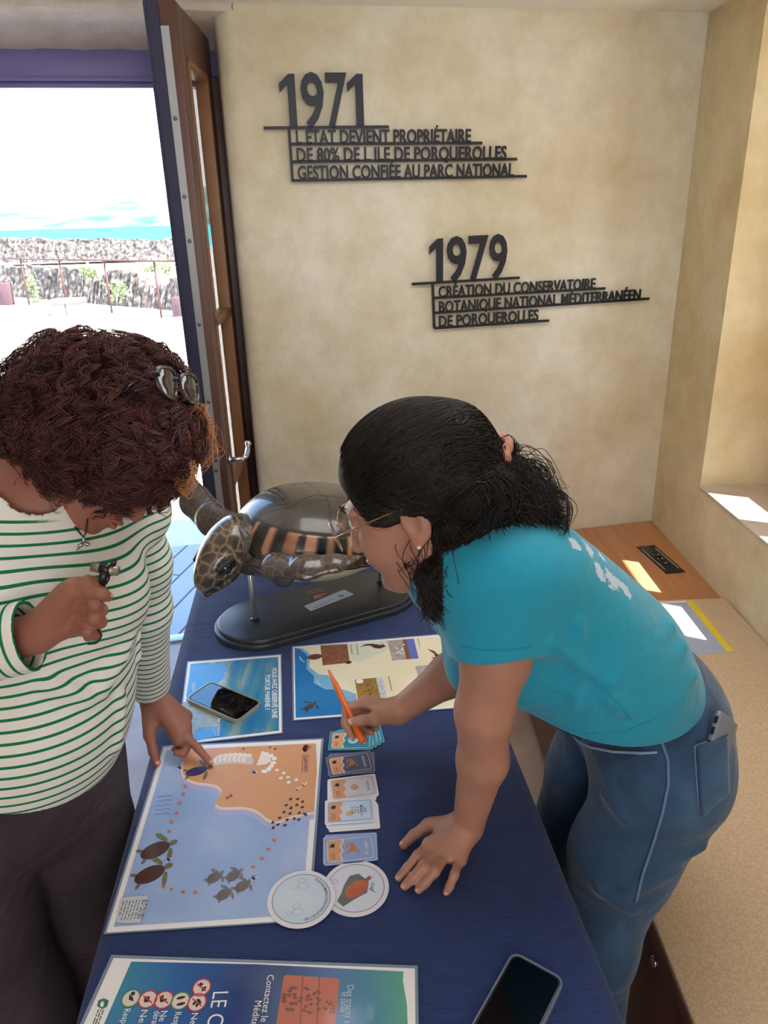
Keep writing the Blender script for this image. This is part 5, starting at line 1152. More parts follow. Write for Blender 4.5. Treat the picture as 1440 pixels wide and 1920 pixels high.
# ------------------------------------------------------------ people
M_SKIN = mat('skin', '#b08270', rough=0.5, spec=0.4, sss=0.12, noise=(26, '#a37460', 5, 0.3), bump=(320, 0.12, 0.0008, 4))
M_SKIN2 = mat('skin_rosy', '#9c6a58', rough=0.5, spec=0.4, sss=0.12, noise=(24, '#8e5a4c', 5, 0.3), bump=(300, 0.14, 0.0008, 4))
M_NAIL = mat('nail', '#d69a88', rough=0.25, spec=0.5)
def head_prims(s, O, B, sc=1.0):
    p = lambda x, y, z: O + (B[:, 0] * x + B[:, 1] * y + B[:, 2] * z) * sc
    E = lambda c, r, k=0.012, op='add': s.ell(p(*c), np.array(r) * sc, B, k, op)
    E((0, -0.020, 0.036), (0.073, 0.092, 0.082)); E((0, 0.030, -0.018), (0.060, 0.062, 0.088), 0.03); E((0, 0.046, -0.068), (0.042, 0.040, 0.044), 0.03)
    for q in (-1, 1):
        s.cone(p(q * 0.056, 0.0, -0.050), p(q * 0.020, 0.064, -0.098), 0.020 * sc, 0.014 * sc, 0.03); E((q * 0.040, 0.056, -0.032), (0.025, 0.027, 0.028), 0.028)
        E((q * 0.031, 0.092, 0.006), (0.016, 0.013, 0.010), 0.012, 'sub'); E((q * 0.031, 0.078, 0.004), (0.013, 0.013, 0.0125), 0.003)
        s.cone(p(q * 0.016, 0.088, 0.022), p(q * 0.048, 0.074, 0.022), 0.008 * sc, 0.006 * sc, 0.012)
        E((q * 0.011, 0.101, -0.036), (0.009, 0.011, 0.008), 0.008)
        # ear
        E((q * 0.074, -0.010, -0.008), (0.007, 0.019, 0.031), 0.006); E((q * 0.081, -0.006, -0.006), (0.006, 0.011, 0.019), 0.004, 'sub'); E((q * 0.073, -0.002, -0.034), (0.006, 0.009, 0.010), 0.006)
    s.cone(p(0, 0.088, 0.010), p(0, 0.107, -0.034), 0.008 * sc, 0.0105 * sc, 0.012)
    E((0, 0.090, -0.061), (0.023, 0.010, 0.006), 0.006); E((0, 0.088, -0.071), (0.019, 0.010, 0.007), 0.006); s.cone(p(-0.022, 0.098, -0.0655), p(0.022, 0.098, -0.0655), 0.0018, 0.0018, 0.004, 'sub')
    E((0, 0.080, -0.100), (0.020, 0.017, 0.015), 0.015)
    return p
def finger(s, pts, r0, r1, k=0.006):
    m = len(pts); s.chain(pts, list(np.linspace(r0, r1, m)), k)
def nail(parent, pts, up, r):
    a, t = pts[-2], pts[-1]; d = nrm(t - a); u = nrm(up - d * (up @ d)); B = np.stack([np.cross(d, u), d, u], 1)
    b = MB(); b.ball(t - d * r * 0.15 + u * r * 0.62, (r * 0.68, r * 0.95, r * 0.34), M_NAIL, 12, frame_matrix(V3(0, 0, 0), B[:, 0], B[:, 1], B[:, 2])); b.build('fingernail', parent)

# ============================================================ the woman leaning in from the right
pw = thing('person', 'dark haired woman in a turquoise t-shirt and jeans leaning on the table, holding a pen', 'person', (0.40, 1.05, 0))
LAT = nrm(V3(0.06, 1, 0))                                             # her right-hand side, away from us
SL = Pd(958, 1092, 1.03); SR = SL + V3(-0.075, 0.25, -0.085); UC = (SL + SR) / 2 + V3(0.015, 0, 0.0); 
PE = V3(0.455, 1.085, 0.90); WA_ = PE * 0.62 + UC * 0.38 + V3(0.012, 0, 0.012)
O2 = Pd(782, 934, 1.09)
f2 = nrm(-0.86 * RT - 0.30 * UP + 0.34 * FW); u2 = nrm(-0.28 * RT + 0.88 * UP - 0.28 * FW); B2_ = basis(f2, u2)
EL = Pd(908, 1335, 1.085); WL = Pz(878, 1546, 0.797)
ER = Pd(905, 1222, 1.34); WR = Pd(747, 1334, 1.40)
HIPL, HIPR = PE - LAT * 0.095 + V3(0, 0, -0.03), PE + LAT * 0.095 + V3(0, 0, -0.03)
KL, AL = V3(0.362, 0.960, 0.48), V3(0.372, 0.970, 0.07); KR, AR = V3(0.345, 1.19, 0.48), V3(0.375, 1.19, 0.07)
SAG = nrm(np.cross(nrm(UC - PE), LAT))
hand_L = dict(
    index=[Pz(806, 1584, 0.780), Pz(783, 1605, 0.783), Pz(763, 1629, 0.770), Pz(748, 1645, 0.759)],
    middle=[Pz(820, 1593, 0.781), Pz(794, 1624, 0.784), Pz(773, 1647, 0.770), Pz(759, 1661, 0.759)],
    ring=[Pz(836, 1602, 0.779), Pz(816, 1633, 0.782), Pz(797, 1655, 0.769), Pz(785, 1668, 0.759)],
    little=[Pz(861, 1611, 0.775), Pz(852, 1640, 0.776), Pz(843, 1662, 0.766), Pz(837.5, 1673, 0.758)],
    thumb=[Pz(838, 1545, 0.786), Pz(804, 1548, 0.778), Pz(776, 1566, 0.769), Pz(757, 1584, 0.760)])
hand_R = dict(
    index=[Pd(686, 1316, 1.375), Pd(650, 1328, 1.370), Pd(647, 1357, 1.355), Pd(661, 1381, 1.345)],
    middle=[Pd(692, 1322, 1.40), Pd(657, 1342, 1.398), Pd(664, 1372, 1.385), Pd(684, 1388, 1.375)],
    ring=[Pd(702, 1331, 1.42), Pd(672, 1352, 1.42), Pd(680, 1371, 1.405), Pd(697, 1373, 1.40)],
    little=[Pd(714, 1338, 1.435), Pd(688, 1355, 1.435), Pd(693, 1366, 1.425), Pd(706, 1366, 1.42)],
    thumb=[Pd(735, 1343, 1.378), Pd(702, 1348, 1.352), Pd(677, 1351, 1.336), Pd(657, 1354, 1.330)])
FR = dict(index=(0.0092, 0.0068), middle=(0.0095, 0.007), ring=(0.009, 0.0066), little=(0.008, 0.0058), thumb=(0.012, 0.0078))
def hand_prims(s, W, h, wr=0.022, wflat=None):
    pw_ = W
    for nm_ in ('index', 'middle', 'ring', 'little'): s.cone(pw_ * 0.75 + h[nm_][0] * 0.25, h[nm_][0], 0.0165, 0.0118, 0.014)
    s.cone(pw_, h['thumb'][1], 0.018, 0.013, 0.018)
    s.cone(h['index'][0], h['little'][0], 0.0105, 0.0095, 0.008)
    for nm_ in h: finger(s, h[nm_], *FR[nm_], k=0.0042)
sk = SDF(); ph2 = head_prims(sk, O2, B2_, 1.09)
NK = UC + V3(-0.015, 0, 0.055)
sk.cone(ph2(0, -0.030, -0.060), NK, 0.050, 0.054, 0.03)
sk.chain([UC, WA_, PE], [0.120, 0.120, 0.13], 0.04, flat=(SAG, 0.68)); sk.cone(NK, SL, 0.045, 0.045, 0.04); sk.cone(NK, SR, 0.045, 0.045, 0.04)
sk.chain([SL, SL * 0.45 + EL * 0.55, EL, EL * 0.6 + WL * 0.4 + V3(0.008, 0, 0), WL], [0.052, 0.049, 0.0405, 0.037, 0.0250], 0.018)
sk.chain([SR, SR * 0.45 + ER * 0.55, ER, ER * 0.62 + WR * 0.38, WR], [0.050, 0.047, 0.040, 0.037, 0.0240], 0.018)
hand_prims(sk, WL, hand_L); hand_prims(sk, WR, hand_R)
sk.chain([HIPL, KL, AL], [0.085, 0.055, 0.038], 0.03); sk.chain([HIPR, KR, AR], [0.085, 0.055, 0.038], 0.03)
for A_ in (AL, AR): sk.cone(A_ + V3(0.02, 0, -0.03), A_ + V3(-0.13, 0, -0.045), 0.032, 0.026, 0.02)
V, F = sk.mesh(0.003); body2 = np_mesh('body', V, F, M_SKIN, pw, None); bv2 = bvh_of(V, F)
for nm_ in hand_L: nail(body2, hand_L[nm_], V3(-0.1, -0.2, 1) if nm_ != 'thumb' else V3(-0.2, 0.4, 1), FR[nm_][1])
nail(body2, hand_R['thumb'], -FW + 0.5 * UP, 0.0078); nail(body2, hand_R['index'], -RT - 0.3 * FW, 0.0068); nail(body2, hand_R['middle'], -UP * 0.6 - FW, 0.007)
for A_ in (AL, AR):
    s = SDF(); s.cone(A_ + V3(0.03, 0, -0.03), A_ + V3(-0.14, 0, -0.038), 0.042, 0.036, 0.02); s.plane((0, 0, 0.004), (0, 0, -1)); V, F = s.mesh(0.006); np_mesh('shoe', V, F, mat('shoe_white', '#c8c4c0', rough=0.6), pw)
# eyes, brow, lips
def face_details(body, p, sc, lip, brow, iris):
    for q in (-1, 1):
        b = MB(); b.ball(p(q * 0.031, 0.0795, 0.004), 0.0125 * sc, mat('eye_white', '#d8d2cc', rough=0.2), 14); e_ = b.build('eye', body)
        b = MB(); b.ball(p(q * 0.031, 0.0860, 0.002), 0.0065 * sc, mat(iris, '#2a1c14', rough=0.1), 12); b.build('iris', e_)
        b = MB(); b.tube([p(q * 0.014, 0.0985, 0.025), p(q * 0.030, 0.096, 0.031), p(q * 0.050, 0.082, 0.026)], [0.0022, 0.003, 0.0012], brow, 6); b.build('eyebrow', body)
    b = MB(); b.tube([p(-0.021, 0.094, -0.064), p(-0.008, 0.100, -0.0605), p(0, 0.0995, -0.0615), p(0.008, 0.100, -0.0605), p(0.021, 0.094, -0.064)], [0.001, 0.0038, 0.0036, 0.0038, 0.001], lip, 8)
    b.tube([p(-0.019, 0.093, -0.066), p(0, 0.0985, -0.0705), p(0.019, 0.093, -0.066)], [0.001, 0.0048, 0.001], lip, 8); b.build('lips', body)
M_LIP = mat('lips', '#a8625a', rough=0.4); M_BROW = mat('brow_dark', '#241814', rough=0.7)
face_details(body2, ph2, 1.09, M_LIP, M_BROW, 'iris_brown')

# t-shirt
def wrinkles(m, scale, strength, dist, fine=420.0):
    """cloth relief: a fine knit over soft stretched creases"""
    n, bs, L = nodes(m); t = add_node(n, 'ShaderNodeTexCoord'); w = add_node(n, 'ShaderNodeTexNoise', Scale=fine, Detail=2.0); L(t.outputs['Object'], w.inputs['Vector'])
    q = add_node(n, 'ShaderNodeBump', Strength=0.25, Distance=0.0008); L(w.outputs['Fac'], q.inputs['Height'])
    mp = add_node(n, 'ShaderNodeMapping'); mp.inputs['Rotation'].default_value = (0.5, 0.9, 0.4); mp.inputs['Scale'].default_value = (1.0, 0.45, 1.0); L(t.outputs['Object'], mp.inputs[0])
    x = add_node(n, 'ShaderNodeTexNoise', Scale=scale, Detail=3.0, Roughness=0.5, Distortion=0.8); L(mp.outputs[0], x.inputs['Vector'])
    q2 = add_node(n, 'ShaderNodeBump', Strength=strength, Distance=dist); L(x.outputs['Fac'], q2.inputs['Height']); L(q.outputs[0], q2.inputs['Normal']); L(q2.outputs[0], bs.inputs['Normal'])
M_TEE = mat('tee_turquoise', '#1b92b2', rough=0.75, spec=0.25, sheen=0.2)
n, bs, L = nodes(M_TEE); t = add_node(n, 'ShaderNodeTexCoord')
at_ = n.nodes.new('ShaderNodeAttribute'); at_.attribute_name = 'print'
x = add_node(n, 'ShaderNodeTexNoise', Scale=70.0, Detail=6.0, Roughness=0.7); L(t.outputs['Object'], x.inputs['Vector'])
ml = add_node(n, 'ShaderNodeMath', operation='MULTIPLY_ADD'); ml.inputs[1].default_value = 1.3; L(x.outputs['Fac'], ml.inputs[0]); sb = add_node(n, 'ShaderNodeMath', operation='SUBTRACT'); L(at_.outputs['Fac'], ml.inputs[2]); L(ml.outputs[0], sb.inputs[0]); sb.inputs[1].default_value = 1.30
r_ = ramp(n, sb.outputs[0], ((0.0, '#000000'), (0.05, '#ffffff')), L); mx = add_node(n, 'ShaderNodeMixRGB'); L(r_.outputs[0], mx.inputs[0]); mx.inputs[1].default_value = lin('#1b92b2'); mx.inputs[2].default_value = lin('#b8c8dc'); L(mx.outputs[0], bs.inputs['Base Color'])
wrinkles(M_TEE, 9, 0.6, 0.018)
ts = SDF(); AX = nrm(UC - PE)
ts.chain([UC + AX * 0.015, UC * 0.5 + WA_ * 0.5, WA_, PE + AX * 0.03], [0.140, 0.150, 0.148, 0.152], 0.06, flat=(SAG, 0.76))
FRONT = SAG if SAG[2] < 0 else -SAG
for q_ in (-1, 1): ts.ell(UC + FRONT * 0.085 + LAT * q_ * 0.07 - AX * 0.10, (0.07, 0.07, 0.065), None, 0.05)
ts.ell(WA_ + FRONT * 0.05 - AX * 0.02, (0.11, 0.12, 0.10), None, 0.06)
ts.cone(NK - V3(0, 0, 0.012), SL, 0.062, 0.060, 0.05); ts.cone(NK - V3(0, 0, 0.012), SR, 0.062, 0.060, 0.05)
sle = SL * 0.52 + EL * 0.48; sre = SR * 0.5 + ER * 0.5; sdl = nrm(EL - SL); sdr = nrm(ER - SR)
ts.cone(SL - AX * 0.03 + V3(0.03, 0.05, 0.0), WA_ - LAT * 0.06, 0.075, 0.10, 0.08)
sl0 = SL + V3(-0.034, 0.01, -0.01); sla = nrm(sle - sl0); ts.fcone(sl0, sle, 0.060, 0.0665, 0.05); ts.fcone(SR, sre, 0.060, 0.060, 0.05)
# folds: ridges fanning from the armpit and across the waist
for (a_, b_, rr) in (((1045, 1140), (1090, 1215), 0.004), ((1115, 1250), (1215, 1195), 0.007), ((1130, 1285), (1235, 1225), 0.008), ((1150, 1310), (1260, 1265), 0.006), ((1010, 1150), (1040, 1185), 0.004)):
    d_ = 1.10 + 0.0; g0 = ts.project(np.array([Pd(*a_, 1.09)]))[0]; g1 = ts.project(np.array([Pd(*b_, 1.16)]))[0]; ts.cone(g0, g1, rr, rr * 0.8, 0.018)
ts.cone(ph2(0, -0.02, -0.07), NK - V3(0, 0, 0.02), 0.066, 0.064, 0.006, 'sub')
ts.fcone(sle - sla * 0.025, sle + sla * 0.004, 0.0585, 0.059, 0.003, 'sub'); ts.fcone(sre - sdr * 0.025, sre + sdr * 0.004, 0.054, 0.0545, 0.003, 'sub')
# hem: a curved lower edge
HB = basis(AX, LAT)
h3 = [Pd(1110, 1374, 1.13), Pd(1302, 1268, 1.25), Pd(972, 1316, 1.17)]; hn = nrm(np.cross(h3[1] - h3[0], h3[2] - h3[0])); hn = hn if (UC - h3[0]) @ hn < 0 else -hn
ts.plane(h3[0], hn, 0.004)
V, F = ts.mesh(0.0035)
prt = np.zeros(len(V)); _b = bvh_of(V, F)
for (x_, y_, r_) in ((1080, 1022, 0.035), (1105, 1030, 0.035), (1130, 1045, 0.03), (1150, 1088, 0.045), (1125, 1072, 0.035), (1172, 1105, 0.035)):
    h_ = hit(_b, x_, y_)[0]
    if h_ is not None: prt = np.maximum(prt, np.clip(1.0 - np.linalg.norm(V - h_, axis=1) / r_, 0, 1) * 1.02)
tee = np_mesh('t_shirt', V, F, M_TEE, pw, 'turquoise t-shirt with a white splash print on the back', {'print': prt}); bvt = bvh_of(V, F)

# jeans
M_JEAN = mat('denim', '#385678', rough=0.8, spec=0.2, sheen=0.2)
n, bs, L = nodes(M_JEAN); t = add_node(n, 'ShaderNodeTexCoord'); x = add_node(n, 'ShaderNodeTexNoise', Scale=7.0, Detail=6.0, Roughness=0.6); L(t.outputs['Object'], x.inputs['Vector'])
r = ramp(n, x.outputs['Fac'], ((0.3, '#2b4364'), (0.55, '#385678'), (0.75, '#4c6c90')), L); w = add_node(n, 'ShaderNodeTexWave', Scale=260.0, Distortion=1.0, Detail=2.0); w.bands_direction = 'DIAGONAL'; L(t.outputs['Object'], w.inputs['Vector'])
mx = add_node(n, 'ShaderNodeMixRGB', blend_type='MULTIPLY'); mx.inputs[0].default_value = 0.25; L(r.outputs[0], mx.inputs[1]); L(w.outputs['Color'], mx.inputs[2]); L(mx.outputs[0], bs.inputs['Base Color'])
wrinkles(M_JEAN, 12, 0.7, 0.016, 300.0)
js = SDF(); js.chain([PE + AX * 0.085, PE, PE - V3(-0.01, 0, 0.06)], [0.134, 0.145, 0.150], 0.05, flat=(SAG, 0.76))
for H_ in (HIPL, HIPR): js.ell(H_ + V3(0.000, 0, -0.008), (0.088, 0.090, 0.095), None, 0.05)
js.chain([HIPL + V3(0.0, -0.01, -0.03), HIPL * 0.5 + KL * 0.5 + V3(-0.012, 0, 0), KL, AL + V3(0.0, 0, 0.03)], [0.104, 0.083, 0.064, 0.062], 0.04)
js.chain([HIPR + V3(-0.02, 0.0, -0.03), HIPR * 0.5 + KR * 0.5, KR, AR + V3(0, 0, 0.03)], [0.102, 0.088, 0.066, 0.064], 0.03)
for (a_, b_, rr, dd) in (((1075, 1415), (1170, 1440), 0.006, 1.2), ((1080, 1450), (1180, 1490), 0.006, 1.2), ((1100, 1500), (1190, 1520), 0.005, 1.2), ((1290, 1560), (1210, 1620), 0.007, 1.2), ((1255, 1620), (1180, 1670), 0.008, 1.2), ((1110, 1690), (1190, 1720), 0.006, 1.2)):
    g0 = js.project(np.array([Pd(*a_, dd)]))[0]; g1 = js.project(np.array([Pd(*b_, dd)]))[0]; js.cone(g0, g1, rr, rr * 0.7, 0.02)
js.plane(PE + AX * 0.09, AX, 0.004); js.plane((0, 0, 0.03), (0, 0, -1), 0.004)
V, F = js.mesh(0.004); jean = np_mesh('jeans', V, F, M_JEAN, pw, 'blue denim jeans'); bvj = bvh_of(V, F)
def on_surface(bv, pts, lift=0.001, n_=1):
    out_ = []
    P = [np.array(p, float) for p in pts]
    if n_ > 1:
        Q = []
        for a, c in zip(P[:-1], P[1:]): Q += [a + (c - a) * t for t in np.linspace(0, 1, n_, endpoint=False)]
        P = Q + [P[-1]]
    for p in P:
        h, nn = hit(bv, *p)
        if h is not None: out_.append(h + nn * lift)
    return out_
def seam(bv, pts, r, m, name, parent, n_=8):
    q = on_surface(bv, pts, r * 0.4, n_)
    if len(q) > 2: b = MB(); b.tube(q, r, m, 6); return b.build(name, parent)
M_STITCH = mat('denim_seam', '#5f7ca4', rough=0.8); M_DSEAM = mat('denim_dark_seam', '#2c4468', rough=0.85)
seam(bvj, [(1225, 1355), (1240, 1390), (1252, 1425), (1253, 1470), (1243, 1520), (1228, 1570), (1205, 1640), (1192, 1690)], 0.0026, M_STITCH, 'side_seam', jean)
seam(bvj, [(1073, 1375), (1085, 1390), (1110, 1402), (1150, 1410), (1200, 1412), (1232, 1410)], 0.0024, mat('denim_worn', '#8ea4c0', rough=0.85), 'front_pocket', jean)
def patch(bv, outline, lift, m, name, parent, n_=6, label=None):
    """a cloth patch laid on the surface: outline filled by a fan over a grid of hits"""
    o4 = [np.array(p, float) for p in outline]; G = 10; vs = []; ok = True
    for j in range(G + 1):
        for i in range(G + 1):
            p = lerpq(o4, i / G, j / G); h, nn = hit(bv, *p)
            if h is None: return None
            vs.append(h + nn * lift)
    fs = [(j * (G + 1) + i, j * (G + 1) + i + 1, (j + 1) * (G + 1) + i + 1, (j + 1) * (G + 1) + i) for j in range(G) for i in range(G)]
    b = MB(); b.add(vs, fs, m, True); o = b.build(name, parent, label); sd = o.modifiers.new('thick', 'SOLIDIFY'); sd.thickness = lift * 1.2; sd.offset = 0; return o
bp = patch(bvj, [(1302, 1400), (1353, 1380), (1356, 1482), (1310, 1525)], 0.0075, M_JEAN, 'back_pocket', jean)
if bp: seam(bvj, [(1353, 1381), (1302, 1400), (1306, 1460), (1311, 1524), (1335, 1508), (1356, 1480)], 0.0022, M_STITCH, 'pocket_stitching', bp, 10)
seam(bvj, [(1020, 1352), (1090, 1385), (1190, 1370), (1260, 1340), (1315, 1300)], 0.002, M_DSEAM, 'waistband', jean)
b = MB(); q = on_surface(bvj, [(1248, 1338), (1252, 1345), (1256, 1353)], 0.004, 3)
if len(q) > 2: b.tube(q, 0.004, M_JEAN, 8); b.build('belt_loop', jean)

M_TSEAM = mat('tee_seam', '#1a8cac', rough=0.8)
seam(bvt, [(1040, 1215), (1075, 1240), (1120, 1280), (1160, 1320), (1183, 1350)], 0.0011, M_TSEAM, 'side_seam', tee, 8)
seam(bvt, [(868, 1212), (905, 1219), (950, 1220), (992, 1214)], 0.0011, M_TSEAM, 'sleeve_hem', tee, 8)
seam(bvt, [(990, 1330), (1040, 1358), (1100, 1375), (1170, 1372), (1240, 1342), (1285, 1305)], 0.0010, M_TSEAM, 'bottom_hem', tee, 8)

# her pen
pen = thing('pen', 'orange marker pen held between the fingers above the teal cards', 'pen', tuple(Pd(660, 1340, 1.345)))
pa, pb = Pd(616, 1256, 1.415), Pd(680, 1391, 1.325); pdn = nrm(pb - pa); Lp = np.linalg.norm(pb - pa)
M_PEN = mat('pen_orange', '#e2661c', rough=0.35); M_PEN2 = mat('pen_orange_pale', '#e07a4c', rough=0.4)
b = MB(); b.tube([pa + pdn * x_ for x_ in (0.030, 0.032, Lp - 0.004, Lp)], [0.0048, 0.0056, 0.0062, 0.005], M_PEN, 16); b.build('barrel', pen)
b = MB(); b.tube([pa + pdn * x_ for x_ in (0, 0.003, 0.030)], [0.0018, 0.0026, 0.0046], M_PEN2, 14); b.build('tip', pen)
print('PROJ', {k: tuple(round(float(x), 0 if i < 2 else 2) for i, x in enumerate(proj(v))) for k, v in dict(UC=UC, SR=SR, PE=PE, WA=WA_, HIPL=HIPL, KL=KL, KR=KR, NK=NK, O2=O2, WL=WL, ER=ER, EL=EL).items()}, UC, WR, WL)
# ------------------------------------------------------------ her hair: half tied back
def hair_mat(name, c0, c1, rough=0.38):
    m = mat(name, c0, rough=rough, spec=0.45); n, bs, L = nodes(m); t = add_node(n, 'ShaderNodeTexCoord'); x = add_node(n, 'ShaderNodeTexNoise', Scale=40.0, Detail=3.0); L(t.outputs['Object'], x.inputs['Vector'])
    r = ramp(n, x.outputs['Fac'], ((0.3, c0), (0.7, c1)), L); L(r.outputs[0], bs.inputs['Base Color']); return m
M_HAIR2 = hair_mat('hair_dark', '#120c0b', '#241814', 0.45); M_HAIRB = mat('hair_dark_base', '#120c0b', rough=0.75, spec=0.2)
TIE = Pd(912, 868, 1.08); 
cap = SDF(); cap.ell(ph2(0, -0.012, 0.040), (0.094, 0.112, 0.096), B2_, 0.02); cap.ell(ph2(0, -0.06, 0.015), (0.082, 0.058, 0.080), B2_, 0.03)
cap.cone(ph2(0, -0.075, 0.035), TIE, 0.058, 0.022, 0.04)
cap.ell(ph2(0, 0.137, -0.024), (0.125, 0.092, 0.106), B2_, 0.012, 'sub'); cap.ell(ph2(-0.09, 0.010, -0.030), (0.040, 0.046, 0.046), B2_, 0.010, 'sub'); cap.ell(ph2(0.09, 0.010, -0.030), (0.040, 0.046, 0.046), B2_, 0.010, 'sub')
cap.ell(ph2(-0.035, 0.11, 0.02), (0.05, 0.05, 0.05), B2_, 0.012, 'sub')
hm = SDF(); hm.p = list(cap.p)
cur = [ph2(-0.058, -0.080, -0.01), Pd(838, 1035, 1.075), Pd(832, 1085, 1.045), Pd(832, 1135, 1.03)]
hm.chain(cur, [0.036, 0.036, 0.028, 0.010], 0.02); hm.chain([ph2(-0.03, -0.10, -0.02), Pd(880, 1000, 1.10), Pd(880, 1045, 1.06)], [0.04, 0.036, 0.012], 0.02)
hm.chain([TIE, Pd(950, 905, 1.07), Pd(995, 940, 1.06), Pd(1045, 975, 1.05)], [0.018, 0.030, 0.026, 0.010], 0.02)
hm.chain([Pd(885, 955, 1.08), Pd(940, 970, 1.07), Pd(1000, 985, 1.06)], [0.036, 0.026, 0.014], 0.02)
hm.disp = lambda P: 0.0015 * wob(P, 60, 3)
V, F = hm.mesh(0.0035); hair2 = np_mesh('hair', V, F, M_HAIRB, pw, 'long dark wavy hair half tied back')
rg = np.random.default_rng(11); paths = []
S_ = 22; u_ = np.linspace(0, 1, S_)
def smooth_path(ctrl, S_=22):
    C_ = np.array(ctrl, float); k = len(C_) - 1; t = np.linspace(0, k, S_); out_ = np.zeros((S_, 3)); Ck = np.vstack([2 * C_[0] - C_[1], C_, 2 * C_[-1] - C_[-2]])
    i = np.minimum(t.astype(int), k - 1); f = (t - i)[:, None]; p0, p1, p2, p3 = Ck[i], Ck[i + 1], Ck[i + 2], Ck[i + 3]
    return 0.5 * (2 * p1 + (p2 - p0) * f + (2 * p0 - 5 * p1 + 4 * p2 - p3) * f ** 2 + (3 * p1 - p0 - 3 * p2 + p3) * f ** 3)
# strands lying over the crown and sides, drawn back to the tie
roots = []
for i in range(2600):
    a = rg.uniform(-0.5, math.pi + 0.5); y = rg.uniform(-0.06, 0.085); roots.append(ph2(0.095 * math.cos(a), y, 0.03 + 0.10 * math.sin(a)))
roots = cap.project(np.array(roots), 5)
for r0_ in roots:
    q = r0_[None] * (1 - u_[:, None]) + (TIE + rg.normal(0, 0.010, 3))[None] * u_[:, None]; q = q + B2_[:, 2][None] * (0.02 * np.sin(u_ * math.pi))[:, None]; paths.append(q)
P_ = np.array(paths); hs = SDF(); hs.p = list(hm.p); fl = hs.project(P_.reshape(-1, 3), 3); g_ = hs.grad(fl); fl = fl + g_ * (0.0015 + 0.0032 * rg.random((len(P_), 1, 1)) * np.ones((1, S_, 1))).reshape(-1, 1)
P1 = fl.reshape(-1, S_, 3)
paths = []
def wave(q, amp, f, ph, ax): return q + (amp * u_ * np.sin(u_ * f + ph))[:, None] * ax[None]
def off_(s_): return rg.normal(0, s_, 3)
for i in range(900):                                           # curtain falling in front of the near shoulder
    o = off_(0.016); c_ = [ph2(-0.064, rg.uniform(-0.11, -0.045), rg.uniform(-0.02, 0.03)) + off_(0.004), cur[1] + o * 1.3 + off_(0.006), cur[2] + o * 1.1, Pd(rg.uniform(795, 868), rg.uniform(1100, 1168), 1.03) + o * 0.3]
    paths.append(wave(smooth_path(c_), 0.008, rg.uniform(8, 13), rg.uniform(0, 6), nrm(RT + off_(0.3))))
for i in range(560):                                           # tail springing from the tie
    t_ = Pd(rg.uniform(955, 1068), rg.uniform(915, 1010), rg.uniform(1.02, 1.09)); m_ = TIE * 0.4 + t_ * 0.6 + UP * rg.uniform(-0.005, 0.035) + off_(0.012)
    paths.append(wave(smooth_path([TIE + off_(0.008), TIE + nrm(t_ - TIE) * 0.03 + UP * 0.012 + off_(0.01), m_, t_]), 0.010, rg.uniform(8, 15), rg.uniform(0, 6), nrm(UP + off_(0.4))))
for i in range(650):                                           # loose hair under the tie, over the shoulder and back
    a_ = ph2(rg.uniform(-0.06, 0.02), -0.10, rg.uniform(-0.03, 0.03)); t_ = Pd(rg.uniform(900, 1068), 0, 1.1); px_ = rg.uniform(890, 1066); t_ = Pd(px_, np.interp(px_, [890, 940, 1066], [1055, 1015, 995]) + rg.uniform(-45, 12), np.interp(px_, [890, 1066], [1.02, 1.05]))
    paths.append(wave(smooth_path([a_, a_ * 0.6 + t_ * 0.4 + UP * 0.012 + off_(0.012), a_ * 0.25 + t_ * 0.75 + off_(0.01), t_]), 0.009, rg.uniform(7, 13), rg.uniform(0, 6), nrm(UP + off_(0.4))))
# loose curls: one over the shoulder blade, one above the tie, ringlets at the side
for (c_, n_) in (([(960, 990), (975, 1030), (995, 1058), (1038, 1050)], 26), ([(905, 1030), (900, 1080), (880, 1105), (862, 1100)], 12), ([(918, 858), (935, 832), (955, 828), (968, 842), (962, 850)], 40), ([(950, 880), (1000, 868), (1030, 890), (1025, 915)], 10), ([(1000, 930), (1050, 925), (1066, 955), (1060, 1000)], 20), ([(795, 1020), (775, 1052), (760, 1062)], 16), ([(815, 1060), (793, 1110), (800, 1150), (818, 1163)], 30)):
    for i in range(n_): paths.append(smooth_path([Pd(x_, y_, (1.03 if y_ > 950 and x_ > 900 else 1.05 if x_ < 900 and y_ > 950 else 1.06)) + off_(0.0035) for x_, y_ in c_]))
for i in range(90):                                            # flyaway hairs
    r0_ = roots[rg.integers(len(roots))]; g0 = cap.grad(r0_[None])[0]; paths.append(smooth_path([r0_, r0_ + g0 * 0.006 + nrm(TIE - r0_) * 0.02, r0_ + g0 * rg.uniform(0.008, 0.018) + nrm(TIE - r0_) * rg.uniform(0.04, 0.07)]))
P2 = np.array(paths); Q_ = P2.reshape(-1, 3); dd_ = hs.ev(Q_); lift_ = (0.0006 + 0.006 * rg.random((len(P2), 1)) ** 1.5 * np.ones((1, S_))).reshape(-1); P2 = (Q_ + hs.grad(Q_) * np.maximum(lift_ - dd_, 0)[:, None]).reshape(P2.shape); Pa = np.concatenate([P1, P2]); r_ = np.concatenate([np.full(len(P1), 0.0007), np.full(len(P2) - 90, 0.00075), np.full(90, 0.00025)])
V, F = strands(Pa, r_, r_ * 0.45); np_mesh('hair_strand', V, F, M_HAIR2, hair2, None)['kind'] = 'stuff'
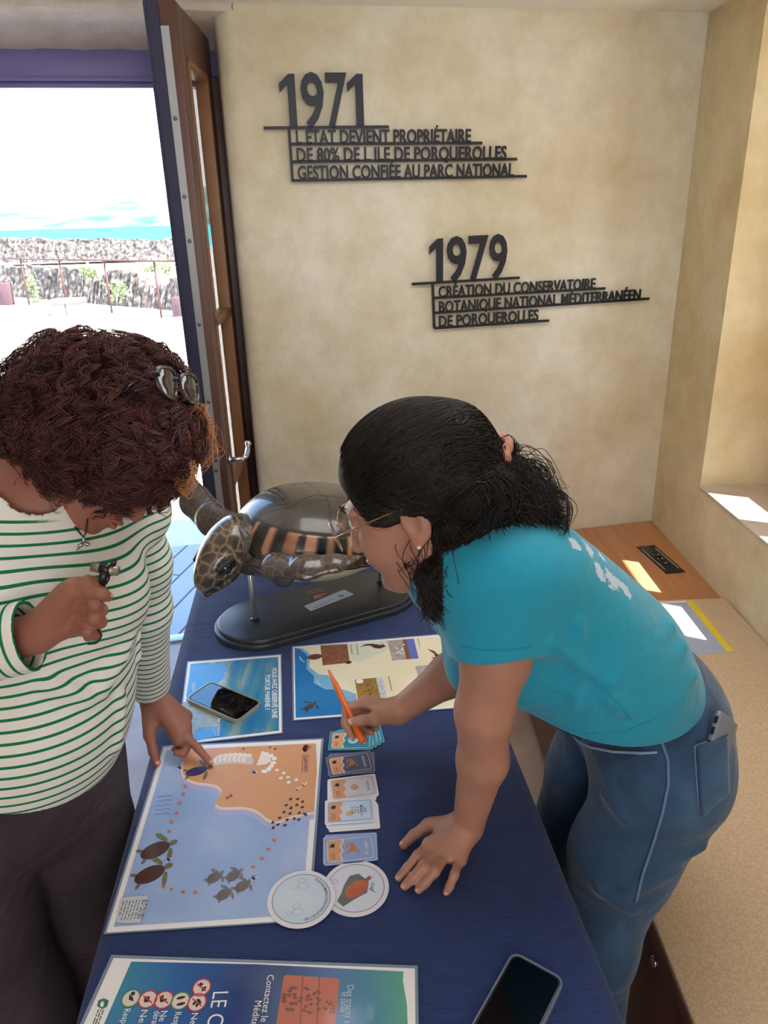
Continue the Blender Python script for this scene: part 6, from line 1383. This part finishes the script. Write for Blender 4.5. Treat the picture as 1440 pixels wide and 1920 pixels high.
# scrunchie
M_SCR = mat('scrunchie_pink', '#b07a68', rough=0.85, bump=(120, 0.6, 0.003))
b = MB(); td = nrm(Pd(950, 905, 1.07) - ph2(0, -0.085, 0.035)); tB = basis(td, UP); ring = []
TIEC = TIE + RT * 0.004 - FW * 0.012
vs = []; fs = []; nu, nv = 48, 10
for i in range(nu):
    a = 2 * math.pi * i / nu; R_ = 0.036 + 0.003 * math.sin(a * 9)
    for j in range(nv):
        c_ = 2 * math.pi * j / nv; rr = 0.0085 + 0.002 * math.sin(a * 13); vs.append(TIEC + (tB[:, 0] * math.cos(a) + tB[:, 2] * math.sin(a)) * (R_ + rr * math.cos(c_)) + td * rr * 0.9 * math.sin(c_))
for i in range(nu):
    for j in range(nv): fs.append((i * nv + j, ((i + 1) % nu) * nv + j, ((i + 1) % nu) * nv + (j + 1) % nv, i * nv + (j + 1) % nv))
b.add(vs, fs, M_SCR, True); b.build('scrunchie', hair2, 'dusty pink scrunchie')
b = MB(); er = ph2(-0.079, -0.002, -0.040); b.ball(er, 0.0032, mat('pearl', '#e6dcd0', rough=0.15, coat=0.6), 12); b.build('earring', body2)
# eyeglasses
M_GOLD = mat('frame_gold', '#b08a78', rough=0.25, metal=0.8)
M_LENS = mat('lens_clear', '#f4f2f2', rough=0.02, trans=1.0, alpha=0.22)
eg = thing('eyeglasses', 'thin framed round eyeglasses worn by the woman in turquoise', 'glasses', tuple(ph2(0, 0.11, 0)))
for q in (-1, 1):
    ctr = ph2(q * 0.034, 0.117, -0.004); X_, Z_ = B2_[:, 0], B2_[:, 2]; k = 28
    rim = [ctr + X_ * 0.0245 * math.cos(t) + Z_ * 0.023 * math.sin(t) - B2_[:, 1] * 0.02 * (q * 0.0245 * math.cos(t) / 0.05) for t in np.linspace(0, 2 * math.pi, k + 1)]
    b = MB(); b.tube(rim, 0.0011, M_GOLD, 8, cap=False); b.build('rim', eg)
    b = MB(); fr_ = [p - B2_[:, 1] * 0.0006 for p in rim[:-1]]; bk_ = [p + B2_[:, 1] * 0.0006 for p in rim[:-1]]
    b.add(fr_ + bk_, [tuple(range(k))[::-1], tuple(range(k, 2 * k))], M_LENS); b.build('lens', eg)
    b = MB(); b.tube([ctr + X_ * q * 0.0245 + Z_ * 0.006 - B2_[:, 1] * 0.010, ph2(q * 0.076, 0.085, 0.008), ph2(q * 0.0835, 0.01, 0.016), ph2(q * 0.0825, -0.012, 0.014), ph2(q * 0.080, -0.03, -0.004)], 0.0012, M_GOLD, 8); b.build('temple', eg)
b = MB(); b.tube([ph2(-0.0105, 0.119, 0.002), ph2(0, 0.122, 0.006), ph2(0.0105, 0.119, 0.002)], 0.0011, M_GOLD, 8); b.build('bridge', eg)
# phone sticking out of the back pocket
pw_d = nrm(V3(0.36, 0.48, 0.55)); pu_d = nrm(AX + V3(0, 0, 0.6)); pu_d = nrm(pu_d - pw_d * (pu_d @ pw_d)); pn_d = np.cross(pw_d, pu_d)
_h, _n = hit(bvj, 1340, 1385); PT = _h + _n * 0.004 + pu_d * 0.018 + pw_d * 0.004
ph_ = thing('mobile_phone', 'phone in a clear case sticking out of the back pocket of the jeans', 'phone', tuple(PT))
PM = frame_matrix(PT, pw_d, pu_d, pn_d)
b = MB(); b.box((-0.034, -0.06, -0.004), (0.034, -0.001, 0.004), mat('phone_body', '#30343c'), PM, bev=0.003); b.build('body', ph_)
b = MB(); b.box((-0.036, -0.06, -0.0058), (0.036, 0.0, 0.0058), mat('case_clear', '#8e98ac'), PM, bev=0.004); b.build('case', ph_)
b = MB()
for x_ in (-0.020, 0.002, 0.020): b.box((x_ - 0.006, -0.0008, -0.0028), (x_ + 0.006, 0.0012, 0.0032), mat('port_dark', '#15171a', rough=0.3), PM, bev=0.001)
b.build('port', ph_)
# ============================================================ the woman in the striped shirt on the left
p1 = thing('person', 'curly auburn haired woman in a green striped top pointing at the game board', 'person', (-0.60, 0.95, 0))
F1 = nrm(V3(0.65, -0.76, 0)); L1 = V3(-F1[1], F1[0], 0)                 # facing, her left-hand side
TL1 = Pd(252, 962, 1.23); U1 = TL1 - L1 * 0.160 + V3(0, 0, 0.005); TR1 = U1 - L1 * 0.160 + V3(0, 0, -0.01)
P1c = V3(-0.645, 0.985, 0.90); M1 = P1c * 0.5 + U1 * 0.5 + F1 * 0.01
O1 = Pd(203, 838, 1.10)
f1 = nrm(0.66 * RT - 0.72 * UP - 0.10 * FW); u1 = nrm(0.70 * RT + 0.68 * UP + 0.10 * FW); B1_ = basis(f1, u1)
EL1, WL1 = Pd(266, 1142, 1.33), Pz(279, 1296, 0.835)
WR1 = Pd(64, 1190, 0.965); ER1 = Pd(-165, 1245, 0.96)
hl = dict(
    index=[Pz(336, 1386, 0.797), Pz(350, 1382, 0.800), Pz(371, 1403, 0.782), Pz(394, 1430, 0.760)],
    middle=[Pz(343, 1374, 0.800), Pz(356, 1392, 0.787), Pz(344, 1412, 0.774), Pz(331, 1412, 0.776)],
    ring=[Pz(349, 1360, 0.801), Pz(354, 1384, 0.782), Pz(338, 1405, 0.769), Pz(327, 1404, 0.774)],
    little=[Pz(349, 1343, 0.803), Pz(351, 1370, 0.782), Pz(336, 1392, 0.768), Pz(326, 1392, 0.775)],
    thumb=[Pz(281, 1338, 0.812), Pz(281, 1378, 0.795), Pz(287, 1408, 0.776), Pz(294, 1430, 0.761)])
hr1 = dict(
    index=[Pd(128, 1112, 0.93), Pd(172, 1108, 0.905), Pd(190, 1112, 0.900), Pd(202, 1119, 0.910)],
    middle=[Pd(134, 1134, 0.94), Pd(179, 1134, 0.912), Pd(190, 1144, 0.925), Pd(172, 1150, 0.945)],
    ring=[Pd(130, 1158, 0.95), Pd(177, 1160, 0.920), Pd(189, 1167, 0.932), Pd(170, 1172, 0.95)],
    little=[Pd(120, 1180, 0.955), Pd(166, 1184, 0.928), Pd(181, 1190, 0.94), Pd(164, 1195, 0.955)],
    thumb=[Pd(96, 1150, 0.935), Pd(136, 1103, 0.915), Pd(165, 1093, 0.908), Pd(185, 1096, 0.910)])
sk = SDF(); ph1 = head_prims(sk, O1, B1_, 0.98)
NK1 = U1 + V3(0, 0, 0.065) + F1 * 0.02
sk.cone(ph1(0, -0.030, -0.055), NK1, 0.050, 0.056, 0.03)
sk.chain([U1, M1, P1c], [0.130, 0.125, 0.135], 0.04, flat=(F1, 0.70)); sk.cone(NK1 - V3(0, 0, 0.02), TL1, 0.050, 0.048, 0.05); sk.cone(NK1 - V3(0, 0, 0.02), TR1, 0.050, 0.048, 0.05)
sk.chain([TL1, EL1, WL1], [0.044, 0.036, 0.0240], 0.02); sk.chain([TR1, ER1, WR1], [0.044, 0.036, 0.0250], 0.02)
hand_prims(sk, WL1, hl); hand_prims(sk, WR1, hr1)
H1L, H1R = P1c + L1 * 0.095 + V3(0, 0, -0.02), P1c - L1 * 0.095 + V3(0, 0, -0.02)
K1L, A1L = V3(-0.600, 1.06, 0.48), V3(-0.605, 1.05, 0.07); K1R, A1R = V3(-0.665, 0.86, 0.48), V3(-0.64, 0.86, 0.07)
sk.chain([H1L, K1L, A1L], [0.085, 0.055, 0.038], 0.03); sk.chain([H1R, K1R, A1R], [0.085, 0.055, 0.038], 0.03)
for A_ in (A1L, A1R): sk.cone(A_ + V3(0, 0, -0.03), A_ + F1 * 0.13 + V3(0, 0, -0.045), 0.032, 0.026, 0.02)
V, F = sk.mesh(0.003); body1 = np_mesh('body', V, F, M_SKIN2, p1, None)
for nm_ in ('thumb', 'index'): nail(body1, hl[nm_], V3(0.2, 0.1, 1), FR[nm_][1])
for nm_ in ('index', 'thumb'): nail(body1, hr1[nm_], -FW * 0.7 + UP * 0.6, FR[nm_][1])
face_details(body1, ph1, 0.98, M_LIP, mat('brow_auburn', '#4a2a20', rough=0.7), 'iris_brown')
for A_ in (A1L, A1R):
    s = SDF(); s.cone(A_ + V3(0, 0, -0.03), A_ + F1 * 0.14 + V3(0, 0, -0.038), 0.042, 0.036, 0.02); s.plane((0, 0, 0.004), (0, 0, -1)); V, F = s.mesh(0.006); np_mesh('shoe', V, F, mat('shoe_dark', '#2c2a2c', rough=0.6), p1)
# striped top
M_STR = mat('striped_jersey', '#dfe0dc', rough=0.8, spec=0.2)
n, bs, L = nodes(M_STR); at_ = n.nodes.new('ShaderNodeAttribute'); at_.attribute_name = 'band'
fr_ = add_node(n, 'ShaderNodeMath', operation='FRACT'); L(at_.outputs['Fac'], fr_.inputs[0]); gt = ramp(n, fr_.outputs[0], ((0.0, '#e0e0dc'), (0.36, '#e0e0dc'), (0.38, '#14734f'), (0.62, '#14734f'), (0.64, '#e0e0dc'), (1.0, '#e0e0dc')), L)
pl_ = n.nodes.new('ShaderNodeAttribute'); pl_.attribute_name = 'plain'; mx = add_node(n, 'ShaderNodeMixRGB'); L(pl_.outputs['Fac'], mx.inputs[0]); L(gt.outputs[0], mx.inputs[1]); mx.inputs[2].default_value = lin('#e0e0dc'); L(mx.outputs[0], bs.inputs['Base Color'])
t = add_node(n, 'ShaderNodeTexCoord'); wrinkles(M_STR, 10, 0.5, 0.014, 380.0)
ss = SDF(); AX1 = nrm(U1 - P1c)
ss.chain([U1 + AX1 * 0.02, M1 + AX1 * 0.03, M1 - AX1 * 0.05, P1c - AX1 * 0.03], [0.150, 0.160, 0.170, 0.176], 0.06, flat=(F1, 0.78))
for q_ in (-1, 1): ss.ell(U1 + F1 * 0.095 + L1 * q_ * 0.075 - AX1 * 0.085, (0.075, 0.075, 0.08), None, 0.07)
ss.ell(M1 + F1 * 0.07 - AX1 * 0.09, (0.135, 0.135, 0.13), None, 0.09)
ss.cone(NK1 - V3(0, 0, 0.03), TL1, 0.066, 0.060, 0.05); ss.cone(NK1 - V3(0, 0, 0.03), TR1, 0.066, 0.060, 0.05)
CL, CR = WL1 * 0.92 + EL1 * 0.08, WR1 * 0.975 + ER1 * 0.025; dl, dr_ = nrm(WL1 - EL1), nrm(WR1 - ER1)
for (a_, b_, rr, dd) in (((150, 1260), (262, 1215), 0.007, 1.12), ((140, 1300), (268, 1250), 0.008, 1.12), ((60, 1280), (160, 1310), 0.007, 1.08), ((230, 1400), (250, 1310), 0.008, 1.14), ((275, 1180), (300, 1205), 0.005, 1.25), ((270, 1225), (310, 1240), 0.004, 1.25)):
    g0 = ss.project(np.array([Pd(*a_, dd)]))[0]; g1 = ss.project(np.array([Pd(*b_, dd)]))[0]; ss.cone(g0, g1, rr, rr * 0.7, 0.02)
ss.cone(NK1 + V3(0, 0, 0.09) - F1 * 0.01, NK1 + V3(0, 0, 0.012) + F1 * 0.02, 0.078, 0.070, 0.006, 'sub')
def cut_cuff(s, e, d, r): s.box(e + d * 0.05, (0.065, 0.05, 0.065), basis(d, (0.3, 0.1, 1)), 0.002, 0.003, 'sub'); s.cone(e - d * 0.05, e + d * 0.05, r, r, 0.003, 'sub')
ss.plane(P1c + AX1 * 0.082, nrm(-AX1 - F1 * 0.10), 0.004)
V, F = ss.mesh(0.0035)
# stripe coordinate: along the trunk, or along whichever sleeve the cloth belongs to
def seg(P, a, b): ba = b - a; t = np.clip(((P - a) @ ba) / (ba @ ba), 0, 1); return np.linalg.norm(P - a - t[:, None] * ba, axis=1), t * np.linalg.norm(ba)
PITCH_S = 0.0150
dT = np.minimum(seg(V, U1, P1c)[0] - 0.135, 1); band = ((V - U1) @ (AX1 - 0.17 * L1)) / PITCH_S + 0.12 * wob(V, 9, 2); plain = np.clip(((V - U1) @ AX1 - 0.066) / 0.003, 0, 1)
shirt1 = np_mesh('striped_top', V, F, M_STR, p1, 'white long sleeved top with thin green stripes', {'band': band, 'plain': plain}); bvs = bvh_of(V, F)
for (a, e_, c_, d_, rc) in ((TL1, EL1, CL, dl, 0.043), (TR1, ER1, CR, dr_, 0.047)):
    sv = SDF(); sv.cone(a + (NK1 - a) * 0.12, a * 0.5 + e_ * 0.5, 0.058, 0.053, 0.03); sv.cone(a * 0.5 + e_ * 0.5, e_, 0.053, 0.048, 0.03); sv.fcone(e_, c_, 0.048, rc, 0.03)
    sv.disp = lambda P: 0.0024 * wob(P, 45, 12) * np.clip((np.linalg.norm(P - c_, axis=1) - 0.06) / 0.03, 0, 1)
    sv.fcone(c_ - d_ * 0.03, c_ + d_ * 0.003, rc - 0.0065, rc - 0.006, 0.003, 'sub'); V, F = sv.mesh(0.0035)
    LU, LF = np.linalg.norm(e_ - a), np.linalg.norm(c_ - e_); tk = np.linspace(-0.06, LU + LF + 0.06, 40); pk = np.array([a + (e_ - a) * (t / LU) if t < LU else e_ + (c_ - e_) * ((t - LU) / LF) for t in tk]); W_ = np.exp(-((V[:, None] - pk[None]) ** 2).sum(2) / (2 * 0.03 ** 2)); bd = (W_ @ tk) / W_.sum(1) / PITCH_S
    np_mesh('sleeve', V, F, M_STR, shirt1, None, {'band': bd, 'plain': np.clip((bd - bd.max() + 0.75) / 0.02, 0, 1) * 0})
# trousers
M_TROU = mat('trousers_dark', '#3a3138', rough=0.7, spec=0.3, noise=(9, '#453a40', 5, 0.3), bump=(14, 0.5, 0.01, 4)); wrinkles(M_TROU, 9, 0.9, 0.022, 300.0)
js1 = SDF(); js1.chain([P1c + AX1 * 0.05, P1c - V3(0, 0, 0.05)], [0.150, 0.160], 0.05, flat=(F1, 0.80))
for H_, K_, A_ in ((H1L, K1L, A1L), (H1R, K1R, A1R)):
    js1.ell(H_ - F1 * 0.05 + V3(0, 0, -0.03), (0.10, 0.10, 0.12), None, 0.05); js1.chain([H_ + V3(0, 0, -0.02), H_ * 0.5 + K_ * 0.5, K_, A_], [0.108, 0.104, 0.100, 0.096], 0.03)
js1.disp = lambda P: 0.007 * wob(P * np.array([1, 1, 0.7]), 24, 8)
js1.plane(P1c + AX1 * 0.06, AX1, 0.004); js1.plane((0, 0, 0.03), (0, 0, -1), 0.004)
V, F = js1.mesh(0.005); np_mesh('trousers', V, F, M_TROU, p1, 'dark purple brown trousers')

# ---- curly hair
M_HAIR1 = hair_mat('hair_auburn', '#371a1c', '#663632', 0.5); M_BACKLIT = hair_mat('hair_backlit', '#a8683c', '#d8a070', 0.45)
rg = np.random.default_rng(5)
hb = SDF()
for (x_, y_, d_, r_) in ((190, 735, 1.12, 0.083), (110, 790, 1.13, 0.078), (243, 790, 1.10, 0.080), (90, 760, 1.15, 0.06), (170, 840, 1.09, 0.082), (260, 850, 1.08, 0.062), (60, 800, 1.15, 0.045), (285, 800, 1.10, 0.046), (225, 880, 1.06, 0.046), (140, 700, 1.15, 0.05), (250, 715, 1.13, 0.055)):
    hb.ell(Pd(x_, y_, d_), (r_, r_, r_), None, 0.035)
hb.ell(ph1(0, 0.105, -0.075), (0.06, 0.055, 0.07), B1_, 0.01, 'sub')
hb.disp = lambda P: 0.006 * wob(P, 55, 1) + 0.003 * wob(P, 140, 4)
V, F = hb.mesh(0.0045); hair1 = np_mesh('hair', V, F, mat('hair_auburn_base', '#2c1416', rough=0.8, spec=0.15), p1, 'thick curly auburn hair')
base_ = SDF(); base_.p = list(hb.p); Nn = base_.grad(V); S_ = 26; u_ = np.linspace(0, 1, S_)
def locks(n_, pick, len_, rad, per, spread, out_k=0.5):
    out_ = []
    idx = rg.choice(pick, n_)
    for i in idx:
        p0, nn = V[i], Nn[i]; tdir = nrm(np.cross(nn, rg.normal(0, 1, 3))); g_ = nrm(-V3(0, 0, 1) * 0.7 + nn * out_k * rg.uniform(0.2, 1.0) + tdir * 0.9); Ln = rg.uniform(*len_); R_ = rg.uniform(*rad); turns = Ln / rg.uniform(0.028, 0.05); ph = rg.uniform(0, 6.28); hand = rg.choice([-1, 1])
        a_ = nrm(np.cross(g_, rg.normal(0, 1, 3))); b_ = np.cross(g_, a_)
        for k in range(per):
            o = rg.normal(0, spread, 3); R2 = R_ * rg.uniform(0.8, 1.2); pp = ph + rg.normal(0, 0.25)
            rr = R2 * np.minimum(1, u_ * 3 + 0.3); th = hand * 2 * math.pi * turns * u_ + pp
            q = p0 + o - nn * 0.004 + (g_[None] * (Ln * u_)[:, None]) + (a_[None] * (rr * np.cos(th))[:, None] + b_[None] * (rr * np.sin(th))[:, None]) + nn * (0.010 * np.sin(u_ * 3.1))[:, None]
            out_.append(q)
    # keep the locks lying on the mass instead of diving into it
    Q = np.array(out_).reshape(-1, 3); d_ = base_.ev(Q); gq = base_.grad(Q); Q = Q + gq * np.maximum(0.0005 - d_, 0)[:, None]; return Q.reshape(-1, S_, 3)
CROWN = Pd(205, 668, 1.14)
def locks2(n_, pick, len_, rad, per, spread, lift=0.010, low=None):
    out_ = []; idx = rg.choice(pick, n_)
    for i in idx:
        p0, nn = V[i], Nn[i]; Ln = rg.uniform(*len_); py = PXV[i][1]
        if py > 850: Ln *= 0.5
        R_ = rg.uniform(*rad); f_ = rg.uniform(5, 9) ; ph = rg.uniform(0, 6.28)
        d0 = nrm(p0 - CROWN + V3(0, 0, -0.06)); d0 = d0 - nn * (d0 @ nn); d0 = nrm(d0 + rg.normal(0, 0.35, 3)); sd = nrm(np.cross(nn, d0)); s_lin = np.linspace(0, Ln, S_)
        curl = rg.uniform(0.5, 1.0) * rg.choice([-1, 1]); q0 = p0 + d0[None] * s_lin[:, None]
        for k in range(per):
            o = rg.normal(0, spread, 3); am = np.minimum(1, s_lin / 0.02)
            th = f_ * s_lin / 0.1 * 2.6 + ph + rg.normal(0, 0.28); q = q0 + o + (sd[None] * (R_ * am * np.cos(th))[:, None] + nn[None] * (R_ * am * 0.7 * np.sin(th) * curl)[:, None]); out_.append(np.c_[q, np.full(S_, rg.uniform(0.0005, lift))])
    Q = np.array(out_).reshape(-1, 4); lf = Q[:, 3]; Q = Q[:, :3]
    for _ in range(2):
        d_ = base_.ev(Q); gq = base_.grad(Q); Q = Q + gq * (np.maximum(lf - d_, 0) - np.maximum(d_ - lf - 0.012, 0) * 0.7)[:, None]
    return Q.reshape(-1, S_, 3)
allv = np.arange(len(V)); PXV = np.array([proj(v)[:2] for v in V])
A1_ = locks2(620, allv, (0.07, 0.13), (0.006, 0.014), 13, 0.0034)
edge_ = allv[(PXV[:, 0] < 70) | (PXV[:, 1] > 860) | (PXV[:, 0] > 310) | (PXV[:, 1] < 690)]
A2_ = locks(120, edge_, (0.03, 0.05), (0.006, 0.012), 3, 0.002, 1.0)
for A_, r0_ in ((A1_, 0.0007), (A2_, 0.0004)):
    Vs, Fs = strands(A_, np.full(len(A_), r0_), np.full(len(A_), r0_ * 0.5)); np_mesh('hair_curl', Vs, Fs, M_HAIR1, hair1, None)['kind'] = 'stuff'
lp = []
for (x_, y_, r_, n_) in ((18, 690, 20, 9), (8, 735, 18, 8), (30, 668, 22, 8), (12, 790, 16, 8), (20, 820, 14, 7), (70, 655, 24, 6), (340, 905, 14, 8), (300, 930, 13, 8), (265, 945, 12, 7), (225, 952, 11, 7), (358, 790, 14, 7), (345, 740, 14, 6), (120, 645, 20, 5)):
    for i in range(n_):
        a0 = rg.uniform(0, 6.28); tt_ = np.linspace(0, rg.uniform(3.5, 6.5), S_); rr = r_ * rg.uniform(0.6, 1.15) * (1 - 0.35 * tt_ / 6.5); d_ = rg.uniform(1.06, 1.14); cx, cy = x_ + rg.normal(0, 5), y_ + rg.normal(0, 5)
        lp.append(np.array([Pd(cx + r2 * math.cos(a0 + t), cy + r2 * 0.85 * math.sin(a0 + t), d_ + 0.006 * t / 6) for t, r2 in zip(tt_, rr)]))
Vs, Fs = strands(np.array(lp), np.full(len(lp), 0.00055), np.full(len(lp), 0.0003)); np_mesh('loose_curl', Vs, Fs, M_HAIR1, hair1, None)['kind'] = 'stuff'
# loose locks with the backlight from the door painted in as copper
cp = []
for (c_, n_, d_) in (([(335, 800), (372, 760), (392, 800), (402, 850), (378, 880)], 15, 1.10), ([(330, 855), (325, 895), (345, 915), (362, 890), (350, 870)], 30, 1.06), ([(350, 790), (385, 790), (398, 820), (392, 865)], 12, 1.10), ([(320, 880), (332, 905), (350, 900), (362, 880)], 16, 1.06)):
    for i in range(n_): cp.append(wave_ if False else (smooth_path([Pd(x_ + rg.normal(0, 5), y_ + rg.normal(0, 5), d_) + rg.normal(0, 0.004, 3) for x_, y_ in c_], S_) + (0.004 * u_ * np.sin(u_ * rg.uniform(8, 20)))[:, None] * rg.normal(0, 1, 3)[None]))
Vs, Fs = strands(np.array(cp), np.full(len(cp), 0.0006), np.full(len(cp), 0.0003)); np_mesh('loose_curl', Vs, Fs, M_BACKLIT, hair1, 'loose curls with backlight painted in as copper')['kind'] = 'stuff'
# ---- sunglasses pushed up into the hair
sg = thing('sunglasses', 'black sunglasses pushed up into the curly auburn hair', 'sunglasses', tuple(Pd(300, 722, 1.06)))
M_SUN = mat('sunglass_frame', '#14181e', rough=0.2, coat=0.6); M_SL = mat('sunglass_lens', '#141c26', rough=0.05, spec=0.8, coat=1.0)
bvh1 = bvh_of(V, F); _h = hit(bvh1, 285, 722); sc_ = Pd(303, 722, np.linalg.norm(_h[0] - CAM) / np.linalg.norm(ray(285, 722)) - 0.012); sX = nrm(-RT * 0.24 - FW * 0.96); sY = nrm(UP * 0.97 + RT * -0.12); sZ = np.cross(sX, sY); sZ = sZ if sZ @ RT > 0 else -sZ; sX = nrm(np.cross(sY, sZ)); sc_ = sc_ + sZ * 0.012
for q, name in ((0, 'lens'), (-1, 'lens')):
    c_ = sc_ + sX * (0.064 if q and sX @ FW > 0 else -0.064 if q else 0); out2 = [(0.026, 0.010), (0.020, 0.020), (0.0, 0.023), (-0.022, 0.020), (-0.027, 0.008), (-0.024, -0.010), (-0.010, -0.021), (0.010, -0.021), (0.022, -0.010)]
    P_ = [np.array(p_ + (0,)) for p_ in out2]
    for _ in range(2):
        Q = []
        for i in range(len(P_)): a_, b2 = P_[i], P_[(i + 1) % len(P_)]; Q += [a_ * 0.75 + b2 * 0.25, a_ * 0.25 + b2 * 0.75]
        P_ = Q
    W3 = [c_ + sX * p_[0] + sY * p_[1] - sZ * (p_[0] * p_[0] * 6) for p_ in P_]; k = len(W3)
    b = MB(); cc = sum(W3) / k + sZ * 0.003; b.add(W3 + [cc], [(i, (i + 1) % k, k) for i in range(k)], M_SL, True); b.build('lens', sg)
    b = MB(); b.tube(W3 + [W3[0]], 0.0028, M_SUN, 8, cap=False); b.build('rim', sg)
b = MB(); b.tube([sc_ - sX * 0.026 + sY * 0.008, sc_ - sX * 0.032 + sY * 0.011 + sZ * 0.002, sc_ - sX * 0.038 + sY * 0.008], 0.0026, M_SUN, 8); b.build('bridge', sg)
b = MB(); b.tube([sc_ + sX * 0.025 + sY * 0.010, *[hit(bvh1, *q_)[0] + hit(bvh1, *q_)[1] * l_ for q_, l_ in (((275, 712), 0.012), ((252, 724), 0.010), ((228, 738), 0.004))]], [0.004, 0.0045, 0.004, 0.003], M_SUN, 8); b.build('temple', sg)
# ---- cord necklace with a whale tail pendant
M_CORD = mat('cord_black', '#15161c', rough=0.6); M_SILV = mat('silver', '#b8b8bc', rough=0.2, metal=1.0)
nk = thing('necklace', 'black cord necklace with a silver whale tail pendant over the striped top', 'necklace', tuple(Pd(157, 1010, 1.05)))
pn = hit(bvs, 158, 1005); dz_ = (np.linalg.norm(pn[0] - CAM) / np.linalg.norm(ray(158, 1005)) - 0.012) if pn[0] is not None else 1.04
b = MB(); b.tube(smooth_path([Pd(42, 860, 1.10), Pd(62, 900, dz_ + 0.03), Pd(110, 952, dz_ + 0.012), Pd(153, 1003, dz_)], 24), 0.0014, M_CORD, 8); b.tube(smooth_path([Pd(190, 945, dz_ + 0.015), Pd(168, 962, dz_ + 0.006), Pd(160, 1003, dz_)], 16), 0.0012, M_CORD, 8); b.build('cord', nk)
b = MB(); b.tube([Pd(156, 1003, dz_), Pd(157, 1020, dz_ - 0.001)], 0.002, M_SILV, 8)
for q in (-1, 1): b.tube([Pd(157, 1018, dz_ - 0.001), Pd(157 + q * 7, 1022 - q * 1, dz_ - 0.002), Pd(157 + q * 13, 1026 - q * 6, dz_ - 0.002)], [0.0024, 0.0034, 0.0008], M_SILV, 8)
b.build('pendant', nk)
# ---- the little device in her hand
dv = thing('clip_microphone', 'small silver and black clip-on microphone held up by the woman in the striped top', 'microphone', tuple(Pd(196, 1075, 0.905)))
M_BRUSH = mat('brushed_silver', '#a8a49a', rough=0.3, metal=0.8)
b = MB(); b.tube([Pd(172, 1062, 0.903), Pd(222, 1071, 0.903)], 0.0060, M_BRUSH, 18)
b.build('barrel', dv)
b = MB(); b.tube([Pd(188, 1065, 0.903), Pd(208, 1068.5, 0.903)], 0.0066, M_BLK, 18); b.tube([Pd(197, 1070, 0.902), Pd(193, 1085, 0.905), Pd(190, 1104, 0.910)], [0.006, 0.005, 0.0045], M_BLK, 12); b.build('clip', dv)
b = MB(); b.ball(Pd(213, 1056, 0.899), (0.0035, 0.003, 0.006), M_BLK, 12, Matrix.Rotation(0.5, 3, 'Y').to_4x4()); b.tube(smooth_path([Pd(206, 1074, 0.90), Pd(203, 1088, 0.905), Pd(194, 1100, 0.908)], 10), 0.0012, M_BLK, 6); b.build('wind_foam', dv)
b = MB(); b.tube(smooth_path([Pd(183, 1180, 0.93), Pd(190, 1192, 0.925), Pd(182, 1205, 0.935), Pd(165, 1208, 0.945)], 14), 0.0011, M_BLK, 6); b.build('cable', dv)
print('PROJ', {k: tuple(round(float(x), 0 if i < 2 else 2) for i, x in enumerate(proj(v))) for k, v in dict(U1=U1, TR1=TR1, P1=P1c, M1=M1, K1L=K1L, K1R=K1R, NK1=NK1).items()}, U1, TL1, WL1)
